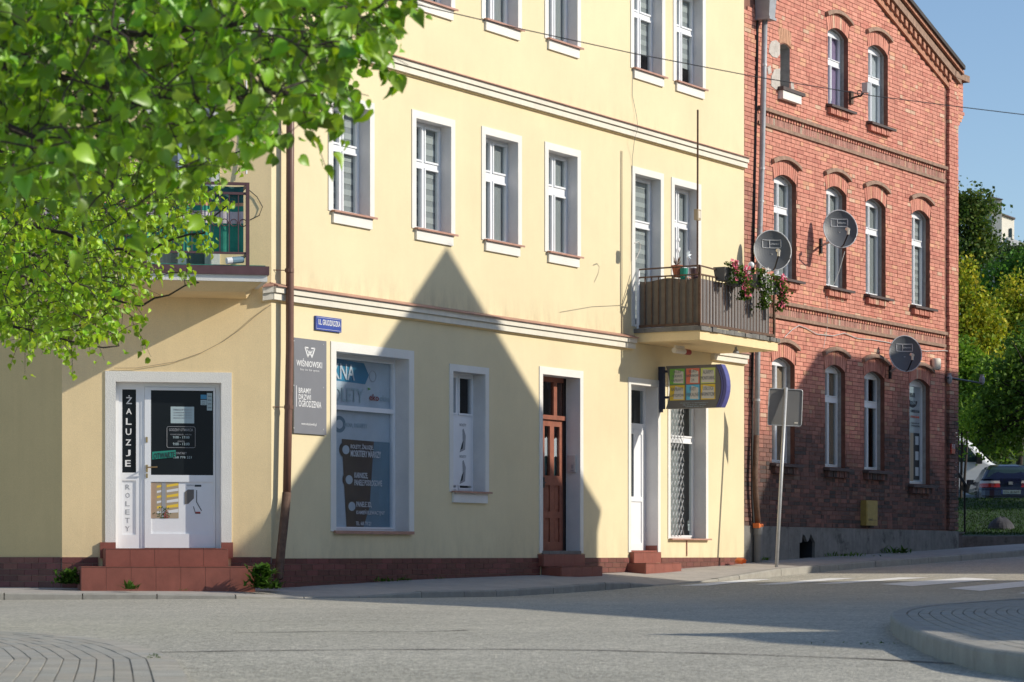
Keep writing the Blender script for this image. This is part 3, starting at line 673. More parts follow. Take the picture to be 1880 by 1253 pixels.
m = MB(); za, zb = Z_(1055,868,.12), Z_(1055,837,.12); m.box(x1-.035, x1-.002, .06, .20, za, zb); ic = m.build('intercom', M['steel'], ED, FM)
m = MB(); m.box(x1-.040, x1-.034, .09, .13, za+.06, za+.12); m.box(x1-.040, x1-.034, .085, .14, za+.02, za+.04); m.build('button_plate', M['greyprint'], ED, FM)
# white door
x0, x1, z0, z1 = wpx(1157.5,1207,705.5,1012); dp = .22
HM.append(rectpoly(x0, x1, z0-.02, z1)); zt, zt1 = Z_(1160,788,dp), Z_(1160,777,dp)
m = MB(); ring(m, x0, x1, z0, z1, .06, dp, dp+.07, wb=.0001); m.box(x0+.06, x1-.06, dp+.002, dp+.068, zt, zt1)
WD = m.build('white_door', M['pvc'], house, FM, origin=(x0, dp, z0))
m = MB(); m.box(x0+.06, x1-.06, dp+.02, dp+.026, zt1, z1-.06); m.build('pane', M['glass'], WD, FM)
zm1, zm0 = Z_(1160,912,dp), Z_(1160,921,dp); yb_ = dp-.008
m = MB(); ring(m, x0+.062, x1-.062, z0+.012, zt-.004, .075, yb_, yb_+.06, wb=.12); m.box(x0+.137, x1-.137, yb_+.001, yb_+.059, zm0, zm1); m.box(x0+.137, x1-.137, yb_+.02, yb_+.05, z0+.132, zm0); m.box(X_(1165,dp), x1-.137, yb_+.021, yb_+.05, zm1, zt-.079); m.build('door_leaf', M['pvc'], WD, FM)
m = MB(); m.box(x0+.135, X_(1165,dp), yb_+.025, yb_+.031, zm1, zt-.078); m.build('pane', M['glass'], WD, FM)
m = MB()
for i in range(7):
    zz = z0+.2+.09*i; xx = x0+.3+.1*math.sin(i*2.1); m.face([(xx,yb_+.018,zz),(xx+.05,yb_+.018,zz+.012),(xx+.06,yb_+.018,zz+.045),(xx+.015,yb_+.018,zz+.03)])
m.build('blossom_print', M['greyprint'], WD, FM)
m = MB(); m.tube([(x0+.10,dp-.05,z0+1.02),(x0+.22,dp-.05,z0+1.02)], .01, 6); m.box(x0+.085,x0+.115,dp-.05,dp,z0+.95,z0+1.1); m.build('door_handle', M['steel'], WD, FM)
m = MB(); quad_reveal(m, x0, x1, z0+.09, z1, .004, dp+.002, False); m.build('reveal', M['reveal'], WD, FM)
m = MB(); m.face([(x1-.001,.004,z0),(x1-.001,dp,z0),(x1-.001,dp,z0+.09),(x1-.001,.004,z0+.09)]); m.face([(x0+.001,.004,z0),(x0+.001,dp,z0),(x0+.001,dp,z0+.09),(x0+.001,.004,z0+.09)][::-1]); m.build('skirting_tile', M['tile'], WD, FM)
m = MB(); m.box(x0-.085, x0, -.014, .004, z0-.02, z1+.11); m.box(x1, x1+.085, -.0142, .004, z0-.02, z1+.11); m.box(x0, x1, -.0138, .004, z1, z1+.11); m.build('surround', M['white'], WD, FM)
m = MB(); m.box(x0, x1, .0, dp+.06, z0-.05, z0+.01); m.build('threshold', M['tile'], WD, FM)
# window with the diamond grille
x0, x1, z0, z1 = wpx(1230,1295,694,990)
gw = window(FM, x0, x1, z0, z1, dep=.22, cols=1, tr=.37, holes=HM, sur=.085, apron=False, name='window', blinds=None)
m = MB(); xa, xb = x0+.03, X_(1253,.19); n = 3; zA, zB = z0+.06, z1-.05; pitch = .115; dh = .205; yy = .17
def lat(s):
    x = xa; z = zA
    k = -40
    while k < 60:
        za = zA+k*dh
        # line from (xa, za) rising (s=+1) or falling across the strip
        pts = []
        x_a, z_a, x_b, z_b = xa, za, xb, za+s*(xb-xa)/pitch*dh
        lo, hi = 0.0, 1.0
        dz = z_b-z_a
        for lim, sg in ((zA, 1), (zB, -1)):
            f = (lim-z_a)/dz
            if (dz > 0) == (sg > 0): lo = max(lo, f)
            else: hi = min(hi, f)
        if hi-lo > .02: m.tube([(x_a+(x_b-x_a)*lo, yy+.006*s, z_a+dz*lo), (x_a+(x_b-x_a)*hi, yy+.006*s, z_a+dz*hi)], .0075, 4, cap=False)
        k += 1
lat(1); lat(-1); m.build('folding_grille', M['steel'], gw, FM)
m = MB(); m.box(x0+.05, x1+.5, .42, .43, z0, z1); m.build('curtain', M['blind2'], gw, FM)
text(gw, FM, 'flair', X_(1263,.21), X_(1266,.21), Z_(1264,975,.21), Z_(1264,956,.21), .212, M['palepaper'])
m = MB(); xp = X_(1262, -.02); m.tube([(xp,-.012,z0-.02),(xp,-.012,Z_(1262,1021))], .012, 6); m.build('vent_pipe', M['sillred'], gw, FM)
# main wall
m = MB(); XLm = X_(498); m.prism(rectpoly(XLm, TE, -.9, TOPZ), 0, .001, caps='fn', holes=HM); m.build('wall', M['yellow'], house, FM)
# chamfered front openings
def cp(px, py, y=0.0): return at(FC, px, py, y)
xC1 = 2.676
x0, x1 = cp(212.5,800)[0], cp(406,800)[0]; z0, z1 = Z_(300,1008,0,FC), Z_(215,701,0,FC)
HC.append(rectpoly(x0, x1, z0-.02, z1)); dp = .14
xd = cp(263,800,dp)[0]; XL, XR = x0, x1
m = MB(); ring(m, x0, x1, z0, z1, .055, dp, dp+.07, wb=.0001); m.box(xd-.03, xd+.015, dp+.002, dp+.068, z0, z1-.055)
SD = m.build('shop_door', M['pvc'], house, FC, origin=(x0, dp, z0))
def cx_(px, y=dp): return at(FC, px, 800, y)[0]
def cz_(py, px=300, y=dp): return at(FC, px, py, y)[1]
def cring(mb, xa, xb, za, zb, w_, y0, y1): ring(mb, xa, xb, za, zb, w_, y0, y1)
# side light panel: dark film above, white panel below
m = MB(); a0, a1, b0, b1 = cx_(224.5), cx_(250), cz_(868.5), cz_(716)
m.box(x0+.055, a0, dp+.01, dp+.06, z0, z1-.055); m.box(a1, xd-.03, dp+.01, dp+.06, z0, z1-.055); m.box(a0, a1, dp+.01, dp+.06, b1, z1-.055); m.box(a0, a1, dp+.01, dp+.06, cz_(883), b0); m.box(a0, a1, dp+.01, dp+.06, z0, cz_(982))
m.box(a0, a1, dp+.026, dp+.05, cz_(982), cz_(883)); m.build('side_panel', M['pvc'], SD, FC)
m = MB(); m.box(a0, a1, dp+.03, dp+.05, b0, b1); m.build('side_glass', M['blackfilm'], SD, FC)
for i, ch in enumerate('ŻALUZJE'):
    yc = [(726,742),(750,760.5),(768,780),(787,799),(807,818),(826,838),(845,857)][i]
    pxc = 237.3-.35*i; hw = 5.2 if ch != 'J' else 4.4
    text(SD, FC, ch, cx_(pxc-hw), cx_(pxc+hw), cz_(yc[1], pxc), cz_(yc[0], pxc), dp+.029, M['whitepaint'], bold=.035)
for i, ch in enumerate('ROLETY'):
    yc = 890+i*15.3; pxc = 234.7-.1*i
    text(SD, FC, ch, cx_(pxc-4), cx_(pxc+4), cz_(yc+9, pxc), cz_(yc, pxc), dp+.025, M['greyprint'], bold=.0)
# door leaf
g0, g1, h0, h1 = cx_(277), cx_(391.5), cz_(872.5), cz_(717)
m = MB(); la, lb, lz0, lz1 = xd+.017, x1-.06, z0+.012, z1-.058
m.box(la, g0, dp-.012, dp+.055, lz0, lz1); m.box(g1, lb, dp-.012, dp+.055, lz0, lz1); m.box(g0, g1, dp-.012, dp+.055, h1, lz1); m.box(g0, g1, dp-.012, dp+.055, cz_(885), h0); m.box(g0, g1, dp-.012, dp+.055, lz0, cz_(980)); m.box(g0, g1, dp+.004, dp+.04, cz_(980), cz_(885)); m.build('door_leaf', M['pvc'], SD, FC)
m = MB(); m.box(g0, g1, dp+.012, dp+.03, h0, h1); m.build('door_glass', M['blackfilm'], SD, FC)
yg = dp+.009
def ct(s, pa, pb, ya, yb, mt, bold=.01, tilt=0.0, y=yg, sp=1.0): text(SD, FC, s, cx_(pa), cx_(pb), cz_(yb,(pa+pb)/2), cz_(ya,(pa+pb)/2), y, M[mt], bold=bold, tilt=tilt, sp=sp)
def card(pa, pb, ya, yb, mt, y=yg+.001, name='paper_notice'):
    mb = MB(); mb.box(cx_(pa), cx_(pb), y, y+.002, cz_(yb,(pa+pb)/2), cz_(ya,(pa+pb)/2)); return mb.build(name, M[mt], SD, FC)
card(313.5,356.5,747,777.5,'palepaper'); card(368.5,379.5,725,733,'bluepaper'); card(368.5,379.5,734.5,744,'palepaper'); card(380,389.5,722,754,'palepaper')
for i, s in enumerate(('UWAGA: W TRAKCIE', 'ZAMÓWIENIA', 'W CZĘŚCI SKLEPU', 'PROSZĘ DZWONIĆ')): ct(s, 319, 352, 751+5*i, 754+5*i, 'greyprint', 0)
for a, b in ((371,378),(371,378)): pass
for yy in (737, 741): ct('info', 371, 377, yy, yy+2, 'inkdark', 0)
for yy in (726, 733, 740, 747): ct('karta', 382, 388, yy, yy+3, 'inkdark', 0)
ct('GODZINY OTWARCIA', 310.5, 354.5, 787, 792, 'greyprint', .015); ct('PONIEDZIAŁEK - PIĄTEK', 313, 352, 797, 800, 'greyprint', .0); ct('9:00 - 17:00', 317.5, 348, 801, 805.5, 'palepaper', .02)
ct('SOBOTA', 326, 339, 809.5, 812, 'greyprint', 0); ct('9:00 - 13:00', 317.5, 348, 813, 818, 'palepaper', .02)
m = MB(); xa, xb, za, zb = cx_(306.5), cx_(358.5), cz_(822), cz_(783.5); r = .02
pts = []
for (ox, oz, a0_) in ((xb-r,za+r,-90),(xb-r,zb-r,0),(xa+r,zb-r,90),(xa+r,za+r,180)):
    for k in range(4): an = math.radians(a0_+30*k); pts.append((ox+r*math.cos(an), yg, oz+r*math.sin(an)))
pts.append(pts[0]); m.tube(pts, .003, 4, cap=False); m.build('printed_frame', M['greyprint'], SD, FC)
ct('KONTAKT', 320, 343, 830.5, 834.5, 'greyprint', .01); ct('668 778 221', 318, 352, 838, 842, 'palepaper', .01)
m = MB(); xa, xb = cx_(279.5), cx_(322.5); za, zb = cz_(844), cz_(830); m.hexa([(xa,yg-.006,za),(xb,yg-.006,za+.03),(xb,yg-.003,za+.03),(xa,yg-.003,za),(xa,yg-.006,zb),(xb,yg-.006,zb+.025),(xb,yg-.003,zb+.025),(xa,yg-.003,zb)]); m.build('open_sign_card', M['teal'], SD, FC)
ct('OTWARTE', 282, 321.5, 831, 841.5, 'inkdark', .01, tilt=.09, y=yg-.008)
yp = dp+.001
card(275.5,328,886,952,'beige',yp,'printed_picture')
for i in range(6):                                    # printed picture of an awning: rays and a frame
    mb = MB(); z_ = cz_(890+i*9.5); mb.face([(cx_(306),yp-.001,z_-.035),(cx_(327.5),yp-.001,z_-.01-.01*i*.3),(cx_(327.5),yp-.001,z_+.022),(cx_(306),yp-.001,z_-.005)]); mb.build('awning_print', M['whitepaint' if i % 2 else 'yellowprint'], SD, FC)
    mb = MB(); mb.face([(cx_(288),yp-.001,z_-.045),(cx_(296),yp-.001,z_-.03),(cx_(296),yp-.001,z_-.005),(cx_(288),yp-.001,z_-.015)]); mb.build('awning_print', M['whitepaint' if i % 2 else 'yellowprint'], SD, FC)
card(297,304,886,952,'greyprint',yp-.002,'post_print'); card(276,286,886,952,'tan',yp-.002,'curtain_print'); rg = random.Random(1)
for nm, mt, n, ca, cb, ra in (('plant_print','weed',46,300,944,11),('flower_print','redprint',26,304,946,6)):
    mb = MB()
    for i in range(n):
        xx, zz = cx_(ca+rg.gauss(0,ra*.6)), cz_(min(951, cb+rg.gauss(0,ra*.75))); q = .0075; mb.face([(xx-q,yp-.0035-.00002*i,zz),(xx,yp-.0035-.00002*i,zz-q*1.3),(xx+q,yp-.0035-.00002*i,zz),(xx,yp-.0035-.00002*i,zz+q*1.3)], 0, (.8,.8,.8))
    mb.build(nm, M[mt], SD, FC)
m = MB(); m.prism([(cx_(339),cz_(926)),(cx_(339),cz_(904)),(cx_(345),cz_(899)),(cx_(356),cz_(899)),(cx_(356),cz_(915)),(cx_(346),cz_(925))], yp-.002, yp); m.build('profile_print', M['signgrey'], SD, FC)
m = MB(); m.tube([(cx_(361),yp,cz_(900)),(cx_(361),yp,cz_(922)),(cx_(370),yp,cz_(938))], .005, 4); m.tube([(cx_(355),yp,cz_(930)),(cx_(359),yp,cz_(943)),(cx_(368),yp,cz_(943))], .004, 4); m.build('profile_print', M['inkdark'], SD, FC)
card(359,368,940,943.5,'redprint',yp-.001,'red_print'); ct('system', 343, 356, 890, 893.5, 'greyprint', 0, y=yp); card(357.5,369.5,890.5,894,'inkdark',yp-.001,'logo_print')
m = MB(); hx, hz = cx_(269.5), cz_(859); m.box(hx-.012, hx+.012, dp-.022, dp-.012, hz-.06, hz+.035); m.tube([(hx,dp-.012,hz),(hx,dp-.075,hz),(hx+.13,dp-.078,hz+.006)], .010, 6); m.box(hx-.012, hx+.012, dp-.02, dp-.012, cz_(878), cz_(870)); m.box(hx-.014, hx+.010, dp-.02, dp-.012, cz_(813), cz_(803)); m.build('door_handle', M['brass'], SD, FC)
m = MB(); quad_reveal(m, x0, x1, z0, z1, .004, dp+.002, False); m.build('reveal', M['white'], SD, FC)
s_ = .135; m = MB(); zb0 = Z_(190,996,0,FC); m.box(x0-s_, x0, -.014, .004, zb0, z1+s_); m.box(x1, x1+s_, -.0142, .004, zb0, z1+s_); m.box(x0, x1, -.0138, .004, z1, z1+s_); m.build('surround', M['white'], SD, FC)
m = MB(); m.box(x0-.2, x0-.001, -.035, .004, z0-.12, zb0); m.box(x1+.001, x1+.15, -.035, .004, z0-.12, zb0); m.build('skirting_tile', M['tile'], SD, FC)
# balcony door behind the tree on the chamfered front
bx0, bx1 = cp(285,300)[0], cp(388,300)[0]
def cwin(xa, xb, za, zb, nm, **kw): return window(FC, xa, xb, za, zb, dep=.17, holes=HC, name=nm, **kw)
zs2 = Z_(300,505,0,FC)
cwin(bx0, bx1, zs2-.02, zs2+2.5, 'balcony_door', sill=False, apron=False, tr=.25, blinds='mid')
cwin(bx0, bx1, zs2+4.1, zs2+5.65, 'window', blinds='mid')
m = MB(); m.prism(rectpoly(0, xC1, -.9, TOPZ), 0, .001, caps='fn', holes=HC); m.build('wall', M['ochre'], house, FC)
HL = []
m = MB(); m.prism(rectpoly(0, LLEN, -.9, TOPZ), 0, .001, caps='fn'); m.build('wall', M['ochreshade'], house, FL)
# body behind: inner dark walls, rear walls, roof
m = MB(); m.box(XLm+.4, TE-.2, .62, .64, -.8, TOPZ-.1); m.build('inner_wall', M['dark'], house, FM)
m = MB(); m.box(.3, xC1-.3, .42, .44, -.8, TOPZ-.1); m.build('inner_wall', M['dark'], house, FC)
p0 = FL.translation.xy; p1 = Vector(C0); p2 = Vector(C1); p3 = (FM @ Vector((TE,0,0))).xy; p4 = (FM @ Vector((TE,9,0))).xy; p5 = (FM @ Vector((2.0,9.5,0))).xy; p6 = (FL @ Vector((0,6,0))).xy
m = MB()
for a, b in ((p3,p4),(p4,p5),(p5,p6),(p6,p0)): m.face([(a.x,a.y,-.9),(b.x,b.y,-.9),(b.x,b.y,TOPZ),(a.x,a.y,TOPZ)])
m.build('rear_wall', M['plaster'], house)
m = MB(); m.zprism([tuple(p) for p in (p0,p1,p2,p3,p4,p5,p6)], TOPZ, TOPZ+.25); m.build('roof', M['slate'], house)
# string courses
def course(F, xa, xb, za, zb_, name='string_course'):
    """moulded band between (xa, za) and (xb, zb_) given as top heights of the red flashing"""
    o = None
    def bar(y0, h0, h1, mt, nm, par):
        mb = MB(); mb.hexa([(xa,y0,za+h0),(xb,y0,zb_+h0),(xb,.004,zb_+h0),(xa,.004,za+h0),(xa,y0,za+h1),(xb,y0,zb_+h1),(xb,.004,zb_+h1),(xa,.004,za+h1)]); return mb.build(nm, M[mt], par, F)
    o = bar(-.10, -.105, -.025, 'trim', name, house)
    bar(-.06, -.1205, -.105, 'cream', 'groove', o); bar(-.07, -.195, -.1205, 'trim', 'lower_band', o); bar(-.03, -.215, -.195, 'ochre', 'drip', o)
    mb = MB(); n = 12
    mb.hexa([(xa,-.135,za-.03),(xb,-.135,zb_-.03),(xb,.004,zb_-.024),(xa,.004,za-.024),(xa,-.135,za-.018),(xb,-.135,zb_-.018),(xb,.004,zb_+.03),(xa,.004,za+.03)]); mb.build('flashing', M['sillred'], o, F)
zu0, zu1 = Z_(692,95), Z_(1366,289); zl0, zl1 = Z_(540,529), Z_(1155,618)
ext = lambda z_a, xa, z_b, xb, x: z_a+(z_b-z_a)*(x-xa)/(xb-xa)
course(FM, XLm-.03, TE, ext(zu0,X_(692),zu1,TE,XLm), zu1)
course(FM, XLm-.03, X_(1160), ext(zl0,X_(540),zl1,X_(1155),XLm), ext(zl0,X_(540),zl1,X_(1155),X_(1160)))
course(FM, X_(1305), TE, ext(zl0,X_(540),zl1,X_(1155),X_(1305)), ext(zl0,X_(540),zl1,X_(1155),TE))
zcu = ext(zu0,X_(692),zu1,TE,XLm); course(FC, 0, xC1+.02, zcu, zcu)
zcl = ext(zl0,X_(540),zl1,X_(1155),XLm); course(FC, xC1-.12, xC1+.02, zcl-.02, zcl)
course(FL, 0, LLEN, zcu, zcu)
# clinker plinth: tiles in rows, each a piece
def plinth(F, spans, ztop, rows=5, tw=.25, th=.0715, g=.007, zoff=0.0):
    m = MB()
    for a, b in spans: m.box(a, b, -.016, .003, -.9, ztop-.002)
    o = m.build('plinth', M['mortar'], house, F)
    proto = {}
    for a, b in spans:
        for r in range(rows):
            z1_ = ztop-r*(th+g)-.003; x = a+.003-(tw/2 if r % 2 else 0)
            while x < b:
                xa_, xb_ = max(x, a+.003), min(x+tw, b-.003); x += tw+g
                if xb_-xa_ < .03: continue
                key = (round(xb_-xa_, 3), random.randint(0, 3))
                if key not in proto:
                    k = random.uniform(.75, 1.25); mb = MB(); mb.box(0, key[0], -.012, 0, -th, 0, 0, (k, k*random.uniform(.9,1.1), k), skip='b'); proto[key] = mb.mesh('clinker_tile', M['clinker'])
                place('clinker_tile', proto[key], o, T(F, xa_, -.015, z1_))
    return o
pz = Z_(700, 1025)
xs_e0, xs_e1 = X_(989), X_(1071); xs_w0, xs_w1 = X_(1152.5), X_(1212)
plinth(FM, [(XLm-.004, xs_e0), (xs_e1, xs_w0), (xs_w1, TE)], pz, rows=5)
plinth(FC, [(-.004, cp(180,1000)[0]), (cp(424,1000)[0], xC1+.004)], Z_(115,1023,0,FC), rows=6)
plinth(FL, [(LLEN-4.5, LLEN+.004)], Z_(115,1023,0,FC), rows=6)
# balcony on the street front
yb = -1.175; bxl, bxr = X_(1165), X_(1428, yb)
zs_t, zs_m, zs_b = Z_(1284,598,yb), Z_(1284,606.5,yb), Z_(1284,623.5,yb)
m = MB(); m.box(bxl, bxr, yb, .003, zs_b, zs_m); BAL = m.build('balcony', M['ochre'], house, FM, origin=(bxl,0,zs_b))
m = MB(); nseg = 22; dn = random.Random(3)
for i in range(nseg):
    a_, b_ = bxl-.03+(bxr-bxl+.06)*i/nseg, bxl-.03+(bxr-bxl+.06)*(i+1)/nseg; m.box(a_, b_, yb-.05+dn.uniform(0,.03), .003, zs_m+.001, zs_t+dn.uniform(-.012,.004))
m.build('floor_slab', M['concrete'], BAL, FM)
def zr(py): return Z_(1282, py, yb+.02)
r_top, r_hi, r_bot = zr(503), zr(488), zr(594)
yr = yb+.03; xl_, xr_ = bxl+.05, X_(1421, yr)
m = MB()
m.box(xl_-.02, xr_+.02, yr-.015, yr+.015, r_top-.012, r_top+.012); m.box(xl_-.02, xr_+.02, yr-.015, yr+.015, r_bot-.02, r_bot+.02)
for x in (xl_, xr_): m.box(x-.014, x+.014, yr+.015, -.02, r_top-.011, r_top+.011); m.box(x-.014, x+.014, yr+.015, -.02, r_bot-.02, r_bot+.02)
m.build('rail_frame', M['rust'], BAL, FM)
m = MB(); m.tube([(xl_,-.02,r_hi),(xl_,yr,r_hi+.01),(xl_+.5,yr,r_hi-.005),(xl_+1.05,yr,r_hi+.02)], .014, 6); m.build('hand_rail', M['rust'], BAL, FM)
for x, y in ((xl_,yr),(xr_,yr),(xl_,-.04),(xr_,-.04)):
    m = MB(); m.box(x-.02, x+.02, y-.02, y+.02, zs_t-.03, r_hi+.01); m.build('rail_post', M['rust' if y < -.5 else 'pvc'], BAL, FM)
pm = MB(); pm.box(-.007, .007, -.007, .007, r_bot+.02, r_top-.012); bal_me = pm.mesh('baluster', M['rust'])
for i in range(1, 9): place('baluster', bal_me, BAL, T(FM, xl_, yr+(-.04-yr)*i/9, 0))
nfr = 24
for i in range(1, nfr): place('baluster', bal_me, BAL, T(FM, xl_+(xr_-xl_)*i/nfr, yr, 0))
m = MB(); n = 18
for i in range(n):
    a_, b_ = i/n, (i+1)/n; f = lambda u: (xl_+.03+.003*math.sin(u*7), yr+.02+(-.06-yr)*u)
    xa, ya = f(a_); xb, yb2 = f(b_); m.face([(xa,ya,r_bot-.02),(xb,yb2,r_bot-.02),(xb,yb2,r_top-.05-.02*math.sin(b_*9)),(xa,ya,r_top-.05-.02*math.sin(a_*9))])
m.build('privacy_screen', M['screen'], BAL, FM)
m = MB(); n = 40
for i in range(n):
    f = lambda u: (xl_+.03+(xr_-xl_-.15)*u, yr+.028+.002*math.sin(u*9)); a_, b_ = i/n, (i+1)/n
    xa, ya = f(a_); xb, yb2 = f(b_); m.face([(xa,ya,r_bot-.02),(xb,yb2,r_bot-.02),(xb,yb2,r_top-.06),(xa,ya,r_top-.06)])
m.build('privacy_screen', M['screengrey'], BAL, FM)
# balcony on the chamfered front (partly behind the leaves)
yd = -1.0; bl0, bl1 = at(FC,60,500,yd)[0], at(FC,491,500,yd)[0]
zc = lambda py: Z_(450, py, yd, FC)
m = MB(); m.box(bl0, bl1, yd, .003, zc(517), zc(505)); CB = m.build('balcony', M['white'], house, FC, origin=(bl0,0,zc(517)))
m = MB(); m.box(bl0-.02, bl1+.02, yd-.03, .003, zc(505)+.001, zc(489)); m.build('edge_trim', M['purple'], CB, FC)
m = MB(); m.box(bl0+.02, bl1-.02, yd+.04, .003, zc(489)+.001, zc(486.5)); m.build('floor_mat', M['green_fabric'], CB, FC)
m = MB(); m.hexa([(bl0+.1,-.75,zc(533)),(bl1-.25,-.75,zc(533)),(bl1-.15,.003,zc(533)-.02),(bl0+.1,.003,zc(533)-.02),(bl0+.1,yd+.04,zc(517)-.001),(bl1-.06,yd+.04,zc(517)-.001),(bl1-.06,.003,zc(517)-.001),(bl0+.1,.003,zc(517)-.001)]); m.build('underside', M['ochre'], CB, FC)
px1 = at(FC,454.5,400,yd+.04)[0]; px0 = bl0+.1; yy = yd+.04
m = MB(); m.box(px0, px1+.02, yy-.02, yy+.02, zc(340), zc(335)); m.box(px0, px1, yy-.012, yy+.012, zc(357.5), zc(353)); m.box(px0, px1, yy-.014, yy+.014, zc(467), zc(463))
for x in (px0, px1): m.box(x-.012, x+.012, yy+.02, -.02, zc(340), zc(335)); m.box(x-.012, x+.012, yy+.014, -.02, zc(467), zc(463))
m.build('rail_frame', M['purple'], CB, FC)
for x in (px0, (px0+px1)/2, px1): m = MB(); m.box(x-.022, x+.022, yy-.022, yy+.022, zc(489), zc(335)-.001); m.build('rail_post', M['purple'], CB, FC)
pm = MB(); pm.box(-.006,.006,-.006,.006,zc(463),zc(353)); cb_me = pm.mesh('baluster', M['purple'])
pm = MB(); pm.tube([(.044*math.cos(k*math.pi/8),0,.044*math.sin(k*math.pi/8)) for k in range(17)], .006, 4, cap=False); sc_me = pm.mesh('ring_ornament', M['purple'])
x = px1-.115; i = 0
while x > px0:
    place('baluster', cb_me, CB, T(FC, x, yy, 0)); place('ring_ornament', sc_me, CB, T(FC, x+.06, yy, zc(409))); x -= .1165
bands = [(463,410,'green_fabric'),(410,388,'pale_fabric'),(388,378,'green_fabric'),(378,372,'peach_fabric'),(372,342,'dgreen_fabric')]
m = MB(); n = 90; mts = [M[b[2]] for b in bands]
for bi, (ya, yb_, _) in enumerate(bands):
    for i in range(n):
        f = lambda u: (px0+(px1-.05-px0)*u, yy+.045+.022*math.sin(u*61)+.014*math.sin(u*23)); a_, b_ = i/n, (i+1)/n
        xa, y0_ = f(a_); xb, y1_ = f(b_); m.face([(xa,y0_,zc(ya)),(xb,y1_,zc(ya)),(xb,y1_,zc(yb_)),(xa,y0_,zc(yb_))], bi)
m.build('striped_fabric_screen', mts, CB, FC, smooth=True)
# steps
def steps(F, label, blocks, M_=None, nt=None):
    xs = [b[0] for b in blocks]; th_ = thing('door_steps', label, 'steps', T(F, (blocks[0][0]+blocks[0][1])/2, 0, blocks[0][4]))
    for (xa, xb, y0_, y1_, z0_, z1_, tw) in blocks:
        m = MB(); m.box(xa, xb, y0_, y1_, z0_, z1_); core = m.build('step', M['mortar'], th_, F)
        n = max(1, round((xb-xa)/tw)); w_ = (xb-xa)/n; g = .004
        for i in range(n):
            m = MB(); m.box(xa+w_*i+g/2-.0, xa+w_*(i+1)-g/2, y0_-.010, y0_-.001, z0_, z1_-.004); m.build('tile', M['tile'], core, F)
            m = MB(); m.box(xa+w_*i+g/2, xa+w_*(i+1)-g/2, y0_-.014, y1_-.001, z1_+.001, z1_+.010); m.build('tile', M['tile'], core, F)
        for sx, xx in ((-1, xa), (1, xb)):
            m = MB(); m.box(xx+(-.010 if sx < 0 else .001), xx+(-.001 if sx < 0 else .010), y0_+.001, min(y1_, -.02), z0_, z1_-.003); m.build('tile', M['tile'], core, F)
    return th_
f1, f2 = -.42, -.78
za, zb, zc_ = Z_(300,1080,f2,FC), Z_(300,1042,f2,FC), Z_(300,1008.5,f1,FC)
steps(FC, 'wide terracotta tiled double step below the corner shop door', [(at(FC,149,1060,f2)[0], at(FC,467,1060,f2)[0], f2, -.0, za-.2, zb, .30), (at(FC,193.5,1020,f1)[0], at(FC,418,1020,f1)[0], f1, .12, zb+.012, zc_, .30)])
def mstep(px0, px1, y, ytop, ybot): return X_(px0,y), X_(px1,y), Z_(px0,ybot,y), Z_(px0,ytop,y)
a = mstep(1030,1105,-.35,1041.5,1062); b = mstep(997,1073,-.10,1019,1040)
steps(FM, 'shaded terracotta step pair below the brown entrance door', [(a[0], a[1], -.35, 0, a[2]-.15, a[3], .3), (b[0], b[1], -.10, .1, a[3]+.012, b[3], .3)])
a = mstep(1185,1250,-.35,1035.5,1053); b = mstep(1163,1213,-.08,1015,1034)
steps(FM, 'sunlit terracotta step pair below the white door', [(a[0], a[1], -.35, 0, a[2]-.15, a[3], .3), (b[0], b[1], -.08, .1, a[3]+.012, b[3], .3)])
# ------------------------------------------------------------------ red brick house
yellow = house
FB = FM @ Matrix.Translation((0, .06, 0))
TR = at(FB, 1755, 500)[0]; TL = TE+.004
house = thing('red_brick_house', 'red brick gabled house with arched windows and a sooty lower wall', 'house', T(FB, TL, 0, 0))
m = MB(); m.box(TE-.003, TE-.001, .002, .30, -.9, TOPZ); m.build('wall_end', M['yellow'], yellow, FM)
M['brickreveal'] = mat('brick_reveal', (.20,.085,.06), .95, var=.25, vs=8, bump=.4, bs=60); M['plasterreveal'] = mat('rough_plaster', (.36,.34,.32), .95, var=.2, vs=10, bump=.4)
M['sillbrick'] = mat('dark_sill', (.10,.075,.07), .8, var=.25, vs=8, bump=.3); M['concretepale'] = mat('pale_plaster', (.52,.47,.42), .95, var=.18, vs=12, bump=.5, bs=50); M['hood'] = mat('weathered_brick_hood', (.31,.20,.145), .9, var=.3, vs=9, bump=.4)
rng = random.Random(11)
def soot(x, z):
    s = max(0, min(1, (2.95-z+.45*math.sin(x*1.3)+.25*math.sin(x*3.1+z*2))/1.05))
    if x > X_(1737): s = max(s, max(0, min(1, (3.6-z)/.9))*.92)
    if x < X_(1387): s = max(s, .45 if z < 6.5 else .1)
    return s
def bcol(x, z):
    r = rng.random()
    c = (.44,.185,.135) if r < .45 else (.47,.205,.15) if r < .72 else (.40,.155,.115) if r < .88 else (.48,.245,.155) if r < .98 else (.46,.30,.21)
    k = rng.uniform(.9, 1.09)*1.36; s = soot(x, z)*rng.uniform(.75, 1.05); s = min(1, s)
    d = (.052,.040,.037) if rng.random() < .7 else (.082,.048,.042)
    return tuple((c[i]*(1-s)+d[i]*s)*k for i in range(3))
def arc(x0, x1, zs, rise, n=10, off=0.0):
    h = (x1-x0)/2; xm = (x0+x1)/2; out = []
    for i in range(n+1):
        u = -1+2*i/n; out.append((xm+(h+off*.25)*u, zs+off+rise*(1-u*u)))
    return out
OPEN = []; HB = []
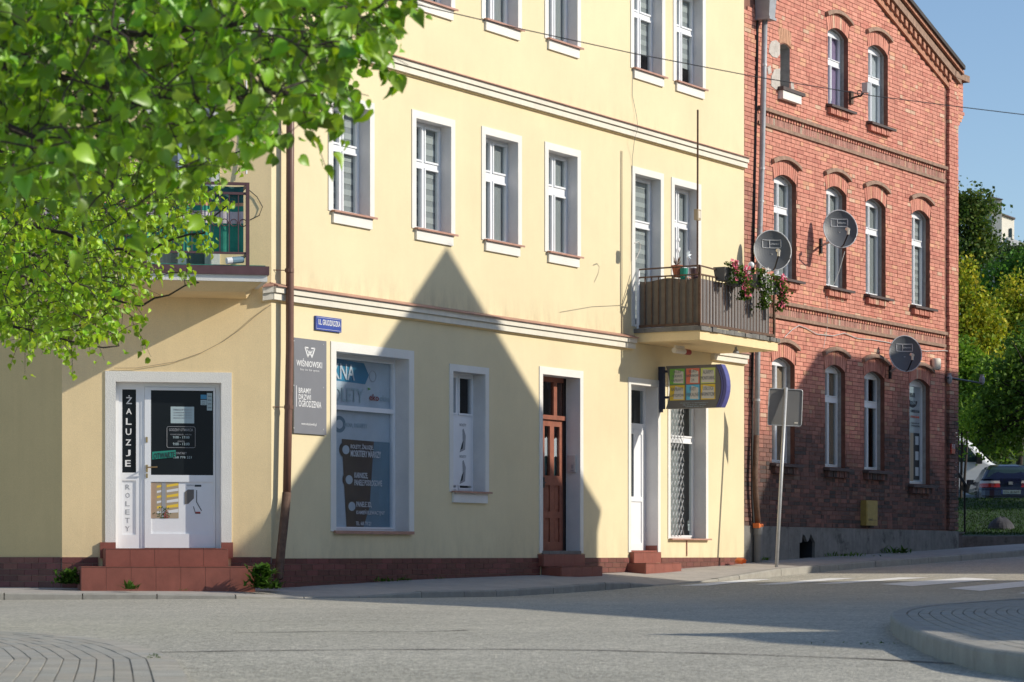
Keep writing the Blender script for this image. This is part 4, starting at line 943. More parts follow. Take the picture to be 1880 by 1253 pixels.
def arched(xl, xr, yt, yb, tr=.33, cur='mid', rise=.12, cols=2, sillpx=None, deep=.16, hood=True, thin=False, pvc=True):
    x0, x1 = X_(xl,0,FB), X_(xr,0,FB); z0, z1 = Z_(xl,yb,0,FB), Z_(xl,yt,0,FB)
    zs = z1-rise*.55
    top = arc(x0, x1, zs, rise); poly = [(x0,z0),(x1,z0)]+top[::-1]
    HB.append(poly); OPEN.append((x0, x1, z0, zs, rise))
    wo = window(FB, x0+.001, x1-.001, z0, zs+rise, dep=deep, cols=cols, tr=tr, blinds=cur, sur=0, sill=False, apron=False, holes=[], reveal=False, mull=.035, tw_=.045, sash_=.018)
    mb = MB(); mb.box(x0+.05, x1-.05, deep-.014, deep+.03, zs-.02, zs+rise-.04); mb.build('arched_head', M['pvc'], wo, FB)
    mb = MB(); seq = poly
    for p, q in zip(seq, seq[1:]+seq[:1]):
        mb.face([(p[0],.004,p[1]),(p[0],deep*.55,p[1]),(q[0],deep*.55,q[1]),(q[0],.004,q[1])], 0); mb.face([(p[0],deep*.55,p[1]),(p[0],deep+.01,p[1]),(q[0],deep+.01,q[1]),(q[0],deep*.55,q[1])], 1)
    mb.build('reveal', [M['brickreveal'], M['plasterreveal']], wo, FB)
    # radial brick arch
    mb = MB(); n = max(9, int((x1-x0)/.075)); lo = arc(x0, x1, zs, rise, n, .004); hi = arc(x0, x1, zs, rise, n, .255)
    for i in range(n):
        a, b, c, d = lo[i], lo[i+1], hi[i+1], hi[i]; e = .007
        pts = [(a[0]+e,a[1]),(b[0]-e,b[1]),(c[0]-e,c[1]),(d[0]+e,d[1])]; yo = rng.uniform(-.003,.003)
        col = bcol(a[0], a[1]); mb.hexa([(pts[0][0],yo,pts[0][1]),(pts[1][0],yo,pts[1][1]),(pts[1][0],.014,pts[1][1]),(pts[0][0],.014,pts[0][1]),(pts[3][0],yo,pts[3][1]),(pts[2][0],yo,pts[2][1]),(pts[2][0],.014,pts[2][1]),(pts[3][0],.014,pts[3][1])], 0, col)
    mb.build('brick_arch', M['brick'], wo, FB, kind='stuff')
    if hood:
        lo = arc(x0-.04, x1+.04, zs-.01, rise, 10, .275); hi = arc(x0-.04, x1+.04, zs-.01, rise, 10, .345); mb = MB()
        for i in range(10):
            a, b, c, d = lo[i], lo[i+1], hi[i+1], hi[i]
            mb.hexa([(a[0],-.075,a[1]),(b[0],-.075,b[1]),(b[0],.01,b[1]),(a[0],.01,a[1]),(d[0],-.06,d[1]),(c[0],-.06,c[1]),(c[0],.01,c[1]),(d[0],.01,d[1])])
        mb.build('hood_mould', M['hood'], wo, FB)
    mb = MB(); mb.hexa([(x0-.09,-.13,z0-.075),(x1+.13,-.13,z0-.075),(x1+.13,deep,z0-.05),(x0-.09,deep,z0-.05),(x0-.09,-.13,z0-.03),(x1+.13,-.13,z0-.03),(x1+.13,deep,z0+.012),(x0-.09,deep,z0+.012)]); so_ = mb.build('sill', M['sillbrick'], wo, FB)
    mb = MB(); n = int((x1-x0+.1)/.085)
    for i in range(n):
        xx = x0-.04+.085*i; mb.box(xx, xx+.062, -.085+.004*(i % 3), .012, z0-.19, z0-.076, 0, bcol(xx, z0) if z0 > 3 else bcol(xx, 1.0))
    mb.build('sill_brick', M['brick'], wo, FB, kind='stuff')
    return wo, (x0, x1, z0, zs+rise)
arched(1520,1557,51,190,tr=.42,cur='violet'); arched(1594,1630,82,222,tr=.42,cur='net')
arched(1421,1462,322,506,cur='mid'); arched(1517,1554,343,524,cur='mid'); arched(1589.5,1626,365,539,cur='mid'); arched(1674,1707,387,559,cur='bands')
arched(1417.5,1459,659,849,cur='tan'); arched(1515,1552,673,857,cur='tan'); arched(1587,1624,685,862,cur=None)
wo, (x0, x1, z0, z1) = arched(1670,1707,698.5,888,tr=None,cur=None,cols=1)
pf = .176
def b4(pa, pb, ya, yb, mt, y=pf, nm='window_film'):
    mb = MB(); mb.box(X_(pa,y,FB), X_(pb,y,FB), y, y+.001, Z_(pa,yb,y,FB), Z_(pa,ya,y,FB)); mb.build(nm, M[mt], wo, FB)
mb = MB(); mb.box(x0+.07, x1-.07, pf+.003, pf+.005, z0+.06, z1-.1); mb.build('window_film', M['filmpale'], wo, FB)
xa, xb = 1671, 1687
mb = MB(); cx0, cz0 = X_(1675,pf,FB), Z_(1675,736,pf,FB); mb.prism([(cx0+.26*math.cos(k*math.pi/10), cz0-.14*math.sin(k*math.pi/10)) for k in range(11)], pf-.001, pf); mb.build('shield_print', M['inkdark'], wo, FB)
def t4(s, pa, pb, ya, yb, mt): text(wo, FB, s, X_(pa,pf,FB), X_(pb,pf,FB), Z_((pa+pb)/2,yb,pf,FB), Z_((pa+pb)/2,ya,pf,FB), pf-.003, M[mt], bold=.02)
t4('BIUR', 1671, 1680, 722, 730, 'inkdark'); t4('ESN', 1671.5, 1680, 736, 743, 'palepaper'); t4('OBSŁUGA', 1672, 1688, 753, 758, 'inkdark'); t4('FIRM', 1672, 1687, 764, 768, 'orangeprint'); t4('KSIĘGOWOŚĆ', 1673, 1688, 776, 779, 'inkdark'); t4('PODATKI', 1673, 1688, 781, 784, 'inkdark')
b4(1677,1688,795,881,'inkdark',pf-.001,'letter_print')
for ya, yb_ in ((801,817),(829,845),(858,874)): b4(1680.5,1686.5,ya,yb_,'filmpale',pf-.003,'letter_print')
b4(1671,1677,795,884,'beige',pf-.001,'letter_print')
# blind niche window, top floor
x0, x1, z0, z1 = X_(1432.5,0,FB), X_(1450,0,FB), Z_(1432,162,0,FB), Z_(1432,80,0,FB)
poly = [(x0,z0),(x1,z0)]+arc(x0,x1,z1-.03,.05)[::-1]; HB.append(poly); OPEN.append((x0,x1,z0,z1-.03,.05))
mb = MB()
for p, q in zip(poly, poly[1:]+poly[:1]): mb.face([(p[0],.004,p[1]),(p[0],.3,p[1]),(q[0],.3,q[1]),(q[0],.004,q[1])])
mb.box(x0-.1, x1+.1, .27, .30, z0-.1, z1+.1); ni = mb.build('niche_window', M['plasterreveal'], house, FB)
mb = MB(); mb.box(x0+.01, x0+.10, .05, .09, z0, z1); mb.build('frame', M['pvc'], ni, FB)
mb = MB(); mb.box(x0-.12, x1+.42, -.12, .1, z0-.05, z0+.012); mb.build('sill', M['sillbrick'], ni, FB)
mb = MB(); mb.box(x0-.08, x1+.30, -.095, .01, z0-.20, z0-.051); mb.build('sill_block', M['white'], ni, FB)
mb = MB(); n = 8; lo = arc(x0-.03,x1+.03,z1-.02,.05,n,.01); hi = arc(x0-.03,x1+.03,z1-.02,.05,n,.27)
for i in range(n):
    a, b, c, d = lo[i], lo[i+1], hi[i+1], hi[i]; e = .006
    mb.hexa([(a[0]+e,-.002,a[1]),(b[0]-e,-.002,b[1]),(b[0]-e,.012,b[1]),(a[0]+e,.012,a[1]),(d[0]+e,-.002,d[1]),(c[0]-e,-.002,c[1]),(c[0]-e,.012,c[1]),(d[0]+e,.012,d[1])], 0, (.55,.30,.19))
mb.build('brick_arch', M['brick'], ni, FB, kind='stuff')
# outline of the gable wall
e1 = at(FB,1670.6,0,-.22); e2 = at(FB,1771,126,-.22); SLP = (e1[1]-e2[1])/(e1[0]-e2[0])
def roofz(x): return e2[1]+SLP*(x-e2[0])
TM = (TL+TR)/2-.2
def topz(x): return roofz(x) if x > TM else roofz(2*TM-x)
ZC = Z_(1390,966,0,FB)                               # top of the concrete base
wallpoly = [(TL,ZC-.06),(TR,ZC-.06),(TR,topz(TR)-.02),(TM,topz(TM)-.02),(TL,topz(TL)-.02)]
mb = MB(); mb.prism(wallpoly, .0115, .0116, caps='fn', holes=HB); mb.build('wall', M['brickmortar'], house, FB)
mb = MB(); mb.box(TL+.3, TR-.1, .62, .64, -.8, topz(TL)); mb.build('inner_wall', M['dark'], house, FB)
mb = MB(); D = 11
mb.face([(TR,.01,-.9),(TR,D,-.9),(TR,D,topz(TR)-.02),(TR,.01,topz(TR)-.02)]); mb.face([(TL,.01,-.9),(TL,D,-.9),(TL,D,topz(TL)-.02),(TL,.01,topz(TL)-.02)][::-1]); mb.face([(p[0],D,p[1]) for p in wallpoly][::-1])
mb.build('rear_wall', M['brickmortar'], house, FB)
mb = MB()
for xa, xb in ((TL-.3, TM), (TM, e2[0])):
    mb.hexa([(xa,-.22,topz(xa)),(xb,-.22,topz(xb)),(xb,D,topz(xb)),(xa,D,topz(xa)),(xa,-.22,topz(xa)+.06),(xb,-.22,topz(xb)+.06),(xb,D,topz(xb)+.06),(xa,D,topz(xa)+.06)])
mb.build('roof', M['slate'], house, FB)
# rows of bricks: the ones that show largest are single parts, the rest one field
ch, jt = .077, .0105
groove0, groove1 = at(FB,1734.5,500)[0], at(FB,1738,500)[0]
gap0, gap1 = at(FB,1383,500)[0], at(FB,1390,500)[0]
BANDS = []
def bandz(pa, pb): return (Z_(*pa,0,FB)+Z_(*pb,0,FB))/2
b1t, b1b = bandz((1410,206),(1735,312)), bandz((1410,230),(1735,335)); b2t, b2b = bandz((1422,558),(1732,614)), bandz((1410,578),(1732,636))
def blocked(z):
    iv = [(groove0, groove1)]
    for x0, x1, z0, zs, rise in OPEN:
        if z < z0-.03 or z > zs+rise+.275: continue
        if z < zs-.0: iv.append((x0, x1))
        elif z < zs+.27: iv.append((x0-.055, x1+.055))
        else:
            u = math.sqrt(max(0, 1-(z-zs-.265)/max(rise,.01))); h = (x1-x0)/2+.06; iv.append(((x0+x1)/2-h*u, (x0+x1)/2+h*u))
    for bt, bb in ((b1t,b1b),(b2t,b2b)):
        if bb-.05 < z < bt+.05: iv.append((gap1, groove0))
    return sorted(iv)
allb = []; row = 0; z = ZC+.004
while z < roofz(TM):
    zc = z+(ch-jt)/2; x = TL+.002-(.13 if row % 2 else 0)-rng.uniform(0,.02); iv = blocked(zc)
    while x < TR:
        L = .25 if rng.random() < (.72 if row % 2 else .45) else .12
        segs = [(max(x, TL+.002), min(x+L, TR-.001))]; x += L+jt
        for a, b in iv:
            ns = []
            for p, q in segs:
                if q <= a or p >= b: ns.append((p, q)); continue
                if p < a: ns.append((p, a-.004))
                if q > b: ns.append((b+.004, q))
            segs = ns
        for p, q in segs:
            if q-p < .03 or topz((p+q)/2)-zc < .60 and p < groove0: continue
            if p >= groove0 and topz((p+q)/2)-zc < .25: continue
            proud = -.055 if p > groove0 else (-.012 if q < gap1 else 0)
            allb.append((p, q, z, z+ch-jt, proud+rng.uniform(-.003,.003)))
    z += ch; row += 1
# largest in view: nearest end of the front, inside the picture, clear of the balcony
def rank(b):
    if b[0] < gap1+.25: return 99
    if b[2] > Z_(1410,20,0,FB): return 99
    if 2.6 < b[2] < 5.3 and b[0] < X_(1440): return 99
    return b[0]-(b[1]-b[0])*2
order = sorted(range(len(allb)), key=lambda i: rank(allb[i])); single = set(order[:295])
mb = MB(); bproto = {}
for i, (p, q, z0, z1, y) in enumerate(allb):
    if i in single:
        key = (round(q-p,2), rng.randint(0,1)); c = bcol(p, z0); ck = tuple(round(v*14) for v in c); key = (key[0], ck)
        if key not in bproto:
            b = MB(); b.box(0, key[0], 0, .016, 0, ch-jt, 0, c, skip='b'); bproto[key] = b.mesh('brick', M['brick'])
        place('brick', bproto[key], house, T(FB, p, y, z0))
    else: mb.box(p, q, y, .013, z0, z1, 0, bcol(p, z0), skip='b')
mb.build('brick_field', M['brick'], house, FB, kind='stuff')
print('bricks', len(allb), 'protos', len(bproto))
# string courses with a toothed upper edge
for bt, bb in ((b1t,b1b),(b2t,b2b)):
    mb = MB(); mb.box(gap1, groove0-.01, -.08, .012, bt-.012, bt+.05); sc_ = mb.build('string_course', M['hood'], house, FB)
    mb = MB(); n = int((groove0-gap1)/.115)
    for i in range(n):
        xx = gap1+.115*i; mb.box(xx, xx+.068, -.03, .012, bt-.075, bt-.0125, 0, bcol(xx, 5))
    mb.build('tooth_brick', M['brick'], sc_, FB, kind='stuff')
    mb = MB(); n = int((groove0-gap1)/.082)
    for i in range(n):
        xx = gap1+.082*i; c = bcol(xx, 5); k = rng.uniform(.55,.8); mb.box(xx, xx+.072, -.006, .012, bb+.032, bt-.0755, 0, (c[0]*k, c[1]*k*1.2, c[2]*k*1.3))
    mb.build('soldier_brick', M['brick'], sc_, FB, kind='stuff')
    mb = MB(); mb.box(gap1, groove0-.01, -.04, .012, bb-.03, bb+.03); mb.build('lower_course', M['hood'], sc_, FB)
# sloping gable cornice
def slopebar(nm, o0, o1, y0, mt, par, x_a=TM, x_b=None):
    x_b = x_b or TR-.02; mb = MB()
    mb.hexa([(x_a,y0,topz(x_a)-o1),(x_b,y0,topz(x_b)-o1),(x_b,.012,topz(x_b)-o1),(x_a,.012,topz(x_a)-o1),(x_a,y0,topz(x_a)-o0),(x_b,y0,topz(x_b)-o0),(x_b,.012,topz(x_b)-o0),(x_a,.012,topz(x_a)-o0)])
    return mb.build(nm, M[mt], par, FB)
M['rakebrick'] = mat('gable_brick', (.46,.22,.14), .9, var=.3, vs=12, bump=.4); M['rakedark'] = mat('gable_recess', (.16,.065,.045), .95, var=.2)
GC = slopebar('gable_cornice', .14, .29, -.13, 'hood', house)
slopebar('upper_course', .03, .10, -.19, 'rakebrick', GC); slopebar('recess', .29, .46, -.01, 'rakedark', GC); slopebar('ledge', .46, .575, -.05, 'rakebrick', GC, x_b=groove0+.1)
slopebar('roof_edge', -.05, .03, -.24, 'slate', GC, x_b=e2[0])
mb = MB(); mb.hexa([(-.05,-.105,-.06),(.065,-.105,-.06-.115*.34),(.065,.0,-.06-.115*.34),(-.05,.0,-.06),(-.05,-.105,.05),(.065,-.105,.05-.115*.34),(.065,0,.05-.115*.34),(-.05,0,.05)])
den = mb.mesh('dentil_brick', M['rakebrick']); x = groove0+.05
while x > TM+.2: place('dentil_brick', den, GC, T(FB, x, 0, topz(x)-.375)); x -= .232
# kneeler at the eave corner
zk = Z_(1757,146,-.06,FB)
mb = MB(); mb.box(TR-.35, TR+.42, -.14, .3, zk-.0, zk+.13); KN = mb.build('kneeler', M['hood'], house, FB)
mb = MB(); k = 0; zz = zk-.002; zend = Z_(1757,232,0,FB)
while zz > zend:
    ov = .30 if zz > zend+.22 else .30*max(0.15,(zz-zend)/.22); 
    if abs(zz-(zend+.30)) < .05: ov = .38
    mb.box(TR+.001, TR+ov, -.04, .3, zz-.067, zz, 0, bcol(15, 8)); zz -= .077
mb.build('corbel_brick', M['brick'], KN, FB, kind='stuff')
# plaster left on the bricks round the blind window
for pts in ([(1412,84),(1416,76),(1424,74),(1431,80),(1431.5,100),(1426,107),(1417,104),(1411,96)], [(1416,140),(1421,128),(1431.5,126),(1431.5,162),(1424,165),(1415,158)], [(1408,124),(1414,120),(1416,134),(1410,137)], [(1451,150),(1456,152),(1458,168),(1452,168)]):
    mb = MB(); mb.prism([at(FB,a,b) for a, b in pts], -.009, .004); mb.build('plaster_patch', M['concretepale'], house, FB)
# concrete base with a broken basement opening
x0, x1 = X_(1463,0,FB), X_(1491,0,FB); zb, zt = Z_(1463,1025,0,FB), Z_(1463,987,0,FB)
hole = [(x0,zb),(x1,zb),(x1+.02,zt-.09),(x1-.1,zt),(x0+.75*(x1-x0),zt+.07),(x0+.62*(x1-x0),zt-.05),(x0+.5*(x1-x0),zt-.08),(x0+.38*(x1-x0),zt+.03),(x0+.22*(x1-x0),zt+.06),(x0+.16*(x1-x0),zt-.09),(x0,zt-.10)]
mb = MB(); mb.prism([(TL,-.9),(TR+.03,-.9),(TR+.03,ZC-.02),(TL,ZC)], -.05, .008, caps='f', holes=[hole]); cb = mb.build('concrete_base', M['concrete'], house, FB)
mb = MB(); mb.box(x0-.2, x1+.2, .25, .27, zb-.2, zt+.3)
for p, q in zip(hole, hole[1:]+hole[:1]): mb.face([(p[0],.0,p[1]),(p[0],.26,p[1]),(q[0],.26,q[1]),(q[0],.0,q[1])])
mb.build('basement_opening', M['dark'], cb, FB)
# black tube standing in for the shaded gap between the houses, entrance side wall round the corner
mb = MB(); pts = [(1389,-60),(1388,100),(1384,290),(1381,450),(1379.5,700),(1379,900),(1383,1000)]
mb.tube([(*(lambda q: (q[0], -.012, q[1]))(at(FB,a,b)),) for a, b in pts], .035, 6); mb.build('gap_shade_tube', M['cable'], house, FB)
es = thing('entrance_side_wall', 'low dark brick wall of the side entrance at the corner of the brick house', 'wall', T(FB, TR+.4, .3, .05))
mb = MB(); mb.box(TR+.05, TR+1.0, .25, 3.5, -.3, Z_(1770,980,.25,FB)); mb.build('side_block', M['sillbrick'], es, FB)
mb = MB(); mb.box(TR+.03, TR+1.05, .22, 3.5, Z_(1770,980,.25,FB), Z_(1770,977.5,.25,FB)); mb.build('coping', M['concrete'], es, FB)
hr = thing('handrail', 'black metal handrail with a bent top beside the brick house corner', 'handrail', T(FB, TR+.5, .4, .4))
q = lambda px, py: (*at(FB,px,py,.4)[:1], .4, at(FB,px,py,.4)[1])
mb = MB(); mb.tube([q(1752,861),q(1758,868),q(1766,880),q(1771,888),q(1773,895),q(1772.5,905)], .035, 6); mb.build('rail', M['black'], hr, FB)
mb = MB(); mb.tube([q(1771,893),q(1771,979)], .022, 6); mb.build('post', M['black'], hr, FB)
# ------------------------------------------------------------------ things on the fronts
def on(F, px, py, y): x, z = at(F, px, py, y); return x, z
# brown downpipe
pts = [(534,-120,-.14),(532.5,380,-.14),(532,640,-.14),(529,780,-.14),(526.5,905,-.14),(523,945,-.15),(516,1010,-.16),(512,1062,-.17),(507,1073,-.20)]
P3 = [(at(FM,a,b,y)[0], y, at(FM,a,b,y)[1]) for a, b, y in pts]
dp_ = thing('brown_downpipe', 'brown metal downpipe on the yellow house beside the grey board', 'downpipe', T(FM, P3[-1][0], -.17, P3[-1][2]))
mb = MB(); mb.tube(P3[:5], .052, 10); mb.build('pipe', M['brown'], dp_, FM, smooth=True)
mb = MB(); mb.tube(P3[4:], .058, 10); mb.build('lower_pipe', M['rust'], dp_, FM, smooth=True)
for py in (497, 748, 250):
    x, z = at(FM, 531.5 if py < 600 else 530, py, -.14); mb = MB(); mb.tube([(x,-.14,z-.025),(x,-.14,z+.025)], .06, 10); mb.tube([(x,-.14,z),(x-.16,.0,z)], .006, 4); mb.build('bracket', M['brown'], dp_, FM)
# grey pipe with hopper on the brick house
pts = [(1404,38),(1402,150),(1399,300),(1394,450),(1391,650),(1389,800)]
P3 = [(at(FB,a,b,-.13)[0], -.13, at(FB,a,b,-.13)[1]) for a, b in pts]
lowp = [(1389,800),(1386,870),(1387,905),(1392,968)]; P4 = [(at(FB,a,b,-.13)[0], -.13, at(FB,a,b,-.13)[1]) for a, b in lowp]
gp = thing('grey_downpipe', 'rust stained grey downpipe with a hopper box between the two houses', 'downpipe', T(FB, P4[-1][0], -.13, -.15))
mb = MB(); mb.tube(P3, .05, 10); mb.build('pipe', M['zinc'], gp, FB, smooth=True)
mb = MB(); mb.tube(P4, .052, 10); mb.build('lower_pipe', M['rust'], gp, FB, smooth=True)
x, z = at(FB,1405,38,-.15); mb = MB(); mb.hexa([(x-.12,-.28,z+.04),(x+.12,-.28,z+.04),(x+.12,-.02,z+.04),(x-.12,-.02,z+.04),(x-.15,-.32,z+.60),(x+.15,-.32,z+.60),(x+.15,-.01,z+.60),(x-.15,-.01,z+.60)]); mb.hexa([(x-.14,-.30,z+.0),(x+.14,-.30,z+.0),(x+.14,-.01,z+.0),(x-.14,-.01,z+.0),(x-.14,-.30,z+.045),(x+.14,-.30,z+.045),(x+.14,-.01,z+.045),(x-.14,-.01,z+.045)]); mb.build('hopper', M['zinc'], gp, FB)
x, z = at(FB,1391.5,968,-.13); zb = at(FB,1392,1032,-.13)[1]
mb = MB(); mb.lathe([(.075,zb),(.075,z-.14),(.088,z-.14),(.088,z)], (x,-.13,0), 12); mb.build('drain_collar', M['signback'], gp, FB, smooth=False)
for py, px in ((120,1402.5),(310,1398.6),(370,1397),(560,1392.5),(735,1390)):
    xx, zz = at(FB,px,py,-.13); mb = MB(); mb.tube([(xx,-.13,zz-.02),(xx,-.13,zz+.02)], .057, 10); mb.build('bracket', M['steel'], gp, FB)
of = thing('orange_shard', 'broken orange plastic shard stuck in the collar of the grey drain', 'debris', T(FB, x, -.13, z)); mb = MB(); mb.hexa([(x-.09,-.20,z-.02),(x+.08,-.2,z+.0),(x+.08,-.08,z+.0),(x-.09,-.08,z-.02),(x-.10,-.2,z+.07),(x+.05,-.2,z+.02),(x+.05,-.08,z+.02),(x-.10,-.08,z+.07)]); mb.box(x+.0, x+.08, -.2, -.1, z+.002, z+.055); mb.build('shard', M['orange'], of, FB)
# orange debris on the pavement
ox, oz = at(FB,1362,1031,-.35); od = thing('orange_debris', 'broken orange plastic pipe pieces lying on the pavement at the wall', 'debris', T(FB, ox, -.35, oz))
for i, (dx, s, a) in enumerate(((-.10,.06,.3),(.0,.075,-.2),(.10,.055,.6),(.05,.045,1.2))):
    mb = MB(); n = 7; rr = []
    for k in range(n): an = a+k*math.pi/(n-1)*.9; rr.append((ox+dx+s*math.cos(an)*.8, oz-.02+s*math.sin(an)*.9))
    for p, q in zip(rr, rr[1:]): mb.face([(p[0],-.42+.02*i,p[1]),(q[0],-.42+.02*i,q[1]),(q[0],-.30+.03*i,q[1]+.02),(p[0],-.30+.03*i,p[1]+.015)])
    mb.build('shard', M['orange'], od, FB)
# grey company board
x0, x1 = X_(536.5), X_(596); zt, zb = Z_(536.5,620), Z_(536.5,795.5)
bd = thing('company_board', 'grey wall board with white logo and BRAMY DRZWI OGRODZENIA lettering', 'sign', T(FM, x0, 0, zb))
mb = MB(); mb.box(x0, x1, -.03, -.008, zb, zt); mb.build('panel', M['board'], bd, FM)
def bt(s, pa, pb, ya, yb, bold=.02): text(bd, FM, s, X_(pa,-.03), X_(pb,-.03), Z_((pa+pb)/2,yb,-.03), Z_((pa+pb)/2,ya,-.03), -.031, M['whitepaint'], bold=bold)
bt('WIŚNIOWSKI', 544, 591, 659.5, 674.5, .03); bt('Bramy · okna · drzwi · ogrodzenia', 551, 586, 678, 683, 0); bt('BRAMY', 548, 571, 713, 722.5, .02); bt('DRZWI', 548, 570.5, 725, 734.5, .02); bt('OGRODZENIA', 548, 589.5, 736.5, 748.5, .02); bt('www.wisniowski.pl', 553, 581, 776.5, 783, .02)
ux = lambda px: X_(px,-.03); uz = lambda py, px=568: Z_(px,py,-.03)
uz2 = lambda px, py: Z_(px, py, -.03)
def stroke(pts, w_):
    for (a, b), (c, d) in zip(pts, pts[1:]):
        p, q = Vector((ux(a), uz2(a,b))), Vector((ux(c), uz2(c,d))); n = (q-p).orthogonal().normalized()*w_; e = (q-p).normalized()*w_*.6
        mb.prism([tuple(p-n-e), tuple(q-n+e), tuple(q+n+e), tuple(p+n-e)], -.0325, -.031)
mb = MB(); stroke([(560,638.5),(565,655.5),(568.8,645.5),(572.5,656.5),(577.5,640.5)], .011); stroke([(560,638),(565.5,639)], .009); stroke([(571.5,640),(577.6,640.3)], .009); stroke([(564.2,643),(568.8,652),(573,644.5)], .007)
mb.build('logo', M['whitepaint'], bd, FM)
mb = MB(); mb.box(ux(543.6), ux(544.6), -.032, -.029, uz(747,544), uz(708,544)); mb.build('print_line', M['whitepaint'], bd, FM)
for px in (539.5, 593.5):
    for py in (626 if px < 560 else 633, 708 if px < 560 else 712, 786 if px < 560 else 789):
        mb = MB(); mb.lathe([(.009,-.034),(.009,-.029)], (ux(px),0,uz(py,px)), 8); s_ = [(v[0],v[2]-uz(py,px)-0,v[1]) for v in mb.v]; mb.v = [(v[0], v[1]+0, uz(py,px)+(v[2])) for v in [(a, b, c) for a, b, c in [(w_[0], w_[1], w_[2]) for w_ in s_]]]; mb.build('screw', M['steel'], bd, FM)
# street name plate
x0, x1 = X_(576.5), X_(623.5); zt, zb = Z_(576.5,580), Z_(576.5,605.5)
sg = thing('street_name_plate', 'small blue enamel street name plate with white lettering', 'sign', T(FM, x0, 0, zb))
mb = MB(); mb.box(x0, x1, -.03, -.006, zb, zt); mb.build('plate', M['blue'], sg, FM)
text(sg, FM, 'UL. GRUDZIĄDZKA', x0+.055, x1-.03, zb+.05, zt-.035, -.031, M['whitepaint'], bold=.03)
mb = MB(); e = .016; pp = [(x0+e,zb+e),(x1-e,zb+e),(x1-e,zt-e),(x0+e,zt-e),(x0+e,zb+e)]; mb.tube([(a,-.031,b) for a, b in pp], .003, 4); mb.build('white_border', M['whitepaint'], sg, FM)
# projecting light box sign, at right angles to the front
xs, ys0, ys1 = X_(1222,-.12), -.12, -1.22
zt, zb = Z_(1230,674,-.15), Z_(1230,752,-.15)
ls = thing('projecting_sign', 'projecting box sign with six coloured panels and a curved blue end', 'sign', T(FM, xs, 0, zb))
FS = FM @ Matrix.Translation((xs, 0, 0)) @ Matrix.Rotation(-math.pi/2, 4, 'Z')     # x: out from the wall, y: along the front
L0, L1 = .16, 1.06
def cv(z): u = (z-zb)/(zt-zb)*2-1; return u*u
left = [(L0+.07*(1-cv(zb+(zt-zb)*k/8)), zb+(zt-zb)*k/8) for k in range(9)]
right = [(L1+.10*(1-cv(zb+(zt-zb)*k/8)), zb+(zt-zb)*k/8) for k in range(9)]
mb = MB(); mb.prism(left[:1]+right+left[::-1][:-1], -.07, .07); mb.build('box', M['signgrey'], ls, FS)
for o, w_, mt, nm in ((.012,.03,'skyprint','edge_strip'),(.05,.055,'indigo','curved_end')):
    mb = MB(); r2 = [(a+o, b) for a, b in right]; r3 = [(a+o+w_, b) for a, b in right]; mb.prism(r2+r3[::-1], -.075+.001*(o > .02), .075); mb.build(nm, M['indigo'] if nm == 'curved_end' else M['indigo'], ls, FS)
cols = [(.235,.505),(.535,.775),(.80,1.06)]; zz = [(zb+.37*(zt-zb), zt-.045), (zb+.135, zb+.355*(zt-zb))]
zr_ = [(zb+.565*(zt-zb), zt-.05), (zb+.19*(zt-zb), zb+.545*(zt-zb))]
sets = [[('greenprint',['SKLEP','SERWIS','NAPRAWY']),('orangeprint',['BIURO','RACHUNKOWE','24']),('limeprint',['ALARMY','MONITORING'])],[('yellowprint',['NAPRAWY','LAPTOPÓW']),('skyprint',['KASY','FISKALNE']),('yellowprint',['USŁUGI','INFORMATYCZNE'])]]
for r in range(2):
    for c in range(3):
        mt, lines = sets[r][c]; xa, xb = cols[c]; za, zb2 = zr_[r]
        mb = MB(); mb.box(xa, xb, -.074, -.0705, za, zb2); mb.build('panel', M[mt], ls, FS)
        mb = MB(); ixa, ixb = xa+.055*(c < 2)+.012, xb-.02; mb.prism([(ixa,za+.02),(ixb,za+.012),(ixb,zb2-.05),(ixa+.03,zb2-.015)], -.0752, -.0741); mb.build('panel_fade', M['cream'], ls, FS)
        n = len(lines)
        for i, s in enumerate(lines):
            h = (zb2-za)/(n+.6); zl = zb2-h*(i+1)-.0; wd = min(.95, .115*len(s))*(xb-xa); xm = (xa+xb)/2
            text(ls, FS, s, xm-wd/2, xm+wd/2, zl, zl+h*.62, -.076, M['signback'], bold=.0)
for i, s in enumerate(('TWOJE BIURO · UL. GRUDZIĄDZKA 10', 'TEL. 56 70 22 221 · SERWIS', 'CZYNNE PN-PT 9-17')):
    text(ls, FS, s, .42+.05*i, .93-.04*i, zb+.075-.03*i, zb+.093-.03*i, -.0725, M['palepaper'], bold=.01)
mb = MB(); mb.box(-.02, .10, -.03, .03, zb+.0, zt-.0); mb.box(.06, .30, -.015, .015, zt-.10, zt-.06); mb.box(.06, .28, -.015, .015, zb+.17, zb+.21); mb.box(.02,.06,-.029,.029,zb-.05,zb); mb.build('bracket', M['navy'], ls, FS)
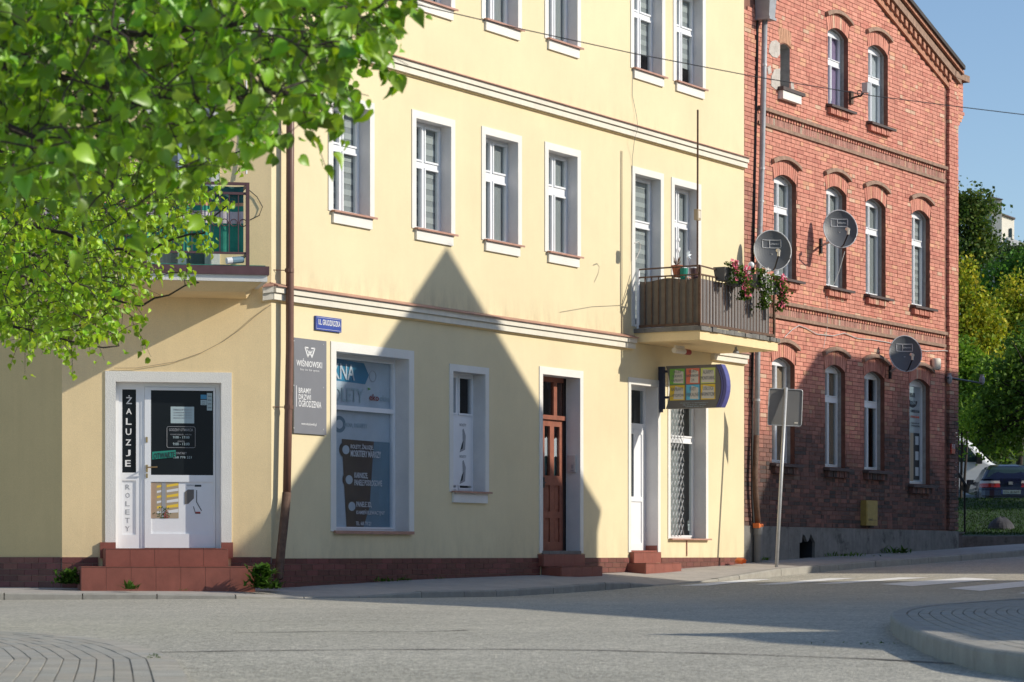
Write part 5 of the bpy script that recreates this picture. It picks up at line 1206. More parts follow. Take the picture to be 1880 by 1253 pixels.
# satellite dishes
def dish(px, py, Y, rx, nrm, label, foot, tint=0, logo=True):
    c = world(px, py, Y); n = Vector(nrm).normalized(); xax = Vector((0,0,1)).cross(n).normalized(); zax = n.cross(xax)*-1
    if zax.z < 0: zax = -zax
    Mx = Matrix(((xax.x,-n.x,zax.x,c.x),(xax.y,-n.y,zax.y,c.y),(xax.z,-n.z,zax.z,c.z),(0,0,0,1)))   # local -y looks out
    d = thing('satellite_dish', label, 'satellite dish', Mx, 'satellite dishes on the brick house')
    rz = rx*1.13; N = 36; K = 7; dep = .085
    mb = MB(); rg = []
    for k in range(K+1):
        f = k/K; rg.append([(rx*f*math.cos(2*math.pi*i/N), dep*(1-f*f)-.0, rz*f*math.sin(2*math.pi*i/N)) for i in range(N)])
    for a, b in zip(rg[1:], rg[2:]):
        for i in range(N): mb.face([a[i], a[(i+1)%N], b[(i+1)%N], b[i]][::1])
    mb.face(rg[1])
    for a, b in zip(rg[1:], rg[2:]):
        for i in range(N): mb.face([(p[0],p[1]+.012,p[2]) for p in (a[i], b[i], b[(i+1)%N], a[(i+1)%N])])
    mb.face([(p[0],p[1]+.012,p[2]) for p in rg[1]][::-1])
    mb.build('reflector', M['dish'], d, Mx, smooth=True)
    mb = MB(); mb.tube([(rx*math.cos(2*math.pi*i/N), .003, rz*math.sin(2*math.pi*i/N)) for i in range(N+1)], .010, 6, cap=False); mb.build('rim', M['dishrim'], d, Mx, smooth=True)
    if logo:
        za, xa = rz*.38, rx*.50; mb = MB(); s_ = lambda x, z: (x, dep*(1-(x/rx)**2-(z/rz)**2)-.004, z)
        box = [(-xa,za-.07),(xa,za-.07),(xa,za+.065),(-xa,za+.065),(-xa,za-.07)]; pts = []
        for p, q in zip(box, box[1:]): pts += [s_(p[0]+(q[0]-p[0])*i/6, p[1]+(q[1]-p[1])*i/6) for i in range(6)]
        mb.tube(pts+[pts[0]], .0085, 4, cap=False); mb.tube([s_(-xa*.2,za-.07),s_(-xa*.22,za),s_(-xa*.2,za+.065)], .007, 4); mb.build('logo_outline', M['dishrim'], d, Mx)
        text(d, Mx, 'polsat box', -xa*.12, xa*.85, za-.022, za+.014, dep*(1-(xa*.5/rx)**2-(za/rz)**2)-.012, M['dishrim'], name='logo_lettering')
    lz = -rz*.62; tip = (.02, -.46, lz+.06)
    mb = MB(); mb.tube([(0,.06,-rz*.96),(0,-.12,-rz*.98),(.01,-.40,lz-.02)], .014, 6); mb.build('feed_arm', M['black'], d, Mx)
    mb = MB(); mb.tube([(.01,-.40,lz-.03),(.015,-.42,lz+.05)], .024, 8); mb.tube([(.015,-.44,lz+.05),(.015,-.33,lz+.10)], .032, 10); mb.build('feed_horn', M['cream'], d, Mx, smooth=False)
    Mi = Mx.inverted(); f = Mi @ Vector(foot); mb = MB(); mb.tube([(0,dep,-.03),(0,dep+.08,-.12),tuple(f)], .022, 6); mb.box(-.07,.07,dep+.012,dep+.05,-.12,.08); mb.build('mount_arm', M['steel'], d, Mx)
    mb = MB(); mb.tube([tuple(f+Mi.to_3x3()@Vector((0,0,.14))), tuple(f-Mi.to_3x3()@Vector((0,0,.14)))], .035, 6); mb.build('wall_plate', M['black'], d, Mx)
    return d
def foot(px, py): x, z = at(FB, px, py, -.02); return FB @ Vector((x, -.02, z))
dish(1418.5,460,47.1,.325,(.10,-.93,.24),'dark grey satellite dish hanging over the balcony flowers', foot(1404,470))
dish(1543,420.5,49.8,.319,(.16,-.93,.22),'grey satellite dish before the first floor window of the brick house', foot(1507,452))
dish(1662.5,649.5,52.5,.318,(.12,-.93,.22),'dark satellite dish at the shadow edge above the ground floor windows', foot(1634,683))
# traffic sign seen from behind
zb = B_(*(FM @ Vector((X_(1426,-.95),-.95,0))).xy)-.03
x0, z0 = at(FM,1425,1041,-.95); x1, z1 = at(FM,1443,712,-.95)
ts_ = thing('traffic_sign', 'grey back of a square road sign on a leaning steel post', 'road sign', T(FM, x0, -.95, z0))
pm_ = lambda px, py, y=-.95: (at(FM,px,py,y)[0], y, at(FM,px,py,y)[1])
mb = MB(); mb.tube([(x0,-.95,z0-.1),(x1,-.95,z1)], .030, 12); mb.build('post', M['steel'], ts_, FM, smooth=True)
ctr = world(1443,748,(FM @ Vector((x1,-.95,0))).y-.04); ang = math.atan2((1411-1475)*0.0,1)
FT = Matrix.Translation(ctr) @ Matrix.Rotation(math.radians(2.2), 4, 'Y') @ Matrix.Rotation(math.radians(6), 4, 'Z')
def rr(w_, h, r, n=5):
    out = []
    for cx, cz, a0 in ((w_-r,-h+r,-90),(w_-r,h-r,0),(-w_+r,h-r,90),(-w_+r,-h+r,180)):
        for k in range(n): a = math.radians(a0+90*k/(n-1)); out.append((cx+r*math.cos(a), cz+r*math.sin(a)))
    return out
hw, hh = .292, .312
mb = MB(); mb.prism(rr(hw,hh,.035), .07, .073); mb.build('plate', M['signback'], ts_, FT)
mb = MB(); pts = rr(hw,hh,.035); pts = pts+pts[:1]; mb.tube([(a,.066,b) for a, b in pts], .008, 6, cap=False); mb.build('folded_edge', M['steel'], ts_, FT)
mb = MB(); mb.box(.17,.23,.066,.069,-.27,-.245); mb.build('sticker', M['cream'], ts_, FT)
# antenna mast with a small box, on the balcony corner
x, z = at(FM,1282,500,-1.145); zt = at(FM,1283,202,-1.145)[1]
am = thing('antenna_mast', 'tall rusty mast with a small box rising from the balcony corner', 'mast', T(FM, x, -1.145, z))
mb = MB(); mb.tube([(x,-1.13,z),(x+.012,-1.13,zt)], .016, 8); mb.build('mast', M['rust'], am, FM)
xb, zb = at(FM,1280,395,-1.16); mb = MB(); mb.box(xb-.055,xb+.055,-1.20,-1.13,zb-.085,zb+.085); mb.build('mast_box', M['beige'], am, FM)
mb = MB(); mb.box(xb-.035,xb+.035,-1.203,-1.20,zb-.05,zb+.06); mb.build('box_cover', M['cream'], am, FM)
# lamps under the balcony
x, z = at(FM,1250,644,-.55); ul = thing('tube_lamp', 'pale tube lamp with a red end under the balcony', 'lamp', T(FM, x, -.55, z))
mb = MB(); mb.tube([(x-.24,-.55,z-.01),(x+.12,-.55,z-.01)], .045, 10); mb.box(x-.2,x+.1,-.57,-.53,z+.02,z+.075); mb.build('tube', M['cream'], ul, FM); mb = MB(); mb.tube([(x+.121,-.55,z-.01),(x+.30,-.55,z-.01)], .047, 10); mb.build('end_cap', M['redprint'], ul, FM)
x, z = at(FM,1351,643,-1.0); sp = thing('spot_lamp', 'tiny metal spot lamp under the outer edge of the balcony', 'lamp', T(FM, x, -1.0, z)); mb = MB(); mb.lathe([(.02,z+.06),(.022,z+.01),(.05,z-.03),(.052,z-.05)], (x,-1.0,0), 10); mb.build('lamp_shade', M['zinc'], sp, FM)
# loose cables
def cable(px, r, label, mt='cable', name='cable'):
    pts = [Vector(p) for p in px]; mb = MB(); mb.tube(pts, r, 5)
    o = mb.build(name, M[mt], None, FW); o['label'] = label; o['category'] = 'cable'; return o
def fpt(F, px, py, y): x, z = at(F, px, py, y); return F @ Vector((x, y, z))
W = []
for px, py, Y in ((420,-75,15.5),(620,-27,16),(740,3,16.4),(940,50,17),(1160,98,17.8),(1385,141,18.6),(1600,176,19.4),(1756,196,20),(1880,211,20.5),(2100,236,21.4)): W.append(world(px,py,Y))
cable(W, .0035, 'thin black overhead wire crossing both house fronts')
cable([fpt(FM,1162,128,-.01),fpt(FM,1161,175,-.012),fpt(FM,1169,215,-.03),fpt(FM,1171,235,-.13),fpt(FM,1165,256,-.11),fpt(FM,1161,290,-.02),fpt(FM,1161,330,-.015),fpt(FM,1160,480,-.02)], .004, 'thin slack cable down the yellow wall beside the balcony door', 'signback')
cable([fpt(FM,1142,278,-.015),fpt(FM,1142,610,-.015)], .005, 'straight dark lightning wire on the yellow wall beside the balcony', 'beige')
cable([fpt(FM,1167,478,-.6),fpt(FM,1174,462,-.6),fpt(FM,1176,450,-.6),fpt(FM,1172,444,-.6),fpt(FM,1165,447,-.6)], .008, 'pale looped hose end above the balcony rail', 'palecable')
cable([fpt(FM,1157,505,-1.0),fpt(FM,1150,530,-.5),fpt(FM,1141,560,-.02)], .005, 'slanted cable from the balcony corner to the yellow wall', 'signback')
cable([fpt(FB,px,py,-.02) for px, py in ((1440,620),(1455,605),(1467,598),(1480,603),(1500,614),(1530,617),(1550,612),(1575,622),(1600,624),(1625,628),(1660,636),(1700,645),(1735,644),(1752,648))], .008, 'pale wavy cable along the lower string course of the brick house', 'palecable')
cable([fpt(FB,px,py,-.03) for px, py in ((1551,462),(1540,500),(1528,530),(1518,545),(1519,600),(1512,640))], .005, 'thin pale cable hanging below the middle satellite dish', 'palecable')
cable([fpt(FC,px,py,-.02) for px, py in ((458,350),(472,362),(482,380),(476,396),(459,404))], .006, 'thin dark cable loop beside the green balcony', 'cable')
cable([fpt(FC,px,py,-.02) for px, py in ((497,560),(470,580),(440,606),(410,627),(370,648),(320,665),(250,676),(210,676))], .004, 'slack thin cable across the corner wall above the shop door', 'beige')
cable([fpt(FC,452,60,-.03),fpt(FC,452.5,250,-.03),fpt(FC,452.5,320,-.06)], .012, 'grey conduit pipe on the corner wall above the green balcony', 'steel')
# wall fittings on the brick house
x, z = at(FB,1717,669,-.06); si = thing('alarm_siren', 'cream cylindrical siren on the brick wall beside the third dish', 'siren', T(FB,x,-.06,z)); mb = MB(); mb.lathe([(.0,z-.12),(.08,z-.115),(.095,z-.09),(.095,z+.09),(.08,z+.115),(.0,z+.12)], (x,-.08,0), 14, sx=1.2); mb.build('siren_body', M['cream'], si, FB, smooth=True)
mb = MB(); mb.box(x-.06,x+.06,-.05,.0,z-.09,z+.09); mb.build('wall_mount', M['pot'], si, FB)
a, b = fpt(FB,1737,693,-.06), fpt(FB,1802,704,-.06); ia = thing('insulator_arm', 'black iron arm with glass insulators at the brick house corner', 'bracket', Matrix.Translation(a))
mb = MB(); mb.tube([a, b], .02, 6); mb.build('arm', M['black'], ia); 
for p, q in ((fpt(FB,1743,694,-.06), .05), (fpt(FB,1803,696,-.06), .06)): mb = MB(); mb.lathe([(.03,p.z-.12),(.055,p.z-.08),(.06,p.z),(.04,p.z+.06),(.05,p.z+.09)], (p.x,p.y,0), 10); mb.build('insulator', M['zinc'], ia)
x0, z0 = at(FB,1561,176,-.02); fl = thing('flood_lamp', 'small grey flood lamp on a curled arm between the top brick windows', 'lamp', T(FB,x0,-.02,z0))
c = lambda px, py, y: (at(FB,px,py,y)[0], y, at(FB,px,py,y)[1])
mb = MB(); mb.tube([c(1563,181,-.03),c(1572,178,-.15),c(1580,177,-.3),c(1585,171,-.36)], .018, 6); ring_ = [c(1578+4*math.cos(k*.7),171+5*math.sin(k*.7),-.25) for k in range(10)]; mb.tube(ring_, .01, 4); mb.build('arm', M['black'], fl, FB)
mb = MB(); p = c(1586.5,162,-.38); mb.hexa([(p[0]-.05,p[1]-.08,p[2]-.09),(p[0]+.06,p[1]-.08,p[2]-.09),(p[0]+.06,p[1]+.02,p[2]-.09),(p[0]-.05,p[1]+.02,p[2]-.09),(p[0]-.07,p[1]-.1,p[2]+.09),(p[0]+.08,p[1]-.1,p[2]+.09),(p[0]+.08,p[1]+.02,p[2]+.09),(p[0]-.07,p[1]+.02,p[2]+.09)]); mb.build('lamp_head', M['steel'], fl, FB)
mb = MB(); p = c(1561,178,-.0); mb.box(p[0]-.07,p[0]+.05,-.05,-.004,p[2]-.14,p[2]+.1); mb.build('wall_plate', M['rust'], fl, FB)
x0, x1 = X_(1580,0,FB), X_(1600.5,0,FB); zt, zb = Z_(1580,919,0,FB), Z_(1580,965,0,FB)
gb = thing('gas_box', 'yellow metal gas box on the sooty foot of the brick wall', 'box', T(FB,x0,0,zb)); mb = MB(); mb.box(x0,x1,-.12,.012,zb,zt); mb.build('housing', M['gold'], gb, FB); mb = MB(); mb.box(x0+.03,x1-.03,-.128,-.121,zb+.04,zt-.04); mb.build('door', M['gold'], gb, FB); text(gb, FB, 'GAZ-----', x0+.08, x1-.06, zb+.09, zb+.13, -.13, M['inkdark'])
x0, x1 = X_(1745,-.06,FB), X_(1751.5,-.06,FB); zt, zb = Z_(1745,815,-.06,FB), Z_(1745,833,-.06,FB)
rp = thing('red_plate', 'small red plate with pale print at the brick corner', 'sign', T(FB,x0,-.07,zb)); mb = MB(); mb.box(x0,x1,-.085,-.062,zb,zt); mb.build('plate', M['lampred'], rp, FB); text(rp, FB, 'H 80', x0+.02, x1-.02, zb+.10, zb+.20, -.086, M['palepaper'])
# pots and flowers on the balcony
petal = MB(); 
for k in range(5): a = k*2*math.pi/5; petal.face([(0,0,0),(.018*math.cos(a-.5),-.004,.018*math.sin(a-.5)),(.026*math.cos(a),-.008,.026*math.sin(a)),(.018*math.cos(a+.5),-.004,.018*math.sin(a+.5))])
PM = {k: petal.mesh('blossom', M[k]) for k in ('petalpink','petalwhite')}
def flowers(px, py, y, wpx_, hpx, kind, label, n=420, fl=50, potpx=None):
    x, z = at(FM,px,py,y); s = 46.3/FPX; wd, hd = wpx_*s*1.05, hpx*s*.66; rg = random.Random(int(px))
    t = thing('flower_pot', label, 'flower pot', T(FM,x,y,z), 'flower pots hung on the balcony rail')
    mb = MB(); mb.hexa([(x-.15,y-.12,z-.19),(x+.15,y-.12,z-.19),(x+.15,y+.04,z-.19),(x-.15,y+.04,z-.19),(x-.19,y-.15,z+.02),(x+.19,y-.15,z+.02),(x+.19,y+.06,z+.02),(x-.19,y+.06,z+.02)]); mb.build('pot', M['pot'], t, FM)
    mb = MB(); fm_ = {'petalpink': MB(), 'petalwhite': MB()}
    for i in range(n):
        f = rg.random(); dz = .12-f*hd; k = 1-.45*f; p = Vector((x+rg.gauss(0,.28)*wd*k, y-.14-.10*math.sin(f*3)+rg.gauss(0,.05), z+dz))
        ax = Vector((rg.gauss(0,1), rg.gauss(-.6,.6), rg.gauss(-.5,.6))).normalized(); b = ax.cross(Vector((rg.gauss(0,1),rg.gauss(0,1),1))).normalized(); L = rg.uniform(.04,.07)
        g = rg.uniform(.6,1.5); mb.face([p, p+ax*L*.5+b*L*.35, p+ax*L, p+ax*L*.5-b*L*.35], 0, (g*1.25, g, g*.7))
        if i < fl*2.6:
            kk = kind if rg.random() < .9 else 'petalwhite'; q = Vector((x+rg.gauss(0,.26)*wd*k, y-.22-.06*rg.random(), z+.13-rg.random()**1.3*hd*.95)); sc = rg.uniform(.8,1.35)
            R = Matrix.Rotation(rg.uniform(0,6),3,'Y')@Matrix.Rotation(rg.gauss(0,.5),3,'X')
            bs = petal
            for fce in bs.f: fm_[kk].face([q+R@(Vector(bs.v[v])*sc) for v in fce])
    mb.build('trailing_foliage', M['weed'], t, FM, kind='stuff')
    for kk, b in fm_.items():
        if b.f: b.build('blossom', M[kk], t, FM, kind='stuff')
flowers(1325,495,-1.16,20,55,'petalpink','grey pot with the first trailing bright pink flowers from the balcony corner',220,26)
flowers(1345,505,-1.16,30,85,'petalpink','grey pot with long trailing pink flowers beside the white ones')
flowers(1383,508,-1.16,36,105,'petalwhite','grey pot with tall green foliage and trailing white flowers',620,34)
flowers(1412,520,-1.16,24,95,'petalpink','grey pot with pink flowers at the balcony end under the dish')
x, z = at(FM,1379,487,-.9); gl = thing('globe_lamp', 'small white globe lamp above the white balcony flowers', 'lamp', T(FM,x,-.9,z)); mb = MB(); mb.lathe([(.001,z-.055)]+[(.055*math.cos(a),z+.055*math.sin(a)) for a in (-1.1,-.7,-.3,.1,.5,.9,1.3)], (x,-.9,0), 14); mb.build('globe', M['pvc'], gl, FM, smooth=True); mb = MB(); mb.tube([(x,-.9,z-.05),(x,-.9,z-.5)], .006, 5); mb.build('stem', M['black'], gl, FM)
x, z = at(FM,1243,498,-.7); tp = thing('terracotta_pot', 'terracotta pot with a dry brown plant behind the balcony rail', 'flower pot', T(FM,x,-.7,z)); mb = MB(); mb.lathe([(.05,z-.10),(.085,z+.06),(.095,z+.06),(.095,z+.09)], (x,-.7,0), 12); mb.build('pot', M['terracotta'], tp, FM)
mb = MB(); rg = random.Random(5)
for i in range(26): a = rg.uniform(0,6.3); p = Vector((x,-.7,z+.08)); q = p+Vector((.07*math.cos(a),.07*math.sin(a),rg.uniform(.06,.17))); mb.face([p, (p+q)/2+Vector((.015,0,0)), q, (p+q)/2-Vector((.015,0,0))])
mb.build('dry_plant', M['rust'], tp, FM)
x, z = at(FM,1263,470,-.75); pw = thing('pinwheel', 'pale blue toy pinwheel on a stick behind the balcony rail', 'pinwheel', T(FM,x,-.75,z)); mb = MB()
for k in range(8): a = k*math.pi/4; mb.face([(x,-.75,z),(x+.05*math.cos(a),-.765,z+.05*math.sin(a)),(x+.10*math.cos(a+.3),-.77,z+.10*math.sin(a+.3)),(x+.05*math.cos(a+.75),-.752,z+.05*math.sin(a+.75))])
mb.build('sail', M['filmpale'], pw, FM); mb = MB(); mb.tube([(x,-.745,z),(x+.05,-.745,z-.55)], .005, 5); mb.build('stick', M['pvc'], pw, FM)
for px, mt, lb, nm in ((1255,'teal','green and white glazed pot behind the balcony rail','pot'),(1275,'purple','purple ribbed planter behind the balcony corner','pot')):
    x, z = at(FM,px,500,-.8); t = thing('planter', lb, 'flower pot', T(FM,x,-.8,z)); mb = MB(); mb.lathe([(.05,z-.12),(.07,z+.02),(.075,z+.06),(.06,z+.06)], (x,-.8,0), 12); mb.build('pot', M[mt], t, FM); mb = MB(); mb.lathe([(.055,z+.055),(.05,z+.075)], (x,-.8,0), 10); mb.build('rim', M['pvc'], t, FM)
x, z = at(FM,1247,447,.10); hd = thing('heart_garland', 'pair of pale heart ornaments hanging in the window behind the balcony', 'ornament', T(FM,x,.10,z))
for dz, s in ((.06,.035),(-.10,.05)):
    mb = MB(); pp = [(x+s*(16*math.sin(t_)**3)/16, z+dz+s*(13*math.cos(t_)-5*math.cos(2*t_)-2*math.cos(3*t_)-math.cos(4*t_))/15) for t_ in [k*2*math.pi/16 for k in range(16)]]; mb.prism(pp, .10, .112); mb.build('heart', M['net'], hd, FM)
# things on the green balcony: a rolled pipe and a clip
x, z = at(FC,432,480,-.9); pp_ = thing('plastic_pipe', 'short grey and white plastic pipe lying on the green balcony edge', 'pipe', T(FC,x,-.9,z)); mb = MB(); mb.tube([(x-.05,-.98,z),(x+.09,-.93,z+.02)], .045, 10); mb.build('pipe', M['filmteal'], pp_, FC); mb = MB(); mb.tube([(x-.12,-1.0,z-.01),(x-.051,-.981,z)], .043, 10); mb.build('pipe_end', M['pvc'], pp_, FC)
# ------------------------------------------------------------------ houses across the street (outside the picture, their shadows fall into it)
def across(label, poly, depth, lam, mt, winds=(), roofm='slate', dirv=None, name='town_house'):
    """poly: the outline in x,z of its shadow on the yellow front; the house stands across the street, towards the sun"""
    dx, dy, dz = SLOC.x*lam, SLOC.y*lam, SLOC.z*lam
    P = [(x+dx, z+dz if z > -.4 else -.7) for x, z in poly]
    xm = sum(p[0] for p in P)/len(P)
    t = thing(name, label, 'house', T(FM, xm, dy, -.7))
    mb = MB(); mb.prism(P, dy-depth, dy); mb.build('wall', M[mt], t, FM)
    mb = MB()
    for p, q in zip(P, P[1:]+P[:1]):
        if p[1] > 1 and q[1] > 1 and abs(p[0]-q[0]) > .05:
            e = .0
            mb.hexa([(p[0],dy-depth-.2,p[1]+.002),(q[0],dy-depth-.2,q[1]+.002),(q[0],dy+.02,q[1]+.002),(p[0],dy+.02,p[1]+.002),(p[0],dy-depth-.2,p[1]+.03),(q[0],dy-depth-.2,q[1]+.03),(q[0],dy+.02,q[1]+.03),(p[0],dy+.02,p[1]+.03)])
    mb.build('roof', M[roofm], t, FM)
    for xw, zw in winds:
        mb = MB(); mb.box(xw-.5, xw+.5, dy+.001, dy+.03, zw-.8, zw+.8); f = mb.build('window', M['pvc'], t, FM)
        mb = MB(); mb.box(xw-.42, xw+.42, dy+.031, dy+.034, zw-.72, zw+.72); mb.build('pane', M['carglass'], f, FM)
    return t
ax, az = at(FM,820,458); exl, exr = at(FM,1104,941); lx, lz = at(FM,528,905)
sl_ = (az-lz)/(ax-lx)
A = [(ax,az),(lx-.35,lz-.35*sl_),(lx-.30,-.7),(exr*0+exl-.0-.15,-.7),(exl-.12,exr-.30),(exl,exr)]
across('beige plastered house with a steep gable across the street', A, 8.0, 10, 'plaster', [(x+5, z) for x in (1.5,4.2,6.9) for z in (1.6,4.6)])
pts = [at(FB,1500,647),(at(FB,1755,690)[0]+9, Z_(1600,655,0,FB)),(at(FB,1755,690)[0]+9,-.7),(X_(1411,0,FB),-.7),at(FB,1414,880),at(FB,1467,706)]
pts = [at(FB,1414,885),at(FB,1467,706),at(FB,1504,645),(30.5, Z_(1630,668,0,FB)),(30.5,-.7),(X_(1412,0,FB),-.7)]
across('grey plastered house with a long level eave across the street', pts, 8.0, 10, 'plaster', [(x+5, z) for x in (17.5,20.5,23.5,26.5) for z in (1.6,4.8)])
def shade_block(label, foot, h, mt, roof=None, name='road_shade_block'):
    c = sum((Vector(p) for p in foot), Vector((0,0)))/len(foot)
    t = thing(name, label, 'building', Matrix.Translation((c.x, c.y, -.7)))
    mb = MB(); mb.zprism(foot, -.8, h); mb.build('wall', M[mt], t)
    cc = c; mb = MB(); mb.zprism([tuple(Vector(p)+(Vector(p)-cc).normalized()*.0) for p in foot], h+.002, h+.03); mb.build('roof', M['slate'], t)
    return t
SX, SY = SUN.x/SUN.z, SUN.y/SUN.z
hB = 5.9; sh = (hB+.56)
g0 = on_road(520,1099); g1 = on_road(940,1117); g2 = on_road(1410,1150); g3 = on_road(1560,1160)
up = lambda p: (p.x+SX*sh, p.y+SY*sh)
E = [up(g0), up(g1), up(g2), up(g3)]
far = Vector(E[3])+Vector((4.5,1.4)); far2 = Vector(E[0])+Vector((7.0,-4.6))  # unseen block added only to cast the long shadow edge on the road
shade_block('unseen flat roofed block added to shade the road', [E[0],E[1],E[2],E[3],tuple(far),tuple(far2)], hB, 'plaster')
# added unseen shed, outlined to throw the pointed shadow on the road
SHH = Vector((SUN.x, SUN.y)).normalized(); EE = Vector((-SHH.y, SHH.x)); TAN = SUN.z/Vector((SUN.x,SUN.y)).length
def qa(px, py, lift=0.0):
    p = on_road(px, py, lift); v = Vector((p.x, p.y)); return v.dot(EE), v.dot(SHH), p.z
G8 = 8.3; prof = []
for px, py, l in ((1800,1175,.115),(1690,1198,0),(1410,1180,0),(1190,1165,0),(1340,1170,0),(1560,1159,0)):
    q, a, z = qa(px, py, l); prof.append((q, z+TAN*(G8-a)))
prof.sort(); q0 = prof[0][0]
prof = [(q0-.0,-.8)]+prof+[(prof[-1][0],-.8)]
sh_ = thing('shade_shed', 'unseen plastered shed with a shallow gable, added to shade the road', 'shade_shed', Matrix.Translation((SHH*G8+EE*17).to_3d()))
FG = Matrix(((EE.x, SHH.x, 0, SHH.x*G8),(EE.y, SHH.y, 0, SHH.y*G8),(0,0,1,0),(0,0,0,1)))
mb = MB(); mb.prism(prof, 0, 5.0); mb.build('wall', M['plaster'], sh_, FG)
mb = MB()
for p, q in zip(prof[1:-2], prof[2:-1]):
    mb.hexa([(p[0],0.01,p[1]+.002),(q[0],0.01,q[1]+.002),(q[0],5.1,q[1]+.002),(p[0],5.1,p[1]+.002),(p[0],0.01,p[1]+.02),(q[0],0.01,q[1]+.02),(q[0],5.1,q[1]+.02),(p[0],5.1,p[1]+.02)])
mb.build('roof', M['slate'], sh_, FG)
# ------------------------------------------------------------------ foliage
def leaf_shape(seed):
    rg = random.Random(seed); fold = rg.uniform(.12,.42); droop = rg.uniform(.05,.45); tw = rg.uniform(-.15,.15)
    xy = [(0,0),(-.22,-.07),(-.44,.12),(-.50,.38),(-.38,.66),(-.16,.90),(0,1.08),(.16,.90),(.38,.66),(.50,.38),(.44,.12),(.22,-.07)]
    mid = [(0,.25),(0,.62)]
    v = [(x, y, abs(x)*fold*2-droop*y*y+tw*x*y) for x, y in xy+mid]
    f = [(0,12,1),(1,12,2),(2,12,3),(3,12,13),(3,13,4),(4,13,5),(5,13,6),(6,13,7),(7,13,8),(8,13,9),(9,13,12),(9,12,10),(10,12,11),(11,12,0)]
    return np.array(v), f
SH = [leaf_shape(i) for i in range(6)]
def leaf_basis(rg, down=.9, spread=.8):
    d = Vector((rg.gauss(.15,spread), rg.gauss(0,spread), -down+rg.gauss(0,.45))).normalized()
    n = Vector((rg.gauss(.35,.8), rg.gauss(-.35,.8), rg.gauss(.5,.5))); n = (n-d*n.dot(d)); n = n.normalized() if n.length > 1e-3 else d.orthogonal().normalized()
    x = d.cross(n); return np.array([[x.x,d.x,n.x],[x.y,d.y,n.y],[x.z,d.z,n.z]])
def leaf_col(rg, young=.25):
    k = rg.uniform(.5,1.0) if rg.random() < .5 else rg.uniform(.9,1.5)
    if rg.random() < young: return (k*1.22, k*1.1, k*.9)
    return (k*rg.uniform(.85,1.15), k, k*rg.uniform(.7,1.1))
def inpoly(x, y, P):
    r = False; j = len(P)-1
    for i in range(len(P)):
        xi, yi = P[i]; xj, yj = P[j]
        if (yi > y) != (yj > y) and x < (xj-xi)*(y-yi)/(yj-yi)+xi: r = not r
        j = i
    return r
class Leaves:
    def __init__(s): s.items = []
    def add(s, p, Bm, size, col, k): s.items.append((p, Bm, size, col, k))
    def build(s, tree, mt, nsingle=295, name='leaf', field='foliage'):
        def rk(it):
            p = it[0]; px, py = CX+FPX*p.x/p.y, HY-FPX*p.z/p.y
            return (0 if (-5 < px < 1880 and -5 < py < 1253) else 1, p.y/it[2])
        s.items.sort(key=rk)
        metas = {}
        for it in s.items[:nsingle]:
            p, Bm, size, col, k = it; ck = (k, tuple(round(c*4)/4 for c in col))
            if ck not in metas:
                me = bpy.data.meshes.new(name); me.from_pydata(SH[k][0].tolist(), [], SH[k][1]); me.materials.append(mt)
                a = me.color_attributes.new('col','FLOAT_COLOR','CORNER'); a.data.foreach_set('color', [ck[1][0],ck[1][1],ck[1][2],1.0]*sum(len(f) for f in SH[k][1])); me.polygons.foreach_set('use_smooth',[True]*len(me.polygons)); metas[ck] = me
            Mx = Matrix([[*(Bm[r]*size), p[r]] for r in range(3)]+[[0,0,0,1]])
            place(name, metas[ck], tree, Mx)
        rest = s.items[nsingle:]
        if rest:
            V, Fc, Cc = [], [], []; b = 0
            for p, Bm, size, col, k in rest:
                v = SH[k][0] @ (Bm*size).T+np.array(p); V.append(v)
                Fc += [tuple(b+i for i in f) for f in SH[k][1]]; Cc += [col[0],col[1],col[2],1.0]*(3*len(SH[k][1])); b += len(v)
            me = bpy.data.meshes.new(field); me.from_pydata(np.concatenate(V).tolist(), [], Fc); me.materials.append(mt)
            a = me.color_attributes.new('col','FLOAT_COLOR','CORNER'); a.data.foreach_set('color', Cc); me.polygons.foreach_set('use_smooth',[True]*len(me.polygons))
            place(field, me, tree, FW, kind='stuff')
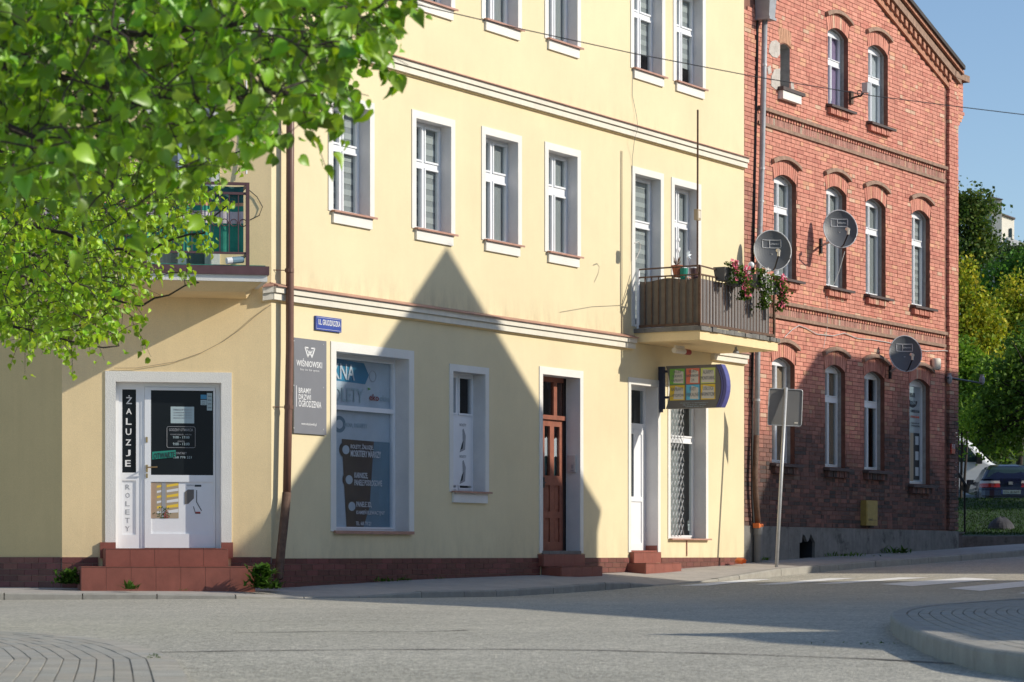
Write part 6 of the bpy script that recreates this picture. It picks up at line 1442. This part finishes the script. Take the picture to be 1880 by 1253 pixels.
def lime(label, trunk, th_, poly, yr, nclu, size, limbs, seed, twigl=.30, per=(6,11), young=.25, extra=(), mt='leaf', side=(-330,400)):
    rg = random.Random(seed); zg = R_(trunk[0], trunk[1])
    tree = thing('lime_tree', label, 'tree', Matrix.Translation((trunk[0], trunk[1], zg)), 'lime trees leaning into the picture')
    top = Vector((trunk[0]+.2, trunk[1], th_)); mb = MB(); mb.tube([(trunk[0],trunk[1],zg-.1),(trunk[0]+.05,trunk[1],zg+1.5),tuple(top),(top.x-.1,top.y,th_+2.5)], .19, 10, r1=.09); mb.build('trunk', M['bark'], tree, smooth=True)
    samples = []
    for pl_ in limbs:
        pts = [top+Vector((0,0,rg.uniform(-.6,.8)))]+[world(*p) for p in pl_]; d = dens_line(pts, .12)
        d = [p+Vector((rg.gauss(0,.012),rg.gauss(0,.012),rg.gauss(0,.012))) for p in d]
        mb = MB(); mb.tube(d, .045 if size > .06 else .04, 6, r1=.005); mb.build('limb', M['bark'], tree, smooth=True); samples += [(p, 1-i/len(d)) for i, p in enumerate(d) if CX+FPX*p.x/p.y > -1100]
    L = Leaves(); tw = MB(); xs = [p[0] for p in poly]; ys = [p[1] for p in poly]; n = 0; tries = 0
    centers = [world(*e) for e in extra]
    while len(centers) < nclu+len(extra) and tries < 60000:
        tries += 1; px, py = rg.uniform(min(xs), max(xs)), rg.uniform(min(ys), max(ys))
        if inpoly(px, py, poly): centers.append(world(px, py, rg.uniform(*yr)))
    for _ in range(170): centers.append(world(rg.uniform(-800,-110), rg.uniform(side[0], side[1]), rg.uniform(*yr)))      # the crown goes on outside the picture
    for _ in range(90): centers.append(world(rg.uniform(-400,700), rg.uniform(side[0]-330, side[0]), rg.uniform(*yr)))
    # each spray grows from the nearest limb point or from a spray that already hangs on one
    import heapq
    P0 = np.array([p[0] for p in samples]); cen = np.array([tuple(c) for c in centers]); done = list(P0); order = []
    dist = np.array([np.sqrt(((P0-c)**2).sum(1)).min() for c in cen]); par = [Vector(P0[np.sqrt(((P0-c)**2).sum(1)).argmin()]) for c in cen]; left_ = set(range(len(cen)))
    while left_:
        k = min(left_, key=lambda i: dist[i]); left_.discard(k); order.append(k)
        d2 = np.sqrt(((cen-cen[k])**2).sum(1))*1.04
        for i in left_:
            if d2[i] < dist[i]: dist[i] = d2[i]; par[i] = Vector(cen[k])
    for k in order:
        c = Vector(cen[k]); s = par[k]; mid = s.lerp(c, .5)+Vector((rg.gauss(0,.02),rg.gauss(0,.02),.05*(c-s).length))
        tw.tube([s, mid, c], .0048, 4, r1=.0026, cap=False)
        dirv = (c-s).normalized()*.6+Vector((rg.gauss(.3,.5), rg.gauss(0,.5), rg.gauss(-.25,.35))); dirv.normalize()
        e = c+dirv*twigl*rg.uniform(.6,1.2); tw.tube([c, c.lerp(e,.5)+Vector((0,0,.015)), e], .003, 3, r1=.0015, cap=False)
        nl = rg.randint(*per)
        for i in range(nl):
            p = c.lerp(e, (i+rg.random())/nl)+Vector((rg.gauss(0,.02),rg.gauss(0,.02),rg.gauss(0,.02)))
            px = CX+FPX*p.x/p.y
            sz = size*rg.uniform(.55,1.25)*(1-.35*(i/nl if rg.random() < .6 else 0)); L.add(p-Vector((0,0,.02)), leaf_basis(rg), sz, leaf_col(rg, young), rg.randint(0,5)); n += 1
    tw.build('twig', M['bark'], tree, kind='stuff'); L.build(tree, M[mt]); print(label[:30], 'leaves', n)
    return tree
NEAR = [(-120,-140),(740,-140),(715,-10),(680,35),(650,60),(610,95),(590,135),(570,180),(530,180),(500,205),(440,215),(410,225),(330,285),(280,310),(210,285),(150,340),(60,320),(-120,340)]
nl = [[(-250,-40,11.2),(-60,20,11.0),(120,48,10.7),(300,62,10.6),(470,40,10.5),(660,10,10.4)],[(-250,60,11.4),(-40,90,11.2),(140,150,11.2),(300,180,11.0),(440,170,10.8),(580,175,10.7)],[(-250,150,10.6),(-30,200,10.4),(120,270,10.3),(220,330,10.2)],[(-250,-120,10.2),(0,-90,10.0),(220,-60,9.9),(480,-80,9.8),(700,-30,9.8)],[(-200,20,12),(40,120,12.4),(200,230,12.6),(400,250,12.5)]]
ext = [(610,195,10.7),(600,170,10.7),(555,200,10.6),(640,100,10.5),(655,60,10.5),(690,20,10.4),(715,0,10.4),(630,150,10.6),(500,205,10.7),(470,235,10.8),(585,215,10.6),(545,190,10.5),(665,85,10.5),(390,290,10.6),(260,370,10.3),(230,385,10.3),(330,310,10.4),(150,400,10.2)]
lime('large blurred lime tree with broad leaves nearest the camera', (-3.6,11.0), 1.7, NEAR, (9.3,13.4), 760, .062, nl, 21, twigl=.22, per=(5,10), young=.2, extra=ext)
FAR = [(-140,250),(200,290),(330,290),(375,310),(360,350),(310,400),(300,440),(250,510),(210,555),(190,600),(120,625),(50,625),(10,590),(-140,610)]
fl_ = [[(-240,420,20.5),(-20,400,20.3),(120,430,20.0),(250,470,19.8),(370,420,19.6),(430,370,19.5)],[(-240,520,21),(0,500,20.8),(140,540,20.6),(260,560,20.3),(360,520,20.1)],[(-240,600,20),(-20,590,19.8),(100,620,19.6),(215,640,19.5)],[(-240,330,21.5),(0,340,21.2),(180,350,21),(330,320,20.7),(460,270,20.4)],[(-240,470,22.5),(40,460,22.3),(180,500,22),(300,440,21.8)]]
ext = [(440,275,20.4),(420,290,20.4),(400,300,20.4),(380,315,20.5),(410,372,19.5),(395,388,19.5),(378,405,19.6),(360,420,19.6),(370,440,19.7),(330,455,19.8),(340,515,20),(330,500,20.1),(300,505,20.1),(245,570,19.8),(245,595,19.7),(225,570,19.7),(210,615,19.5),(180,605,19.5),(130,630,19.5),(60,620,19.5),(320,400,19.8),(290,420,19.8)]
lime('fine leaved lime tree hanging before the green balcony', (-6.9,20.5), 2.0, FAR, (18.6,23), 950, .052, fl_, 33, twigl=.26, per=(7,12), young=.35, extra=ext, mt='leafpale', side=(60,640))
# weeds
def weed(px, py, Y, label, n, h, spread, kind='rosette', seed=1, flowers_=0, cat='weed'):
    rg = random.Random(seed); c = world(px, py, Y); t = thing('weed', label, cat, Matrix.Translation(c), 'weeds along the foot of the walls')
    mb = MB(); mt = M['weed']
    for i in range(n if kind == 'rosette' else n*4):
        a = rg.uniform(0, 6.28); el = rg.uniform(.35,1.3) if kind == 'rosette' else rg.uniform(-.1,1.3); L = h*rg.uniform(.5,1.1)
        b = c+Vector((rg.gauss(0,spread*.35), rg.gauss(0,spread*.2), -.01))
        if kind != 'rosette': L *= .34; b = c+Vector((rg.gauss(0,spread*.24), rg.gauss(0,spread*.12), h*.6*rg.random()**1.5))
        d = Vector((math.cos(a)*math.cos(el), math.sin(a)*math.cos(el), math.sin(el))); s = Vector((-math.sin(a), math.cos(a), 0))*L*rg.uniform(.09,.16)*(1 if kind == 'rosette' else 1.6)
        m1 = b+d*L*.45+Vector((0,0,.0)); tip = b+d*L+Vector((math.cos(a),math.sin(a),0))*L*.25-Vector((0,0,L*.18)); g = rg.uniform(.6,1.5); col = (g*1.1, g, g*.8)
        mb.face([b-s*.4, m1-s, m1+s, b+s*.4], 0, col); mb.face([m1-s, tip, m1+s], 0, col)
    mb.build('leaf_tuft', mt, t, kind='stuff')
    if flowers_:
        mb = MB()
        for i in range(flowers_): p = c+Vector((rg.gauss(0,spread*.25), rg.gauss(0,.04)-.05, h*rg.uniform(.35,.85))); mb.face([p, p+Vector((.02,0,.012)), p+Vector((.012,0,.035)), p+Vector((-.01,0,.025))])
        mb.build('blossom', M['petalwhite'], t, kind='stuff')
weed(237,1080.5,33.80,'bright dandelion rosette at the foot of the tiled steps',34,.15,.10,seed=2)
weed(126,1072,34.15,'dark low bushy weed beside the tiled corner steps',110,.26,.34,'bush',seed=3)
weed(478,1079,34.2,'tall dark weed between the steps and the brown downpipe',70,.42,.26,'bush',seed=4)
weed(492,1080,34.6,'low weed at the foot of the brown downpipe',30,.20,.2,seed=5)
weed(706,1067,37.2,'small dark weed on the pavement under the shop window',36,.10,.22,seed=6); weed(741,1065,37.6,'tiny weed with lighter leaves right of the shop window sill'.replace('right of','past'),26,.10,.15,seed=7)
weed(807,1062,38.4,'tiniest dark weed by the plinth under the small window',14,.06,.12,seed=8)
weed(1406,1028,47.6,'bright green weed beside the black drain collar',26,.12,.08,seed=9); weed(1553,1021,50.2,'spread dark weed at the concrete base below the gas box',60,.14,.7,seed=10); weed(1645,1015,52.6,'dark weed tuft at the far part of the concrete base',50,.2,.4,seed=11)
weed(45,1096,34.55,'small weed in the kerb joint near the paved corner',20,.10,.14,seed=12); weed(122,1098,33.85,'pale green weed in the kerb joint before the steps',16,.10,.06,seed=13); weed(338,1083,33.75,'pale dry weed at the bottom step',12,.05,.10,seed=14)
p = on_road(1620,1182); weed(1620,1182.5,p.y,'flat line of weeds in the road crack by the traffic island',90,.035,.6,seed=15); p = on_road(283,1212); weed(283,1213,p.y,'thin grass tuft at the edge of the paved corner',30,.05,.09,'bush',seed=16)
# ------------------------------------------------------------------ beyond the brick house: lawn, cars, trees, hill
def zl(Y): return pl(Y, [(56,.12),(60.5,.22),(61,.42),(64,.62),(68,1.05),(71.5,1.46),(73,1.42),(74,1.10),(85,1.2),(100,2.5),(140,8),(230,20),(400,30),(900,34)])
m = MB(); Ys = [61,62.5,64,66,68,70,71.5,73,74,79,85]; Xs = [6,9,12,16,22,32,50]
for a, b in zip(Ys, Ys[1:]):
    for c, d in zip(Xs, Xs[1:]): m.face([(c,a,zl(a)),(d,a,zl(a)),(d,b,zl(b)),(c,b,zl(b))])
m.build('lawn', M['soil'], smooth=True, kind='structure')
m = MB(); Ys = [85,100,140,230,400,900]; Xs = [-40,0,20,60,140,400]
for a, b in zip(Ys, Ys[1:]):
    for c, d in zip(Xs, Xs[1:]): m.face([(c,a,zl(a)-.02),(d,a,zl(a)-.02),(d,b,zl(b)-.02),(c,b,zl(b)-.02)])
m.build('hill', M['soil'], smooth=True, kind='structure')
m = MB(); m.hexa([(8,60.55,-.2),(34,59.4,-.2),(34,61.2,-.2),(8,61.2,-.2),(8,60.55,.40),(34,59.4,.44),(34,61.2,.44),(8,61.2,.42)]); w_ = m.build('garden_wall', M['concrete']); w_['label'] = 'low grey retaining wall along the lawn behind the pavement'; w_['category'] = 'wall'
m = MB(); rg = random.Random(4)
for i in range(16000):
    X, Y = rg.uniform(9.3,15.5), rg.uniform(61.3,71.8); z = zl(Y); h = rg.uniform(.025,.06); a = rg.uniform(0,6.28); s = .012; g = rg.uniform(.6,1.4); lx_, ly_ = rg.gauss(0,.03), rg.gauss(0,.03)
    m.face([(X-s*math.cos(a),Y-s*math.sin(a),z),(X+s*math.cos(a),Y+s*math.sin(a),z),(X+lx_,Y+ly_,z+h)], 0, (g,g,g*.8))
g_ = m.build('grass', M['grass'], kind='stuff'); g_['label'] = 'short green grass on the bank'; g_['category'] = 'grass'
c = world(1838,966,63.6); m = MB(); rg = random.Random(2); K = 8; N = 20; rings = []
for k in range(K+1):
    ph = math.pi*.5*k/K; rings.append([(c.x+.31*math.cos(ph)*math.cos(2*math.pi*i/N)*(1+.05*math.sin(i*1.3+k)+.03*math.sin(i*2.9)), c.y+.3*math.cos(ph)*math.sin(2*math.pi*i/N), c.z-.12+.33*math.sin(ph)*(1+.04*math.sin(i*1.1))) for i in range(N)])
for a, b in zip(rings, rings[1:]):
    for i in range(N): m.face([a[i],a[(i+1)%N],b[(i+1)%N],b[i]])
o = m.build('boulder', M['stone'], smooth=True); o['label'] = 'grey rounded boulder lying on the shaded lawn'; o['category'] = 'boulder'
# cars
def ringpts(z, yr_, yf_, hw, n=6, r=.35, e=.0):
    """closed outline at height z: rear at yr_, front at yf_, half width hw, rounded corners"""
    P = []
    for sx, sy, a0 in ((1,-1,-90),(1,1,0),(-1,1,90),(-1,-1,180)):
        rr_ = min(r, hw*.8); cx, cy = sx*(hw-rr_), (yr_+rr_ if sy < 0 else yf_-rr_)
        for k in range(n): a = math.radians(a0+90*k/(n-1)); P.append((cx+rr_*math.cos(a), cy+rr_*math.sin(a)*(1 if True else 1), z))
    return P
def loft(mb, rings, cap=True, mi=0):
    for a, b in zip(rings, rings[1:]):
        n = len(a)
        for i in range(n): mb.face([a[i],a[(i+1)%n],b[(i+1)%n],b[i]], mi)
    if cap: mb.face(rings[0][::-1], mi); mb.face(rings[-1], mi)
def wheel(par, F, x, y, z, r=.30, w_=.19):
    mb = MB(); mb.lathe([(r*.62,-w_/2),(r*.96,-w_/2),(r,-w_/4),(r,w_/4),(r*.96,w_/2),(r*.62,w_/2)], (x,y,z), 20, axis='x'); wh = mb.build('wheel', M['tyre'], par, F)
    mb = MB(); mb.lathe([(r*.1,-w_*.52),(r*.6,-w_*.45),(r*.6,w_*.45),(r*.1,w_*.52)], (x,y,z), 12, axis='x'); mb.build('rim', M['steel'], wh, F)
def hatchback(F, label, paint, detail=True, W_=.86, name='parked_car'):
    car = thing(name, label, 'car', F)
    mb = MB(); loft(mb, [ringpts(.22,.10,3.95,W_-.06,r=.3),ringpts(.34,.02,4.05,W_-.01,r=.35),ringpts(.50,-.03,4.08,W_,r=.4),ringpts(.71,0,4.06,W_,r=.42),ringpts(.73,.06,4.03,W_-.01,r=.42),ringpts(.80,.07,3.98,W_-.01,r=.45),ringpts(.95,.11,3.75,W_-.04,r=.5),ringpts(1.03,.17,3.4,W_-.09,r=.5)]); mb.build('body', M[paint], car, F, smooth=True)
    mb = MB(); loft(mb, [ringpts(1.02,.18,3.0,W_-.09,r=.35),ringpts(1.12,.28,2.78,W_-.15,r=.35),ringpts(1.28,.45,2.42,W_-.24,r=.35),ringpts(1.38,.62,2.15,W_-.31,r=.35),ringpts(1.43,.85,1.9,W_-.40,r=.35)]); mb.build('roof', M[paint], car, F, smooth=True)
    mb = MB(); o = .012
    def rw(z): return pl(z, [(.95,.17),(1.10,.28),(1.28,.45),(1.38,.62)]), pl(z, [(.95,W_-.09),(1.10,W_-.15),(1.28,W_-.24),(1.38,W_-.31)])
    zs = [1.07,1.14,1.2,1.28,1.35]; L = []
    for z in zs:
        y, h = rw(z); L.append([(-(h-.10)+(h-.10)*2*k/8, y-o+.05*abs(-1+2*k/8)**4, z) for k in range(9)])
    for a, b in zip(L, L[1:]):
        for k in range(8): mb.face([a[k],a[k+1],b[k+1],b[k]])
    mb.build('rear_window', M['carglass'], car, F, smooth=True)
    for sx in (-1,1):
        mb = MB(); pts = []
        for y, z in ((.75,1.0),(2.75,1.0),(2.25,1.33),(1.0,1.34)): pts.append((sx*(rw(z)[1]+.008), y, z))
        mb.face(pts if sx > 0 else pts[::-1]); mb.build('side_window', M['carglass'], car, F)
        mb = MB(); mb.box(sx*(W_-.06), sx*(W_+.13), 2.55, 2.68, .92, 1.06); mb.build('mirror', M[paint], car, F)
    mb = MB(); L = []
    for z, y in ((1.0,2.96),(1.15,2.70),(1.34,2.27)): h = rw(z)[1]; L.append([(-(h-.08)+(h-.08)*2*k/6, y+.012-.06*abs(-1+2*k/6)**3, z) for k in range(7)])
    for a, b in zip(L, L[1:]):
        for k in range(6): mb.face([a[k+1],a[k],b[k],b[k+1]])
    mb.build('windscreen', M['carglass'], car, F, smooth=True)
    for sx in (-1,1):
        for nm, za, zb, mt in (('tail_light',.79,.895,'lampred'),('reverse_light',.897,.965,'lampclear')):
            mb = MB(); pa, pb = [], []
            for k in range(7):
                a = math.radians(-90+62*k/6); r = .40; cx = W_-r-.005; x = cx+(r+.012)*math.cos(a); y = .07+r+(r+.012)*math.sin(a)
                pa.append((sx*x, y, za)); pb.append((sx*x, y+.02, zb))
            pa = [(sx*(W_-.58),.055,za)]+pa; pb = [(sx*(W_-.56),.085,zb)]+pb
            for k in range(7): q = [pa[k],pa[k+1],pb[k+1],pb[k]]; mb.face(q if sx > 0 else q[::-1])
            mb.build(nm, M[mt], car, F, smooth=True)
    mb = MB(); mb.box(-.26,.26,-.06,-.035,.60,.71); pl_ = mb.build('number_plate', M['palepaper'], car, F); text(car, F, 'CG 41505', -.20,.22,.625,.685,-.063,M['inkdark'],name='plate_lettering')
    mb = MB(); mb.box(-.26,-.225,-.0615,-.0601,.60,.71); mb.build('plate_band', M['blue'], car, F)
    mb = MB(); mb.prism([(-.055,.86),(.055,.86),(.055,.94),(-.055,.94)], .05,.105); mb.build('emblem', M['steel'], car, F)
    mb = MB(); mb.box(-W_+.08,W_-.08,-.045,-.02,.535,.56); mb.box(-.7,.7,.03,.06,.24,.30); mb.build('bumper_trim', M['black'], car, F)
    for x in (-W_+.09,W_-.09):
        for y in (.75,3.3): wheel(car, F, x, y, .30)
    return car
cx = 1856; Yc = 74.2; p = world(cx, 948, Yc); FCAR = Matrix.Translation((p.x, p.y, 1.04)) @ Matrix.Rotation(math.radians(-5), 4, 'Z')
hatchback(FCAR, 'dark blue hatchback parked with its rear towards the lawn', 'carblue')
FV = Matrix.Translation((world(1800,900,80).x-4.5, 80, 1.5)) @ Matrix.Rotation(math.radians(-90), 4, 'Z')
# white van, side on: x across, y towards its nose
van = thing('white_van', 'tall white van parked side on behind the small tree', 'van', FV)
FVv = Matrix.Translation((0,0,0))
mb = MB(); W_ = .95
loft(mb, [ringpts(.30,0,5.2,W_-.05,r=.3),ringpts(.45,-.03,5.3,W_,r=.35),ringpts(.95,0,5.22,W_,r=.35),ringpts(1.15,0,4.75,W_-.01,r=.3),ringpts(1.75,.03,4.15,W_-.06,r=.3),ringpts(2.05,.06,3.75,W_-.12,r=.3),ringpts(2.15,.15,3.5,W_-.25,r=.3)]); mb.build('body', M['vanwhite'], van, FV, smooth=True)
for sx in (-1,1):
    for ya, yb, yc, yd in ((3.25,4.35,4.05,3.3),(2.0,3.1,3.1,2.0)):
        mb = MB(); q = [(sx*(W_+.004),ya,1.18),(sx*(W_+.004),yb,1.18),(sx*(W_-.035),yc-.1,1.68),(sx*(W_-.035),yd,1.68)]; mb.face(q if sx > 0 else q[::-1]); mb.build('side_window', M['carglass'], van, FV)
    mb = MB(); mb.box(sx*(W_+.01),sx*(W_+.22),4.2,4.35,1.12,1.4); mb.build('mirror', M['black'], van, FV)
    mb = MB(); mb.box(sx*(W_+.001),sx*(W_+.015),3.35,3.5,1.0,1.04); mb.box(sx*(W_+.001),sx*(W_+.015),2.85,3.0,1.0,1.04); mb.build('door_handle', M['black'], van, FV)
    mb = MB(); mb.box(sx*(W_-.35),sx*(W_-.08),5.12,5.27,.72,.92); mb.build('headlight', M['lampclear'], van, FV)
mb = MB(); mb.face([(W_-.12,4.72,1.19),(-W_+.12,4.72,1.19),(-W_+.2,4.2,1.72),(W_-.2,4.2,1.72)]); mb.build('windscreen', M['carglass'], van, FV)
for x in (-W_+.1,W_-.1):
    for y in (.95,4.2): wheel(van, FV, x, y, .33, .33, .22)
p = world(1752, 940, 76.5); FP = Matrix.Translation((p.x-2.55, p.y, .62)) @ Matrix.Rotation(math.radians(-90), 4, 'Z')
hatchback(FP, 'pale grey green hatchback parked in front of the white van', 'carpale')
# pale building on the hill
b0 = world(1842,470,235); bl = thing('hill_building', 'pale towered building on the hill behind the trees', 'building', Matrix.Translation((b0.x,b0.y,18)))
def wz(py): return (HY-py)/FPX*235
def wx(px): return (px-CX)/FPX*235
mb = MB(); mb.hexa([(wx(1812),233,14),(wx(1866),236,14),(wx(1866),246,14),(wx(1812),244,14),(wx(1812),233,wz(394)),(wx(1866),236,wz(401)),(wx(1866),246,wz(401)),(wx(1812),244,wz(394))]); mb.build('wall', M['farwall'], bl)
mb = MB(); mb.hexa([(wx(1811),232.6,wz(394)),(wx(1867),235.7,wz(401)),(wx(1867),246.4,wz(401)),(wx(1811),244,wz(394)),(wx(1811),232.6,wz(391)),(wx(1867),235.7,wz(398.5)),(wx(1867),246.4,wz(398.5)),(wx(1811),244,wz(391))]); mb.build('roof', M['sillbrick'], bl)
mb = MB(); mb.box(wx(1806),wx(1824),231,240,14,wz(378)); mb.build('tower', M['farwall'], bl)
mb = MB(); mb.hexa([(wx(1804),230.7,wz(378)),(wx(1826),230.7,wz(378)),(wx(1826),240.3,wz(378)),(wx(1804),240.3,wz(378)),(wx(1812),234,wz(364)),(wx(1818),234,wz(364)),(wx(1818),237,wz(364)),(wx(1812),237,wz(364))]); mb.build('tower_roof', M['sillbrick'], bl)
mb = MB(); q = [(wx(1854),wz(440)),(wx(1859),wz(440))]+[(wx(1856.5)+wx(2.5+940)*math.cos(a*math.pi/6), wz(421)+wx(2.5+940)*math.sin(a*math.pi/6)) for a in range(7)]; mb.prism(q, 235.2, 235.6); mb.build('window', M['carglass'], bl)
mb = MB(); mb.hexa([(wx(1822),228,14),(wx(1880),231,14),(wx(1880),235,14),(wx(1822),232,14),(wx(1822),228,wz(452)),(wx(1880),231,wz(462)),(wx(1880),235,wz(470)),(wx(1822),232,wz(462))]); mb.build('low_wing', M['zinc'], bl)
# trees: trunk, limbs and a crown of many leaf faces in clumps
def bgtree(label, base, blobs, n, size, cols, seed, name='tree', trunk=.14, up=0.0, gap=.0, group='trees behind the brick house'):
    """blobs: (x, y, z, rx, ry, rz) ellipsoids of foliage; cols: leaf colours"""
    rg = random.Random(seed); t = thing(name, label, 'tree', Matrix.Translation(base), group)
    b = Vector(base); cz = sum(q[2] for q in blobs)/len(blobs); top = Vector((sum(q[0] for q in blobs)/len(blobs), sum(q[1] for q in blobs)/len(blobs), cz))
    mb = MB(); mb.tube([b-Vector((0,0,.3)), b.lerp(top,.5)+Vector((.1,0,0)), top], trunk, 7, r1=trunk*.4); mb.build('trunk', M['bark'], t, smooth=True)
    mb = MB(); 
    for q in blobs:
        for k in range(3):
            e = Vector((q[0]+rg.gauss(0,q[3]*.45), q[1]+rg.gauss(0,q[4]*.4), q[2]+rg.gauss(0,q[5]*.45))); s = b.lerp(top, rg.uniform(.45,1)); mb.tube([s, s.lerp(e,.5)+Vector((0,0,.1)), e], trunk*.3, 4, r1=trunk*.06, cap=False)
    mb.build('limb', M['bark'], t, kind='stuff')
    mb = MB(); vol = [q[3]*q[5] for q in blobs]; tot = sum(vol)
    for q, v in zip(blobs, vol):
        nc = max(4, int(n*v/tot/14)); 
        for _ in range(nc):
            while True:
                u = Vector((rg.uniform(-1,1), rg.uniform(-1,1), rg.uniform(-1,1)))
                if .35 < u.length < 1: break
            u *= 1+rg.gauss(0,.10); c = Vector((q[0]+u.x*q[3], q[1]+u.y*q[4], q[2]+u.z*q[5])); cl = rg.uniform(.65,1.3); cs = size*rg.uniform(1.2,2.6)
            col0 = rg.choice(cols)
            for i in range(14):
                p = c+Vector((rg.gauss(0,cs),rg.gauss(0,cs),rg.gauss(0,cs*(.7+up)))); d = Vector((rg.gauss(0,1),rg.gauss(0,1),rg.gauss(up*1.6-.2,.8))).normalized(); w_ = d.cross(Vector((rg.gauss(0,1),rg.gauss(0,1),rg.gauss(0,1)))).normalized(); L = size*rg.uniform(.7,1.5); k = cl*rg.uniform(.8,1.2)
                mb.face([p-d*L*.6, p+w_*L*.42, p+d*L*.6, p-w_*L*.42], 0, tuple(x*k for x in col0))
    mb.build('crown', M['crown'], t, kind='stuff')
    return t
def blob(px, py, Y, rx, rz, ry=None): p = world(px, py, Y); s = Y/FPX; return (p.x, p.y, p.z, rx*s, (ry or rx)*s, rz*s)
dk = [(.045,.085,.02),(.065,.105,.024),(.085,.125,.03)]; ye = [(.34,.31,.03),(.42,.35,.035),(.27,.29,.03),(.18,.24,.03)]; md = [(.085,.18,.03),(.11,.22,.035),(.07,.15,.035)]; br = [(.16,.26,.03),(.20,.30,.035),(.12,.21,.03)]; gr = [(.06,.09,.045),(.08,.11,.05)]
def gz(Y): return zl(Y)
bgtree('tall dark green tree rising at the edge of the brick house', (world(1752,0,118).x,118,gz(118)), [blob(1760,420,118,50,60),blob(1782,470,118,46,50),blob(1775,380,118,30,40),blob(1800,440,118,30,40),blob(1770,520,118,50,40),blob(1795,370,118,34,18),blob(1815,385,118,26,10)], 8000, .13, dk+[(.09,.11,.025)], 1)
bgtree('yellow leaved tree in front of the dark tall tree', (world(1778,0,92).x,92,gz(92)), [blob(1768,520,92,22,50),blob(1785,580,92,40,50),blob(1770,610,92,40,50),blob(1815,610,92,34,40),blob(1790,650,92,44,30)], 7000, .10, ye, 2, up=.5)
bgtree('yellow leaved tree with bare dark twigs beside the hill building view', (world(1868,0,95).x,95,gz(95)), [blob(1858,540,95,20,40),blob(1850,600,95,34,50),blob(1885,600,95,40,60),blob(1860,650,95,40,34),blob(1915,580,95,40,60)], 7500, .10, ye, 3, up=.5)
bgtree('mid green tree below the pale hill building', (world(1830,0,112).x,112,gz(112)), [blob(1830,520,112,34,36),blob(1865,500,112,34,30),blob(1845,560,112,44,40),blob(1900,500,112,50,50),blob(1805,550,112,30,34)], 6500, .12, md, 4)
bgtree('grey green tree crown close under the hill building', (world(1850,0,150).x,150,gz(150)), [blob(1848,462,150,22,16),blob(1880,470,150,24,20),blob(1860,480,150,40,18)], 2600, .14, gr, 5)
bgtree('bright green small tree between the yellow tree and the brick wall', (world(1764,0,77.5).x,77.5,gz(77.5)), [blob(1770,690,77.5,30,40),blob(1762,750,77.5,26,40),blob(1800,690,77.5,34,34),blob(1762,650,77.5,26,30)], 5200, .085, br, 6, trunk=.05)
bgtree('broad dark green maple shading the blue car', (world(1915,0,73).x,73,gz(73)), [blob(1830,700,73,44,44),blob(1870,680,73,44,56),blob(1815,760,73,44,44),blob(1860,770,73,60,50),blob(1910,720,73,60,80),blob(1835,815,73,46,24),blob(1885,640,73,36,40),blob(1950,700,73,60,90),blob(2040,640,71,90,110),blob(2150,660,70,100,120),blob(2260,700,69,90,110)], 17000, .10, [(.10,.17,.03),(.13,.20,.035),(.07,.13,.025)], 7)
bgtree('dense dark green hedge tree far behind the cars', (world(1840,0,88).x,88,gz(88)), [blob(1790,760,88,60,60),blob(1850,740,88,70,70),blob(1920,720,88,70,90),blob(1810,830,88,60,30)], 7000, .13, dk, 8)
m = MB(); a = world(1757,915,74.6)
st = thing('sapling', 'thin double stemmed sapling before the white van', 'tree', Matrix.Translation((world(1762,0,72.6).x,72.6,1.4)), 'trees behind the brick house')
for pa, pb in ((1757,1760),(1764,1766)):
    m = MB(); m.tube([world(pa,925,72.6), world((pa+pb)/2,870,72.6), world(pb,790,72.6)], .045, 6, r1=.03); m.build('trunk', M['bark'], st)
rg = random.Random(9); m = MB()
for i in range(900):
    c = world(rg.gauss(1775,14), rg.gauss(775,24), 72.6+rg.gauss(0,.4)); d = Vector((rg.gauss(0,1),rg.gauss(0,1),rg.gauss(0,1))).normalized(); w_ = d.orthogonal().normalized(); L = .08*rg.uniform(.6,1.3); col = rg.choice(br); m.face([c-d*L*.6,c+w_*L*.4,c+d*L*.6,c-w_*L*.4], 0, col)
m.build('crown', M['crown'], st, kind='stuff')
